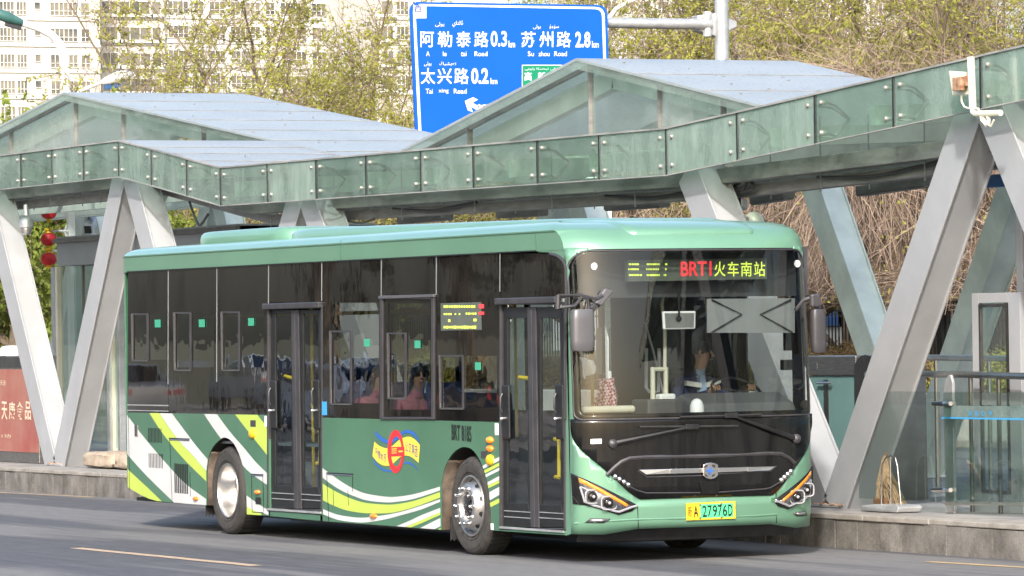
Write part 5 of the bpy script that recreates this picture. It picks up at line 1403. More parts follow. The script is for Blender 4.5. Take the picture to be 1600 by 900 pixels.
# weathered stone blocks at the foot of the shelter
for (xa, xb, zt0, lab) in ((119, 172, 706, 'rough sandstone block lying on the platform beside the V leg foot'), (171, 196, 709, 'rough sandstone block half hidden by the rear corner of the bus')):
    yb_ = 4.15; a, b = at(xa, 730, y=yb_).x, at(xb, 730, y=yb_).x; zz = at((xa+xb)/2, zt0, y=yb_).z
    r2 = random.Random(xa); m = MB(); nx, ny = 14, 5; V = []
    bm = bmesh.new(); bmesh.ops.create_cube(bm, size=1); bmesh.ops.subdivide_edges(bm, edges=bm.edges[:], cuts=5, use_grid_fill=True)
    for v in bm.verts:
        k = Vector((v.co.x*(b-a), v.co.y*.6, v.co.z*(zz-PZ))); ln = (abs(v.co.x)**6+abs(v.co.y)**6+abs(v.co.z)**6)**(1/6)
        k *= .5/ max(ln, .01)*(.9 if ln > .45 else 1)*1.05 if ln > .45 else 1
        v.co = k+Vector(((a+b)/2+r2.uniform(-.015, .015), yb_+.32+r2.uniform(-.015, .015), PZ+(zz-PZ)/2+r2.uniform(-.012, .012)))
    idx = {v: i for i, v in enumerate(bm.verts)}; m.add([v.co[:] for v in bm.verts], [[idx[v] for v in f.verts] for f in bm.faces]); bm.free()
    mat_ = MATS.get('sandstone') or mat('sandstone', (.44, .37, .29), rough=.95, col2=(.34, .27, .20), vscale=5, bump=.6, bscale=14)
    o = m.build('stone_block', mat_, smooth=True, origin=((a+b)/2, yb_+.32, PZ)); tag(o, lab, 'stone', 'stone blocks on the platform')
# fare-gate cabinet, right
cy = 5.6
C = lambda px, py, y=cy: at(px, py, y=y)
cb = thing('gate_cabinet', 'brushed steel cabinet with teal glass front beside the front of the bus', 'cabinet', (C(1305, 720).x, cy, PZ))
x0, x1, x2 = C(1230, 600).x, C(1337, 600).x, C(1373, 600).x
z1_, z0_ = C(1300, 556).z, C(1300, 586).z
m = MB(); m.bb(x0, x1, cy, cy+.55, z0_, z1_); m.build('hood', MATS['brushed'], cb, bevel=.012)
m = MB(); zc = z1_+.005; pr = []
for k in range(9):
    a = math.pi*k/8; pr.append(((x1+x2)/2+(x2-x1)/2*math.cos(a), z1_-.16+.17*math.sin(a)))
m.prism([(x1, cy-.02, PZ)]+[(x2, cy-.02, PZ)]+[(x, cy-.02, z) for x, z in pr], (0, .6, 0)); m.build('end_column', MATS['dark_steel'], cb, smooth=30)
mat('teal_panel', (.15, .27, .26), rough=.10, coat=.8, var=.05, vscale=1)
m = MB(); m.bb(x0, x1-.02, cy+.03, cy+.5, PZ+.02, z0_-.01); m.build('glass_front', MATS['teal_panel'], cb)
m = MB()
for px in (1287.5, ): m.bb(C(px-3, 650).x, C(px+4, 650).x, cy+.022, cy+.03, PZ+.05, z0_-.05)
m.build('panel_joint', MATS['dark_steel'], cb)
m = MB(); a, b = C(1279, 598), C(1301, 598); m.tube([a+Vector((0, -.02, 0)), b+Vector((0, -.02, 0))], .014, 8); m.build('glass_clamp', MATS['steel'], cb, smooth=True)
m = MB(); m.bb(C(1268, 569).x, C(1277, 569).x, cy-.006, cy+.01, C(1272, 577).z, C(1272, 566).z); m.build('badge', MATS['brushed'], cb)
# handrails
hr = thing('handrail', 'stainless steel handrail running from the gate cabinet to the glass door', 'handrail', (-1, 5.2, PZ))
H = lambda px, py, y: at(px, py, y=y)
m = MB(); m.tube([H(1355, 585, 5.5), H(1385, 584.5, 4.95), H(1420, 584.5, 4.74), H(1500, 585, 4.74), H(1640, 589, 4.74)], .035, 10); hb_ = m.build('top_rail', MATS['steel'], hr, smooth=True)
m = MB()
for px in (1516, 1560): 
    p = H(px, 586, 4.74); m.tube([p, (p.x, p.y, PZ)], .022, 8)
pieces(m, 'rail_post', MATS['dark_steel'], hr, smooth=True)
hr2 = thing('handrail', 'higher steel handrail further back behind the big V leg', 'handrail', (-3, 8.2, PZ))
m = MB(); m.tube([H(1370, 558.5, 8.2), H(1450, 558.5, 8.2), H(1640, 561, 8.2)], .035, 10); m.build('top_rail', MATS['steel'], hr2, smooth=True)
m = MB()
for px in (1378, 1462, 1545, 1620):
    p = H(px, 560, 8.2); m.tube([p, (p.x, p.y, PZ)], .025, 8)
pieces(m, 'rail_post', MATS['steel'], hr2, smooth=True)
# glass balustrade with a flat steel post and spider clamps
gy = 4.35
G = lambda px, py, y=gy: at(px, py, y=y)
bl = thing('glass_balustrade', 'clear glass balustrade with frosted band clamped to a flat steel post', 'balustrade', (G(1480, 800).x, gy, PZ))
zT = G(1480, 612).z
pp = G(1478.5, 700).x
m = MB(); m.prism([(pp-.075, gy+.03, PZ), (pp+.085, gy+.03, PZ), (pp+.085, gy+.03, H(1480, 597, gy).z), (pp+.05, gy+.03, H(1480, 586, gy).z), (pp+.01, gy+.03, H(1480, 586, gy).z), (pp-.075, gy+.03, H(1480, 600, gy).z)], (0, .03, 0)); m.build('post', MATS['galvanised'], bl, bevel=.003)
zB = G(1480, 785).z
for a, b in ((G(1345, 700).x, pp-.05), (pp+.03, G(1800, 700).x)):
    m = MB(); m.face([(a, gy-.03, zB), (b, gy-.03, zB), (b, gy-.03, zT), (a, gy-.03, zT)]); gp_ = m.build('glass_panel', MATS['clear_glass'], bl, recalc=False)
    if gp_.data.polygons[0].normal.y > 0: gp_.data.flip_normals()
    
glass('frosted', (.55, .68, .65), refl=.6, dirt=.45, dcol=(.45, .55, .54))
zf0, zf1 = G(1530, 653).z, G(1530, 634).z
m = MB(); m.bb(pp+.03, G(1800, 640).x, gy-.034, gy-.031, zf0, zf1); fr_ = m.build('frosted_band', MATS['frosted'], bl)
m = MB(); m.bb(pp-.02, G(1800, 650).x, gy-.0375, gy-.0345, zf0-.012, zf0+.004); m.build('band_line', MATS['sticker_blue'], bl)
m = MB()
for ch, a in (('新', 1513.5), ('阳', 1523.5), ('0', 1533.5), ('9', 1545)): 
    text_on(m, ch, H(a, 649.5, gy-.037), H(a+5, 649.8, gy-.037), H(a, 642, gy-.037), .01)
m.build('band_lettering', MATS['sticker_blue'], bl)
m = MB()
for py in (630.5, 765.5):
    for s_ in (-1, 1): m.tube([G(1479, py)+Vector((0, -.02, 0)), G(1479+s_*14, py)+Vector((0, -.055, 0))], [.03, .022], 8)
pieces(m, 'spider_clamp', MATS['steel'], bl, smooth=True)
# glass door and blue-curtained kiosk at the right edge
dy = 4.9
D_ = lambda px, py, y=dy: at(px, py, y=y)
gd = thing('glass_door', 'pale steel framed glass door leaf standing open beside the balustrade', 'door', (D_(1560, 800).x, dy, PZ))
dx0, dx1, dz1, dz0 = D_(1521, 650).x, D_(1588, 650).x, D_(1540, 458).z, D_(1540, 806).z
m = MB()
def frame(m, x0, x1, z0, z1, y, wl, wr, wt, wb, d=.05):
    m.bb(x0, x0+wl, y, y+d, z0, z1); m.bb(x1-wr, x1, y, y+d, z0, z1); m.bb(x0+wl, x1-wr, y, y+d, z1-wt, z1); m.bb(x0+wl, x1-wr, y, y+d, z0, z0+wb)
frame(m, dx0, dx1+.1, dz0, dz1, dy, .13, .22, .10, .22); m.bb(dx0+.13, dx1-.12, dy+.002, dy+.048, D_(1540, 633).z, D_(1540, 614).z); m.build('door_frame', MATS['grey_paint'], gd, bevel=.004)
m = MB(); m.face([(dx0+.12, dy+.025, dz0+.2), (dx1-.1, dy+.025, dz0+.2), (dx1-.1, dy+.025, dz1-.09), (dx0+.12, dy+.025, dz1-.09)]); m.build('pane', MATS['booth_glass'], gd, recalc=False)
m = MB(); frame(m, dx0+.14, dx1-.13, dz0+.23, dz1-.11, dy-.008, .03, .03, .03, .03, .03); m.build('pane_gasket', MATS['dark_steel'], gd)
ks = thing('ticket_kiosk', 'ticket kiosk with grey steel frame and a blue curtain inside', 'kiosk', (D_(1640, 800).x, dy+.3, PZ))
kx0, kx1 = D_(1562, 500).x, D_(1760, 500).x; kz = D_(1570, 292).z
m = MB(); frame(m, kx0, kx1, PZ, kz, dy+.2, .12, .1, .22, .1); m.bb(D_(1586, 500).x, D_(1590, 500).x, dy+.2, dy+.26, PZ, kz); m.build('kiosk_frame', MATS['grey_paint'], ks, bevel=.004)
m = MB(); m.bb(D_(1536, 280, 6.5).x, D_(1780, 280, 6.5).x, 6.5, 6.6, D_(1560, 292, 6.5).z, D_(1560, 272, 6.5).z); mat('kiosk_blue', (.03, .12, .36), rough=.35, var=.1); m.build('kiosk_sign', MATS['kiosk_blue'], ks)
mat('curtain_blue', (.16, .26, .50), rough=.7, var=.15, vscale=3, stretch=(9, 1, .4))
m = MB(); A = []; B = []
for k in range(70):
    x = D_(1577, 500).x+k*.025; y = dy+.42+.035*math.sin(k*.9)+.012*math.sin(k*2.3); A.append((x, y, kz-.1)); B.append((x, y, PZ+.05))
m.strip(A, B); m.build('curtain', MATS['curtain_blue'], ks, smooth=True)
m = MB(); m.face([(kx0+.12, dy+.23, PZ+.1), (kx1-.1, dy+.23, PZ+.1), (kx1-.1, dy+.23, kz-.22), (kx0+.12, dy+.23, kz-.22)]); m.build('kiosk_glass', MATS['clear_glass'], ks, recalc=False)
# extra glass pane added behind the balustrade, angled to mirror the bus headlight
gn = Vector((.555, -.832, 0)); gt_ = Vector((.832, .555, 0)); gP = at(1525, 740, y=4.46)
gl2 = thing('mirror_pane', 'clear glass pane added at an angle to mirror the headlight of the bus', 'gate', (gP.x, gP.y, PZ))
glass('mirror_pane_glass', (.80, .88, .86), refl=5.0)
a_, b_2 = gP-gt_*.34, gP+gt_*.62
m = MB(); m.face([(a_.x, a_.y, PZ+.12), (b_2.x, b_2.y, PZ+.12), (b_2.x, b_2.y, 1.52), (a_.x, a_.y, 1.52)]); o = m.build('pane', MATS['mirror_pane_glass'], gl2, recalc=False)
if o.data.polygons[0].normal.y > 0: o.data.flip_normals()
m = MB(); m.beam((b_2.x, b_2.y, PZ), (b_2.x, b_2.y, 1.56), .03, .03, (1, 0, 0)); m.beam((a_.x, a_.y, PZ+.10), (b_2.x, b_2.y, PZ+.10), .02, .03); m.build('mirror_pane_rail', MATS['steel'], gl2)
# broom and dustpan
q0 = at(1385, 800, z=PZ+.02); dpx, dpy = q0.x, 4.12
dp = thing('dustpan', 'long-handled white dustpan standing on the platform beside the V leg', 'dustpan', (dpx, dpy, PZ))
Dq = lambda px, py: at(px, py, y=dpy)
m = MB(); prof = [(-.32, 0), (.32, 0), (.36, .05), (.30, .12), (-.22, .12), (-.32, .05)]
xl, xr = Dq(1360, 797).x, Dq(1418, 797).x; sc_ = (xr-xl)
m.prism([(xl, dpy-.12, PZ+.004), (xl+.05, dpy-.14, PZ+.06), (xl+.22, dpy-.10, PZ+.075), (xr-.05, dpy-.10, PZ+.075), (xr, dpy-.1, PZ+.055), (xr-.02, dpy-.12, PZ+.004)], (0, .28, 0)); m.build('pan', MATS['galvanised'], dp, bevel=.012)
m = MB(); m.tube([Dq(1377, 792), Dq(1378, 740), Dq(1379, 725), Dq(1384, 715), Dq(1392, 711.5), Dq(1399, 716), Dq(1402, 728), Dq(1408, 792)], .0085, 8); m.tube([Dq(1391, 713), Dq(1392, 792)], .0085, 8); m.build('handle', MATS['brushed'], dp, smooth=True)
br = thing('broom', 'straw broom leaning upside down behind the dustpan', 'broom', (Dq(1390, 790).x, dpy+.2, PZ))
mat('straw', (.27, .215, .12), rough=.9, col2=(.15, .10, .055), vscale=20, stretch=(30, 30, 1)); mat('straw_band', (.16, .085, .04), rough=.9)
m = MB(); rb = random.Random(2); B_ = lambda px, py: at(px, py, y=dpy+.2)
for k in range(150):
    f = k/149; x1_ = 1375+38*f+rb.uniform(-2, 2); top_ = B_(1380+6*rb.random(), 712+rb.uniform(0, 25)); mid = B_(1372+20*f+3, 755); bot_ = B_(x1_, 790+rb.uniform(0, 6))
    m.tube([top_+Vector((0, rb.uniform(-.03, .03), 0)), mid+Vector((0, rb.uniform(-.06, .06), 0)), bot_+Vector((0, rb.uniform(-.08, .08), 0))], .005, 3, caps=False)
m.build('bristles', MATS['straw'], br)
m = MB(); m.tube([B_(1383, 722), B_(1385, 706)], .010, 8); m.build('handle', MATS['straw_band'], br, smooth=True)
m = MB(); m.bb(B_(1377, 780).x, B_(1396, 780).x, dpy+.10, dpy+.16, B_(1390, 792).z, B_(1390, 778).z); m.build('binding', MATS['straw_band'], br, bevel=.02)
# ================================================================== things in the bus
mat('skin', (.42, .25, .17), rough=.55, var=.06); mat('hair', (.012, .011, .010), rough=.6, var=.2)
mat('navy', (.022, .035, .10), rough=.8, var=.2, vscale=9); mat('shirt_blue', (.30, .42, .62), rough=.7, var=.05); mat('reflective', (.62, .62, .60), rough=.4, var=.05)
def seated(label, at_, cloth_, shirt, long_hair=False, wheel=True, turn=48):
    OFF = Vector(at_)-Vector((-1.80, 2.04, 1.20))
    bm = bmesh.new(); sk = bm.verts.layers.skin.verify(); V = {}
    def v(n, co, r, rt=False):
        q = bm.verts.new(co); q[sk].radius = (r, r) if not isinstance(r, tuple) else r; q[sk].use_root = rt; V[n] = q
    def e(*ns):
        for a, b in zip(ns, ns[1:]): bm.edges.new((V[a], V[b]))
    v('pel', (-1.80, 2.04, 1.20), (.15, .12), True); v('waist', (-1.80, 2.04, 1.34), (.145, .11)); v('chest', (-1.76, 2.05, 1.52), (.16, .12)); v('neckb', (-1.73, 2.06, 1.64), (.085, .07)); v('neck', (-1.70, 2.07, 1.72), .052)
    v('chin', (-1.665, 2.085, 1.80), (.062, .068)); v('head', (-1.675, 2.085, 1.88), (.078, .092)); v('crown', (-1.69, 2.08, 1.95), (.068, .075))
    e('pel', 'waist', 'chest', 'neckb', 'neck', 'chin', 'head', 'crown')
    for s, n in ((-1, 'r'), (1, 'l')):
        y = 2.05
        v('sh'+n, (-1.75, y+s*(.205 if wheel else .18), 1.575), .074); v('el'+n, (-1.60, y+s*(.30 if wheel else .27), 1.38), .054); hy = 2.16 if wheel else 2.05
        if wheel: v('wr'+n, (-1.28, hy+s*.19, 1.50), .032); v('ha'+n, (-1.21, hy+s*.20, 1.53), (.022, .040))
        else: v('wr'+n, (-1.44, hy+s*.15, 1.30), .032); v('ha'+n, (-1.37, hy+s*.12, 1.31), (.022, .040))
        e('chest', 'sh'+n, 'el'+n, 'wr'+n, 'ha'+n)
        v('hip'+n, (-1.72, y+s*.10, 1.19), .095); v('kn'+n, (-1.32, y+s*.14, 1.20), .068); v('an'+n, (-1.20, y+s*.13, .80), .042); v('to'+n, (-1.06, y+s*.13, .76), .038)
        e('pel', 'hip'+n, 'kn'+n, 'an'+n, 'to'+n)
    me = bpy.data.meshes.new('t'); bm.to_mesh(me); bm.free()
    ob = bpy.data.objects.new('t', me); COL.objects.link(ob); ob.modifiers.new('s', 'SKIN'); sd = ob.modifiers.new('u', 'SUBSURF'); sd.levels = 2; sd.render_levels = 2
    m2 = bpy.data.meshes.new_from_object(ob.evaluated_get(bpy.context.evaluated_depsgraph_get())); bpy.data.objects.remove(ob)
    mb = MB(); mb.v = [tuple(q.co+OFF) for q in m2.vertices]
    for p in m2.polygons:
        c = p.center; mi = 1
        if c.z > 1.715 and abs(c.y-2.08) < .15: mi = 0
        elif c.x > (-1.275 if wheel else -1.43) and c.z > (1.3 if wheel else 1.285): mi = 0
        elif c.z < 1.30 and c.x > -1.76: mi = 2
        elif c.z > 1.645 and abs(c.y-2.07) < .05 and c.x > -1.70: mi = 3
        mb.f.append(list(p.vertices)); mb.mi.append(mi)
    # face, ears and fingers grown into the same mesh
    hc = Vector((-1.665, 2.09, 1.875))+OFF; rz = Matrix.Rotation(R(turn), 3, 'Z'); hd = OFF if wheel else OFF+Vector((-.16, .12-.0, -.225))
    L = lambda x, y, z: hc+rz @ Vector((x, y, z))
    mb.m = 0
    mb.tube([L(.070, 0, .025), L(.093, 0, -.008), L(.108, 0, -.026), L(.086, 0, -.036)], [.010, .012, .017, .008], 8)
    for s in (-1, 1): mb.tube([L(.0, s*.078, .025), L(-.012, s*.09, .01), L(-.004, s*.082, -.03)], [.012, .018, .008], 8)
    mb.tube([L(.082, -.024, -.062), L(.09, 0, -.060), L(.082, .024, -.062)], .007, 6)
    for s in (-1, 1):
        for k in range(4):
            y = (2.16 if wheel else 1.93)+s*(.16+.022*k); mb.tube([hd+Vector(k_) for k_ in ((-1.205, y, 1.545), (-1.165, y, 1.56), (-1.145, y, 1.54), (-1.155, y, 1.515))], [.010, .010, .009, .007], 6)
        mb.tube([hd+Vector(k_) for k_ in ((-1.22, y-s*.07, 1.53), (-1.18, y-s*.09, 1.52), (-1.155, y-s*.10, 1.53))], [.012, .010, .008], 6)
    r = root('person', label, 'person', Vector(at_)-Vector((0, 0, .05)))
    mb.build('body', [MATS['skin'], MATS[cloth_], MATS['navy'], MATS[shirt]], r, smooth=60)
    m = MB(); N = 18; VS = []; FS = []
    for i in range(9):
        ph = math.pi*(.74 if long_hair else .60)*i/8
        for j in range(N):
            th = 2*math.pi*j/N; k = 1.0
            kk = 1.10 if long_hair else 1.0; d = kk*Vector((math.cos(th)*math.sin(ph)*.094, math.sin(th)*math.sin(ph)*.088, math.cos(ph)*.10))
            if math.cos(th) > .35 and ph > .9: d *= .86
            VS.append(hc+rz @ (d+Vector((-.014, 0, .022))))
    for i in range(8):
        for j in range(N): FS.append((i*N+j, i*N+(j+1) % N, (i+1)*N+(j+1) % N, (i+1)*N+j))
    m.add(VS, FS)
    if long_hair: m.tube([hc+Vector((-.05, 0, .03)), hc+Vector((-.075, 0, -.08)), hc+Vector((-.10, 0, -.20)), hc+Vector((-.11, 0, -.30))], [.075, .085, .08, .04], 10)
    m.build('hair', MATS['hair'], r, smooth=60)
    m = MB()
    for s in (-1, 1): m.lathe([(.0, -.004), (.010, 0), (0, .006)], L(.078, s*.030, .022), 'x', 8)
    m.build('eye', MATS['hair'], r)
    if not wheel: return r
    m = MB()
    for a, b in (((1.865, 1.555), (2.02, 1.53)), ((2.08, 1.53), (2.235, 1.575))):
        m.prism([OFF+Vector(k_) for k_ in ((-1.575, a[0], a[1]+.006), (-1.57, b[0], b[1]+.006), (-1.57, b[0], b[1]+.054), (-1.575, a[0], a[1]+.054))], (-.07, 0, 0))
    m.build('reflective_stripe', MATS['reflective'], r)
    m = MB(); m.prism([OFF+Vector(k_) for k_ in ((-1.61, 2.03, 1.66), (-1.61, 2.08, 1.66), (-1.580, 2.10, 1.42), (-1.580, 2.0, 1.42))], (-.06, 0, 0)); m.build('shirt_front', MATS['shirt_blue'], r)
mat('pink_jacket', (.55, .20, .28), rough=.8, var=.2, vscale=8)
seated('bus driver in a navy jacket with pale reflective stripes sitting at the wheel looking aside', (-1.80, 2.06, 1.27), 'navy', 'shirt_blue')
seated('passenger in a pink jacket seated beside the middle door of the bus', (-6.0, .46, 1.08), 'pink_jacket', 'pink_jacket', True, False, 0)
seated('passenger in a pink jacket seated behind the framed emergency window of the bus', (-5.02, .46, 1.08), 'pink_jacket', 'pink_jacket', True, False, -15)
def checker():
    m = bpy.data.materials.new('checked_cloth'); m.use_nodes = True; t = m.node_tree; b = t.nodes['Principled BSDF']; tc = _n(t, 'ShaderNodeTexCoord')
    ck = _n(t, 'ShaderNodeTexChecker'); ck.inputs['Scale'].default_value = 42; ck.inputs[1].default_value = (.22, .03, .05, 1); ck.inputs[2].default_value = (.55, .42, .42, 1)
    mp = _n(t, 'ShaderNodeMapping'); mp.inputs['Rotation'].default_value = (.6, .2, .5); t.links.new(tc.outputs['Object'], mp.inputs[0]); t.links.new(mp.outputs[0], ck.inputs[0]); t.links.new(ck.outputs[0], b.inputs['Base Color']); b.inputs['Roughness'].default_value = .9
    MATS['checked_cloth'] = m
checker()
def cloth(name, label, cat, pxs, x, m, amp):
    P = [at(a, b, x=x) for a, b in pxs]; mb = MB(); n = 14; Vv = []; F = []
    for i in range(n):
        for j in range(n):
            u, w_ = i/(n-1), j/(n-1); q = (P[0]*(1-u)+P[1]*u)*(1-w_)+(P[3]*(1-u)+P[2]*u)*w_
            Vv.append(q+Vector((amp*math.sin(u*9+w_*2)*(.4+w_), amp*.4*math.sin(w_*6+u*4), 0)))
    for i in range(n-1):
        for j in range(n-1): F.append((i*n+j, (i+1)*n+j, (i+1)*n+j+1, i*n+j+1))
    mb.add(Vv, F); o = mb.build(name, MATS[m], smooth=True, origin=P[3]); tag(o, label, cat); o.modifiers.new('s', 'SOLIDIFY').thickness = .015
cloth('checked_cloth', 'red checked cloth draped over the rail inside the windscreen of the bus', 'cloth', [(934, 592), (962, 590), (968, 640), (926, 640)], -.72, 'checked_cloth', .05)
cloth('towel', 'white towel hung inside the bus windscreen below the wing mirror', 'towel', [(906, 558), (928, 565), (930, 580), (910, 593)], -.70, 'white', .03)

# ================================================================== signs and lamps behind the station
XS = at(800, 100, d=96).x
sq_ = lambda x, y, off=0.: at(640+x/4.284, y/4.284, x=XS+off)
sg = root('road_sign', 'large blue direction sign with white Chinese lettering hung from a grey mast arm', 'road sign', (at(1128, 90, x=XS-.2).x, at(1128, 90, x=XS-.2).y, 0))
BLs = (48, 1015); corn = [(2, 12), (1322, 34), (1352, 1040), BLs]
def rrect(inset, rad, off):
    c = [Vector(p) for p in corn]; cen = sum(c, Vector((0, 0)))/4; out = []
    q = [p+(cen-p).normalized()*inset*1.41 for p in c]
    for i in range(4):
        a, b, d = q[i-1], q[i], q[(i+1) % 4]; u = (a-b).normalized(); w_ = (d-b).normalized()
        for k in range(7):
            t = k/6; p = b+u*rad*(1-t)**2+w_*rad*t**2; out.append(sq_(p.x, p.y, off))
    return out
m = MB(); m.prism(rrect(0, 70, 0), (-.06, 0, 0)); pnl = m.build('sign_panel', MATS['signal_blue'], sg)
m = MB(); A, B = rrect(16, 60, .004), rrect(32, 48, .004); m.strip(A+A[:1], B+B[:1]); m.build('sign_border', MATS['sign_white'], pnl)
m = MB(); m.face([sq_(24, 30, .006), sq_(112, 30, .006), sq_(112, 122, .006), sq_(24, 122, .006)]); m.build('direction_plate', MATS['sign_white'], pnl)
m = MB(); text_on(m, '西', sq_(33, 82, .009), sq_(82, 82, .009), sq_(31, 30, .009), .02); text_on(m, 'A', sq_(54, 109, .009), sq_(64, 109, .009), sq_(54, 97, .009)); m.build('sign_lettering', MATS['sign_navy'], pnl)
m = MB(); TX = lambda s_, x0, x1, y0, y1, b=.02: text_on(m, s_, sq_(x0, y1, .006), sq_(x1, y1, .006), sq_(x0, y0, .006), b)
for ch, a, b in (('阿', 72, 163), ('勒', 188, 285), ('泰', 313, 410), ('路', 432, 528)): TX(ch, a, b, 210, 316, .010)
TX('0.3', 543, 652, 207, 312, .02); TX('km', 663, 706, 272, 318, .01)
m.build('sign_lettering', MATS['sign_white'], pnl); m = MB()
for ch, a, b in (('苏', 748, 845), ('州', 868, 962), ('路', 985, 1080)): TX(ch, a, b, 210, 317, .010)
TX('2.8', 1110, 1210, 212, 318, .03); TX('km', 1221, 1266, 275, 319, .01)
for s_, a, b in (('A', 110, 135), ('le', 223, 248), ('tai', 343, 381), ('Road', 435, 521)): TX(s_, a, b, 344, 376, .006)
for s_, a, b in (('Su', 791, 832), ('zhou', 863, 937), ('Road', 969, 1053)): TX(s_, a, b, 344, 376, .006)
m.build('sign_lettering', MATS['sign_white'], pnl); m = MB()
for ch, a, b in (('太', 75, 172), ('兴', 186, 283), ('路', 298, 396)): TX(ch, a, b, 455, 562, .010)
TX('0.2', 412, 528, 455, 562, .03); TX('km', 542, 587, 522, 563, .01)
for s_, a, b in (('Tai', 108, 155), ('xing', 194, 261), ('Road', 296, 382)): TX(s_, a, b, 594, 627, .006)
m.build('sign_lettering', MATS['sign_white'], pnl); m = MB()
for ch, a, b in (('新', 450, 512), ('医', 516, 566), ('大', 572, 622)): TX(ch, a, b, 697, 752, .02)
ar = lambda *c: ''.join(chr(k) for k in c)
yoli = ar(0xFEF0, 0xFEDF, 0xFEEE, 0xFEF3); altay = ar(0xFEF1, 0xFE8E, 0xFE98, 0xFEDF, 0xFE8E, 0xFE8B); suju = ar(0xFBD8, 0xFE9F, 0xFBD8, 0xFEB3); teyshing = ar(0xFBD4, 0xFEF4, 0xFEB8, 0xFEF3, 0xFEEA, 0xFE97)
m.build('sign_lettering', MATS['sign_white'], pnl); m = MB()
TX(yoli, 172, 232, 148, 180, .0); TX(altay, 286, 357, 138, 182, .0); TX(yoli, 826, 878, 165, 196, .0); TX(suju, 936, 998, 165, 194, .0); TX(yoli, 97, 146, 412, 443, .0); TX(teyshing, 200, 312, 412, 441, .0)
m.build('sign_lettering', MATS['sign_white'], pnl); m = MB()
m.face([sq_(370, 668, .006), sq_(455, 662, .006), sq_(410, 690, .006), sq_(455, 722, .006), sq_(428, 736, .006), sq_(420, 722, .006), sq_(424, 748, .006), sq_(388, 742, .006)][:0] or [sq_(370, 676, .006), sq_(424, 651, .006), sq_(457, 667, .006), sq_(420, 688, .006), sq_(470, 714, .006), sq_(446, 735, .006), sq_(408, 712, .006), sq_(424, 748, .006), sq_(390, 740, .006)])
m.build('direction_arrow', MATS['sign_white'], pnl)
m = MB(); m.face([sq_(752, 434, .006), sq_(1020, 434, .006), sq_(1020, 590, .006), sq_(752, 590, .006)]); gpn = m.build('district_plate', MATS['sign_white'], pnl)
m = MB(); m.face([sq_(757, 439, .009), sq_(1015, 439, .009), sq_(1015, 585, .009), sq_(757, 585, .009)]); m.build('district_plate', MATS['sign_green'], pnl)
m = MB(); TX = lambda s_, x0, x1, y0, y1, b=.02: text_on(m, s_, sq_(x0, y1, .013), sq_(x1, y1, .013), sq_(x0, y0, .013), b)
for ch, a, b in (('高', 768, 819), ('新', 858, 910), ('区', 955, 1005)): TX(ch, a, b, 482, 540)
TX('Gao', 802, 848, 550, 576, .0); TX(ar(0xFEF0, 0xFEE7, 0xFEEE, 0xFEF3, 0xFE8D, 0xFEAD), 772, 838, 452, 472, 0); TX(ar(0xFE8E, 0xFEDC, 0xFEF4, 0xFEE8, 0xFEA8, 0xFBE7, 0xFE97), 850, 930, 452, 472, 0); TX(ar(0xFEF0, 0xFBD6, 0xFBE7, 0xFEF3), 942, 1002, 452, 472, 0)
m.build('sign_lettering', MATS['sign_white'], pnl)
s2 = lambda px, py: at(px, py, x=XS-.25)
m = MB(); m.tube([(s2(1128, 90).x, s2(1128, 90).y, 0), s2(1128, 90), s2(1127, -40)], [.17, .15, .14], 14); m.build('mast', MATS['galvanised'], sg, smooth=True)
m = MB(); m.tube([s2(1110, 38), s2(690, 32)], [.115, .095], 12); m.build('mast_arm', MATS['galvanised'], sg, smooth=True)
m = MB(); m.prism([s2(1090, 24), s2(1120, 20), s2(1152, 34), s2(1152, 42), s2(1122, 58), s2(1092, 48)], (-.3, 0, 0)); m.tube([s2(1105, 18), s2(1105, 58)], .09, 10); m.build('arm_flange', MATS['galvanised'], sg, bevel=.02)
# road lamps
def lamp(label, base_px, d, pts, head, hm, r0=.07):
    p = at(*base_px, d=d); X0 = p.x; q = lambda x, y: at(x, y, x=X0)
    r_ = root('street_lamp', label, 'street lamp', (p.x, q(*base_px).y, 0), 'street lamps behind the station')
    m = MB(); b = q(*base_px); m.tube([(b.x, b.y, 0)]+[q(*k) for k in pts], [r0*1.3]+[r0-(r0*.4)*i/len(pts) for i in range(len(pts))], 10); m.build('mast', MATS['white'], r_, smooth=True)
    if head:
        a, c = q(*head[0]), q(*head[1]); m = MB(); t = (c-a); mid = a.lerp(c, .55)
        m.tube([a, a.lerp(c, .15), mid, a.lerp(c, .85), c], [.05, .10, .16, .14, .05], 12)
        h = m.build('lamp_head', MATS[hm], r_, smooth=True)
        m = MB(); m.beam(a.lerp(c, .12)-Vector((0, 0, .10)), a.lerp(c, .62)-Vector((0, 0, .15)), .22, .06); m.build('lamp_lens', MATS['kiosk_blue'] if hm == 'white' else MATS['trim_grey'], h, bevel=.02)
    return r_
mat('lamp_teal', (.05, .14, .13), rough=.4)
lamp('tall white street lamp with curved arm and dark teal head before the cream block', (103, 150), 130, [(103, 150), (100, 90), (93, 68), (80, 54), (60, 44), (35, 36)], [(40, 38), (-12, 18)], 'lamp_teal', .14)
lamp('street lamp with a blue and white leaf-shaped head just above the canopy gable', (118, 150), 120, [(118, 150), (125, 143), (140, 136), (162, 127)], [(158, 129), (206, 115)], 'white', .06)
lamp('white curved lamp arm rising between the blue sign and its mast', (944, 60), 110, [(944, 60), (952, 28), (962, 14), (985, 2), (1010, -8)], None, None, .06)
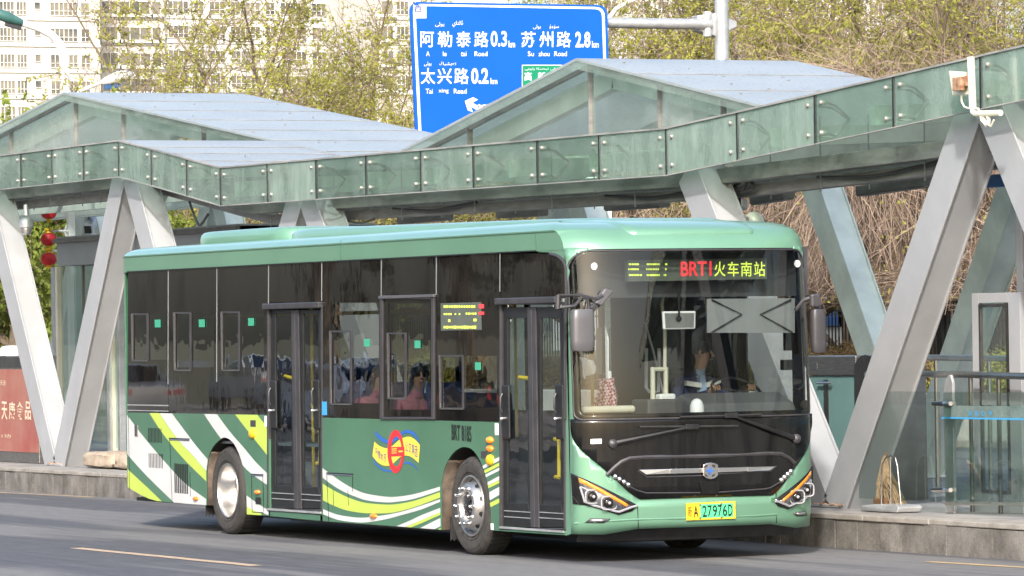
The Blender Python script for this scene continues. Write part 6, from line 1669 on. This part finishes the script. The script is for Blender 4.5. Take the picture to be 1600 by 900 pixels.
def lantern_post(label, px, pys, d, ptop, side=-1, right=28):
    b = at(px, 500, d=d); q = lambda x, y: at(x, y, x=b.x)
    r_ = root('lantern_post', label, 'lamp post', (b.x, q(px, 500).y, 0), 'white posts hung with red lanterns')
    w_ = abs(q(px, 500).y-q(px+5, 500).y); m = MB(); c = q(px, ptop); m.bb(b.x-w_, b.x+w_, c.y-w_, c.y+w_, 0, c.z); m.build('post', MATS['white'], r_)
    m = MB()
    for py in pys:
        e_ = q(px-right, py-13); m.tube([q(px, py-13), e_], .022, 6); m.tube([q(px-6, py-4), q(px-9, py-13), q(px-6, py-22)], .018, 6)
    m.build('bracket', MATS['white'], r_, smooth=True)
    for py in pys:
        c = q(px-right, py); k = 7428/d; rr = 12.5/k; hh = 10/k
        m = MB(); m.lathe([(rr*.42, hh), (rr*.8, hh*.75), (rr, hh*.2), (rr, -hh*.2), (rr*.8, -hh*.75), (rr*.42, -hh)], c, 'z', 20); l_ = m.build('lantern', MATS['red_lantern'], r_, smooth=True)
        m = MB(); m.lathe([(rr*.55, hh*1.75), (rr*.55, hh*1.4), (rr*.32, hh*1.3), (rr*.40, hh*.95)], c, 'z', 14); m.lathe([(rr*.40, -hh*.95), (rr*.3, -hh*1.3), (rr*.42, -hh*1.5)], c, 'z', 14); m.build('lantern_cap', MATS['yellow_paint'], l_, smooth=True)
lantern_post('white post with three red and yellow lanterns beside the glass shelter', 110, (332, 374, 405), 80, 318, right=34)
lantern_post('white post with a red lantern seen over the bus roof behind the far V legs', 948, (322, ), 92, 316, right=20)

# ================================================================== apartment blocks, about half a kilometre off
mat('facade_cream', (.58, .55, .505), rough=.85, col2=(.52, .49, .45), vscale=.09); mat('facade_white', (.57, .56, .54), rough=.85, var=.05, vscale=.08)
mat('window_frame', (.72, .71, .68), rough=.6, var=.03); mat('window_dark', (.075, .08, .08), rough=.15, col2=(.22, .20, .16), vscale=.28, fac=(.45, .6))
def block(label, d, px0, px1, cols, rows, pitch, h, m, slope=.032, ledges=True, z_extra=60):
    X0 = at((px0+px1)/2, 100, d=d).x; q = lambda x, y, o=0.: at(x, y, x=X0+o)
    y0, y1 = q(px0, 100).y, q(px1, 100).y; zt = q((px0+px1)/2, -z_extra).z
    r_ = root('apartment_block', label, 'apartment block', (X0, (y0+y1)/2, 0), 'apartment blocks behind the trees')
    mb = MB(); mb.bb(X0-14, X0, y0, y1, 0, zt); mb.build('wall', MATS[m], r_)
    k = 7428/d
    mb = MB()
    for r in range(rows[0], rows[1]):
        z = q(px0, 1+r*pitch+h+7).z
        mb.bb(X0+.02, X0+.16, y0, y1, z-.12, z+.12)
    mb.build('floor_band', MATS['facade_white'], r_)
    for r in range(rows[0], rows[1]):
        for (a, b, n, typ) in cols:
            zt_ = q(px0, 1+r*pitch).z; zb__ = q(px0, 1+r*pitch+(h if typ != 's' else h*.55)).z
            ya, yb = q(a, 100).y, q(b, 100).y
            f = MB(); t = .055
            pn = MB(); pn.face([(X0+.03, ya, zb__), (X0+.03, yb, zb__), (X0+.03, yb, zt_), (X0+.03, ya, zt_)])
            f.bb(X0+.02, X0+.12, ya, yb, zt_-t, zt_); f.bb(X0+.02, X0+.14, ya, yb, zb__-t, zb__)
            for i in range(n+1):
                y = ya+(yb-ya)*i/n; f.bb(X0+.02, X0+.12, y-t/2, y+t/2, zb__, zt_)
            if typ == 'w':
                zm = zb__+(zt_-zb__)*.33; f.bb(X0+.02, X0+.12, ya, yb, zm-t/2, zm+t/2)
            if typ == 'b': f.bb(X0+.02, X0+.5, ya-.2, yb+.2, zb__-.35, zb__-.02)
            fo = f.build('window', MATS['window_frame'], r_, recalc=False); pn.build('pane', MATS['window_dark'], fo, recalc=False)
    return r_
block('cream apartment block with rows of white-framed windows behind the teal-headed street lamp', 500, -60, 157, [(-30, -8, 4, 'w'), (0, 23, 4, 'w'), (26.5, 42, 3, 'w'), (54.5, 64, 1, 's'), (79, 121.5, 6, 'w'), (127, 140.5, 2, 'w')], (-1, 6), 41.2, 20.5, 'facade_cream')
for_cols = []
x = 160
for wd, n, ty in ((24.5, 2, 'b'), (47.5, 3, 'b'), (14, 1, 'b'), (40, 5, 'w'), (15, 2, 'w'), (24, 3, 'w'), (46, 6, 'w'), (14, 2, 'w'), (40, 5, 'w'), (22, 3, 'w'), (44, 6, 'w')):
    for_cols.append((x, x+wd, n, ty)); x += wd+(3 if ty == 'b' else 9)
block('pale apartment block with wide dark balcony windows behind the slim mossy tree', 512, 158, 258, for_cols[:3], (-1, 5), 40.5, 20, 'facade_cream')
block('broad cream apartment block with small paired windows behind the spring branches', 545, 262, 556, [c for c in for_cols[3:]], (-1, 5), 38.5, 19, 'facade_white')
block('narrow cream apartment tower partly covered by the blue road sign', 530, 588, 800, [(597, 615, 2, 'b'), (620, 639, 3, 'w'), (645, 660, 3, 'w')], (-1, 4), 39, 21, 'facade_cream')
block('pale apartment block half hidden by twigs above the panel antenna', 560, 1170, 1508, [(1180+k*30, 1200+k*30, 3, 'w') for k in range(11)], (-1, 4), 38, 20, 'facade_white')
block('white apartment block behind the leafy trees around the sign mast', 620, 930, 1165, [(945+k*28, 962+k*28, 3, 'w') for k in range(8)], (-1, 4), 35, 18, 'facade_white')

# ================================================================== trees
mat('bark', (.115, .085, .06), rough=.95, col2=(.20, .155, .11), vscale=9, stretch=(3, 3, .6), bump=.6, bscale=12)
mat('bark_green', (.15, .135, .06), rough=.95, col2=(.20, .15, .10), vscale=4, stretch=(3, 3, .8))
mat('twig', (.27, .205, .145), rough=.9, col2=(.19, .14, .10), vscale=1.5)
mat('twig_pink', (.30, .225, .175), rough=.9, col2=(.20, .15, .115), vscale=1.3)
def leaf_mat(name, c, c2):
    m = bpy.data.materials.new(name); m.use_nodes = True; t = m.node_tree; t.nodes.clear(); out = _n(t, 'ShaderNodeOutputMaterial')
    d_ = _n(t, 'ShaderNodeBsdfDiffuse'); tl = _n(t, 'ShaderNodeBsdfTranslucent'); mx = _n(t, 'ShaderNodeMixShader'); mx.inputs[0].default_value = .4
    tc = _n(t, 'ShaderNodeTexCoord'); nz = _n(t, 'ShaderNodeTexNoise'); nz.inputs['Scale'].default_value = .9; nz.inputs['Detail'].default_value = 5; t.links.new(tc.outputs['Object'], nz.inputs['Vector'])
    rp = _n(t, 'ShaderNodeValToRGB'); e = rp.color_ramp.elements; e[0].position, e[1].position = .38, .62; e[0].color = (*c2, 1); e[1].color = (*c, 1)
    t.links.new(nz.outputs[0], rp.inputs[0]); t.links.new(rp.outputs[0], d_.inputs[0]); t.links.new(rp.outputs[0], tl.inputs[0])
    t.links.new(d_.outputs[0], mx.inputs[1]); t.links.new(tl.outputs[0], mx.inputs[2]); t.links.new(mx.outputs[0], out.inputs[0]); MATS[name] = m
leaf_mat('leaf_spring', (.44, .44, .095), (.30, .30, .08)); leaf_mat('leaf_green', (.27, .33, .07), (.17, .22, .05)); leaf_mat('leaf_dry', (.33, .26, .14), (.22, .17, .09)); leaf_mat('leaf_dark', (.03, .045, .015), (.016, .025, .009))
def rvec(g):
    v = Vector((g.gauss(0, 1), g.gauss(0, 1), g.gauss(0, 1))); return v.normalized()
class Ribbon:
    def __init__(s): s.v = []; s.f = []
    def add(s, pts, w0, w1, g):
        n = len(pts); sd = None; b = len(s.v)
        for i, p in enumerate(pts):
            t = (pts[min(i+1, n-1)]-pts[max(0, i-1)])
            if sd is None: sd = t.cross(rvec(g)).normalized()
            w_ = (w0+(w1-w0)*i/(n-1))/2; s.v.append(p+sd*w_); s.v.append(p-sd*w_)
        for i in range(n-1): s.f.append((b+2*i, b+2*i+1, b+2*i+3, b+2*i+2))
def make_mesh(v, f, name, m):
    me = bpy.data.meshes.new(name); me.from_pydata([tuple(p) for p in v], [], f); me.materials.append(MATS[m]); return me
def grow(seed, H=12., spread=.55, limbs=6, droop=0., zmin=-9., n2=6, n3=6, n4=6, leaves=9, lsz=.055, leafp=.75, r0=.20, twm='twig', lfm='leaf_spring', bkm='bark', tl=1.0, crown=.22):
    """returns (trunk mesh, twig mesh, leaf mesh) of one tree standing at the origin"""
    g = random.Random(seed); T = MB(); W_ = Ribbon(); LV_ = []; LF = []
    def curve(p, d, L, n, wob, dz):
        pts = [p]; 
        for i in range(n):
            d = (d+rvec(g)*wob+Vector((0, 0, dz))).normalized()
            if d.z < 0 and p.z+d.z*(L/n) < zmin+g.uniform(-.3, .8): d = (d+Vector((0, 0, -d.z*1.0))+rvec(g)*.5).normalized(); d.z = abs(d.z)*.4
            p = p+d*(L/n); pts.append(p)
        return pts, d
    def leafs(pts, k):
        for _ in range(k):
            i = g.randrange(len(pts)-1); c = pts[i].lerp(pts[i+1], g.random())+rvec(g)*.05
            a = rvec(g); b_ = a.cross(rvec(g)).normalized(); s_ = lsz*g.uniform(.6, 1.5); n = len(LV_)
            LV_.extend((c-a*s_, c+b_*s_*.45, c+a*s_, c-b_*s_*.45)); LF.append((n, n+1, n+2, n+3))
    trunk, td = curve(Vector((0, 0, -.1)), Vector((g.gauss(0, .06), g.gauss(0, .06), 1)).normalized(), H*.62, 7, .07, .1)
    T.tube(trunk, [r0*(1.25 if i == 0 else 1)*(1-.72*i/7) for i in range(8)], 9)
    for li in range(limbs):
        f = crown+(1-crown)*(li+.5)/limbs; k = min(int(f*7), 6); p = trunk[k].lerp(trunk[k+1], f*7-k)
        az = li*2.4+g.uniform(-.5, .5); up = g.uniform(.5, 1.2) if f < .8 else g.uniform(1.2, 2.4)
        d = Vector((math.cos(az), math.sin(az), up)).normalized(); L = H*spread*g.uniform(.75, 1.1)*(1.05-.35*f)
        lp, ld_ = curve(p, d, L, 6, .16, -.05*droop+.02); rl = r0*.42*(1-.45*f); T.tube(lp, [rl*(1-.8*i/6) for i in range(7)], 6, caps=False)
        for a2 in range(n2):
            f2 = .25+.75*(a2+.5)/n2; k2 = min(int(f2*6), 5); p2 = lp[k2].lerp(lp[k2+1], f2*6-k2)
            d2 = ((lp[k2+1]-lp[k2]).normalized()*.7+rvec(g)*.8+Vector((0, 0, .25-.5*droop))).normalized(); L2 = L*.42*g.uniform(.6, 1.2)
            sp_, _ = curve(p2, d2, L2, 5, .22, .03-.16*droop); r2 = rl*.38*(1-.5*f2); T.tube(sp_, [max(.006, r2*(1-.75*i/5)) for i in range(6)], 4, caps=False)
            for a3 in range(n3):
                f3 = .15+.85*(a3+.5)/n3; k3 = min(int(f3*5), 4); p3 = sp_[k3].lerp(sp_[k3+1], f3*5-k3)
                d3 = ((sp_[k3+1]-sp_[k3]).normalized()*.6+rvec(g)*.8+Vector((0, 0, .1-.9*droop))).normalized(); L3 = .9*tl*g.uniform(.5, 1.3)*(1+1.2*droop)
                tp, _ = curve(p3, d3, L3, 4, .25, -.35*droop+.04); W_.add(tp, .022, .010, g)
                lv = leafp > g.random()
                if lv: leafs(tp, leaves//2)
                for a4 in range(n4):
                    k4 = g.randrange(4); p4 = tp[k4].lerp(tp[k4+1], g.random()); d4 = ((tp[k4+1]-tp[k4]).normalized()*.5+rvec(g)*.8+Vector((0, 0, -.8*droop))).normalized()
                    L4 = .5*tl*g.uniform(.5, 1.3)*(1+2.2*droop); q4, _ = curve(p4, d4, L4, 3 if droop < .3 else 5, .22, -.45*droop); W_.add(q4, .012, .006, g)
                    if lv: leafs(q4, leaves)
    me = bpy.data.meshes.new('trunk'); me.from_pydata(T.v, [], T.f); me.materials.append(MATS[bkm]); me.shade_smooth()
    return me, make_mesh(W_.v, W_.f, 'twigs', twm), make_mesh(LV_, LF, 'foliage', lfm) if LF else None
def plant_tree(P, x, y, s, rot, label, name='tree', cat='tree', group=None, z=0.):
    r_ = root(name, label, cat, (x, y, z), group); r_.rotation_euler.z = rot; r_.scale = (s, s, s)
    for nm, me in (('trunk', P[0]), ('twigs', P[1]), ('crown', P[2])):
        if me is None: continue
        o = bpy.data.objects.new(nm, me); COL.objects.link(o); o.parent = r_
    return r_
sparse = grow(3, 12, .50, 7, 0, .5, 6, 5, 5, 7, .046, .24, .17, bkm='bark_green')
mid = grow(5, 12, .50, 8, .05, .5, 7, 6, 6, 7, .044, .68, .20)
dense = grow(9, 11.5, .52, 10, .12, .5, 8, 7, 6, 8, .045, .78, .22)
brown = grow(13, 11, .50, 10, .55, 2.6, 8, 7, 6, 3, .05, .22, .24, twm='twig', tl=1.25)
weep = grow(21, 8.6, .46, 12, .62, 2.6, 10, 9, 7, 3, .05, .10, .34, twm='twig_pink', tl=1.0, crown=.36)
green = grow(33, 7.5, .46, 9, 0, .5, 7, 6, 6, 8, .085, .95, .24, lfm='leaf_green', crown=.40)
shrub = grow(41, 1.5, .75, 12, .1, -9., 7, 5, 4, 7, .05, .9, .02, tl=.42, crown=.02)
dryshrub = grow(43, 1.5, .75, 12, .1, -9., 7, 5, 5, 6, .05, .85, .02, lfm='leaf_dry', twm='twig', tl=.42, crown=.02)
darktree = grow(51, 11, .5, 8, .1, .5, 6, 5, 4, 8, .16, .95, .22, lfm='leaf_dark')
gt = random.Random(77)
def tr(P, px, d, s, label, grp='trees behind the station'):
    p = at(px, 500, d=d); plant_tree(P, p.x, p.y, s, gt.uniform(0, 6.28), label, group=grp)
tr(sparse, 212, 118, 1.1, 'slim bare tree with mossy trunk before the cream apartment block')
tr(sparse, 306, 122, 1.15, 'slim bare tree with forked trunk in front of the pale balconies')
tr(sparse, 20, 126, .74, 'thin young tree low in front of the cream apartment block')
for k, (px, d, P, s) in enumerate([(400, 112, mid, 1.), (478, 118, mid, 1.08), (548, 108, dense, .84), (618, 122, sparse, 1.12), (350, 135, mid, .82), (440, 150, dense, .86), (590, 128, dense, .70), (690, 118, dense, .85), (800, 125, dense, .9),
                                    (985, 112, dense, 1.02), (1075, 118, brown, 1.12), (1165, 110, dense, 1.05), (1255, 118, dense, 1.1), (1345, 112, mid, 1.1), (1430, 122, brown, 1.15), (1500, 110, mid, 1.12), (1590, 116, brown, 1.15),
                                    (1030, 138, brown, 1.2), (1215, 142, brown, 1.2), (1390, 140, dense, 1.15), (1545, 138, dense, 1.2), (520, 140, brown, .95), (300, 150, brown, .7), (900, 140, dense, 1.)]):
    kind = {id(mid): 'branchy tree with fresh leaf buds', id(dense): 'dense yellow-green spring tree', id(brown): 'brown drooping tree still mostly bare', id(sparse): 'slim bare tree'}[id(P)]
    where = {400: 'behind the ridge of the farther canopy gable', 478: 'in front of the broad cream block', 548: 'over the slope of the farther canopy roof', 618: 'close beside the blue sign', 350: 'behind the forked bare tree', 440: 'far back between two slimmer trees', 590: 'low beside the blue sign', 690: 'low behind the blue sign', 800: 'behind the middle of the blue sign',
             985: 'under the sign mast arm', 1075: 'behind the flange of the sign mast', 1165: 'just past the sign mast', 1255: 'over the nearer canopy roof', 1345: 'behind the rising canopy fascia', 1430: 'left of the panel antenna', 1500: 'behind the panel antenna', 1590: 'past the panel antenna',
             1030: 'far back behind the mast arm', 1215: 'far back over the nearer canopy roof', 1390: 'far back behind the rising fascia', 1545: 'far back past the antenna', 520: 'far back before the cream block', 300: 'far back behind the forked tree', 900: 'behind the edge of the blue sign nearest its mast'}[px]
    tr(P, px, d, s, kind+' '+where)
p = at(1392, 500, d=93); plant_tree(weep, p.x, p.y, 1.0, .4, 'weeping willow with shaggy trunk and bare pinkish twigs beside the gate cabinet', group='willows by the fence')
p = at(1448, 500, d=97); plant_tree(weep, p.x, p.y, 1.02, 2.5, 'weeping willow half hidden by the big V leg beside the dustpan', group='willows by the fence')
p = at(1262, 500, d=97); plant_tree(weep, p.x, p.y, 1.0, 4.4, 'bare weeping willow above the front corner of the bus roof', group='willows by the fence')
p = at(1560, 500, d=96); plant_tree(weep, p.x, p.y, .98, 1.2, 'bare weeping willow behind the blue-curtained ticket kiosk', group='willows by the fence')
p = at(1330, 500, d=104); plant_tree(brown, p.x, p.y, .85, 3.2, 'brown bare tree close behind the iron fence', group='willows by the fence')
p = at(62, 500, d=99); plant_tree(green, p.x, p.y, .92, .7, 'small green leafy tree behind the red lanterns', group='green trees around the shelter')
p = at(12, 500, d=98); plant_tree(green, p.x, p.y, .9, 2.7, 'green leafy tree behind the red advert board', group='green trees around the shelter')
p = at(160, 500, d=95); plant_tree(green, p.x, p.y, .9, 4.7, 'green leafy tree seen through the glass of the shelter', group='green trees around the shelter')
# bank, retaining wall, shrubs and iron fence on the far side
WY = 25.0
g = MB(); g.bb(-180, 40, WY+.3, 75, -.01, .92); struct(g.build('planted_bank', MATS['earth']))
g = MB(); g.bb(-180, 40, 24.4, WY+.0, -.01, .14); struct(g.build('kerb', MATS['concrete'], bevel=.02))
rw = MB(); rw.bb(-180, 40, WY, WY+.3, -.01, .96); mat('wall_white', (.52, .50, .46), rough=.9, col2=(.38, .36, .33), vscale=1.2, stretch=(1, 1, .4))
o = rw.build('retaining_wall', MATS['wall_white'], bevel=.02, origin=(-45, WY, 0)); tag(o, 'low whitewashed retaining wall below the shrubs and the iron fence', 'wall')
fy = 28.6
fn = root('iron_fence', 'black iron railing fence with pointed pickets and square posts behind the willows', 'fence', (-45, fy, .92))
x = -75.; 
while x < -5:
    m = MB()
    for k in range(18):
        xx = x+.13+k*.142; m.beam((xx, fy, .95), (xx, fy, 2.85), .022, .022, (1, 0, 0)); m.lathe([(.02, 0), (.0, .12)], (xx, fy, 2.85), 'z', 4)
    for z in (1.1, 2.55, 2.72): m.bb(x, x+2.75, fy-.02, fy+.02, z-.02, z+.02)
    m.build('fence_panel', MATS['black'], fn)
    m = MB(); m.bb(x-.10, x+.10, fy-.1, fy+.1, .9, 2.95); m.lathe([(.13, 2.95), (.13, 3.0), (0, 3.08)], (x, fy, 0), 'z', 4); m.build('fence_post', MATS['black'], fn)
    x += 2.75
k = 0
for i in range(56):
    x = -70+i*1.06+gt.uniform(-.4, .4); y = WY+gt.uniform(.8, 2.6); dry = gt.random() < .62
    plant_tree(dryshrub if dry else shrub, x, y, gt.uniform(.36, .62), gt.uniform(0, 6), 'dry straw-coloured shrub on the bank below the iron fence' if dry else 'low yellow-green shrub on the bank below the iron fence', 'shrub', 'shrub', 'shrubs along the retaining wall', .9)
for i in range(26):
    x = -78-i*2.6+gt.uniform(-.4, .4); y = WY+gt.uniform(2, 9)
    plant_tree(shrub, x, y, gt.uniform(1.6, 2.6), gt.uniform(0, 6), 'tall yellow-green bush in the planted strip behind the bus', 'shrub', 'shrub', 'bushes in the planted strip', .9)

# ================================================================== cars
mat('car_white', (.70, .70, .70), rough=.25, coat=.6, var=0); mat('car_silver', (.40, .41, .43), rough=.25, metal=.6, coat=.6, var=0); mat('car_dark', (.03, .03, .035), rough=.2, coat=.7, var=0); mat('car_blue', (.03, .16, .50), rough=.3, coat=.5, var=.05)
glass('car_glass', (.10, .11, .11), refl=2.)
def make_car(name, label, col, van=False, cat='car', group=None):
    r_ = root(name, label, cat, (0, 0, 0), group)
    if van: prof = [(-2.4, .35), (2.4, .35), (2.45, .9), (2.2, 1.15), (1.75, 1.25), (1.15, 1.95), (.9, 2.05), (-2.25, 2.05), (-2.42, 1.6)]
    else: prof = [(-2.25, .32), (2.25, .32), (2.32, .62), (2.15, .80), (1.15, .92), (.45, 1.38), (-.1, 1.46), (-1.0, 1.42), (-1.75, 1.02), (-2.28, .95), (-2.33, .6)]
    m = MB(); n = len(prof)
    for y, k, dz in ((-.88, .97, 0), (-.82, 1, 0), (.82, 1, 0), (.88, .97, 0)):
        for (x, z) in prof: m.v.append((x*k, y*(1-.10*max(0, (z-.9))), z))
    for i in range(3):
        for j in range(n): m.f.append([i*n+j, i*n+(j+1) % n, (i+1)*n+(j+1) % n, (i+1)*n+j]); m.mi.append(0)
    m.f.append(list(range(n))); m.f.append(list(range(3*n, 4*n))); m.mi += [0, 0]
    m.build('body', MATS[col], r_, smooth=True, bevel=.04)
    m = MB()
    for s in (-1, 1):
        yy = s*.865
        for q in ([[(.95, 1.3), (1.5, 1.28), (1.1, 1.85), (.75, 1.9)], [(-.1, 1.3), (.85, 1.3), (.68, 1.9), (-.1, 1.9)]] if van else [[(-.05, .96), (.95, .96), (.42, 1.30), (-.05, 1.36)], [(-1.35, .98), (-.15, .96), (-.15, 1.36), (-.95, 1.33)]]):
            m.prism([(x, yy-s*.10*max(0, z-.9)*.9, z) for x, z in q], (0, s*.03, 0))
    if van: m.prism([(1.74, -.68, 1.28), (1.74, .68, 1.28), (1.2, .62, 1.92), (1.2, -.62, 1.92)], (.03, 0, .03))
    else: m.prism([(1.12, -.7, .95), (1.12, .7, .95), (.50, .64, 1.36), (.50, -.64, 1.36)], (.03, 0, .03)); m.prism([(-1.72, -.66, 1.05), (-1.72, .66, 1.05), (-1.06, .62, 1.39), (-1.06, -.62, 1.39)], (-.03, 0, .03))
    m.build('window', MATS['car_glass'], r_)
    for x in (-1.4, 1.4):
        for s in (-1, 1):
            m = MB(); m.lathe([(.2, s*.72), (.31, s*.70), (.325, s*.76), (.325, s*.86), (.30, s*.90), (.21, s*.90), (.19, s*.87), (0, s*.88)], (x, 0, .32), 'y', 24); m.build('wheel', MATS['tyre'], r_, smooth=True)
    for s in (-1, 1):
        m = MB(); m.box((2.24 if not van else 2.42, s*.62, .68 if not van else .85), (.10, .32, .14)); m.build('headlight', MATS['lamp_white'], r_, bevel=.03)
        m = MB(); m.box((-2.28, s*.66, .80), (.08, .26, .14)); m.build('tail_light', MATS['logo_red'], r_, bevel=.03)
    return r_
c1 = make_car('parked_van', 'blue and white van glimpsed through the iron fence beside the bus mirror', 'car_white', True, 'van'); p = at(1302, 520, y=32); c1.location = (p.x, 32.5, .92)
m = MB(); m.bb(-1.6, 1.0, -.93, -.90, 1.32, 1.85); o = m.build('side_banner', MATS['car_blue'], c1, bevel=.01)
c2 = make_car('parked_car', 'white car glimpsed between the fence pickets beside the glass door', 'car_white'); p = at(1495, 520, y=33); c2.location = (p.x, 33.5, .92)
c3 = make_car('parked_car', 'silver car parked beyond the fence behind the V legs', 'car_silver'); p = at(1335, 520, y=38); c3.location = (p.x, 38, .92)
# the near side of the street, seen only as reflections in the glass of the bus
for k, (x, y, col) in enumerate([(-52, -20, 'car_white'), (-60, -24, 'car_silver'), (-70, -27, 'car_white'), (-78, -31, 'car_silver'), (-44, -18, 'car_dark'), (-86, -32, 'car_white'), (-66, -20, 'car_white'), (-56, -29, 'car_white'), (-92, -27, 'car_silver')]):
    c = make_car('parked_car', {'car_white': 'white saloon car on the near pavement reflected in the bus windows', 'car_silver': 'silver saloon car on the near pavement reflected in the bus windows', 'car_dark': 'dark saloon car on the near pavement reflected in the bus windows'}[col], col, group='cars parked on the near pavement'); c.location = (x, y, .154); c.rotation_euler.z = math.pi
for i in range(16):
    plant_tree(darktree, -100+i*8+gt.uniform(-2, 2), -22+gt.uniform(-5, 2) if i < 11 else -34, gt.uniform(.9, 1.25), gt.uniform(0, 6), 'dark evergreen tree on the near pavement reflected in the bus windows', group='trees on the near pavement', z=.14)
for i in range(9):
    plant_tree(brown if i % 2 else mid, 26+i*9, 30+gt.uniform(-3, 9), gt.uniform(.9, 1.2), gt.uniform(0, 6), 'roadside tree ahead of the bus reflected in its windscreen', group='trees ahead of the bus')
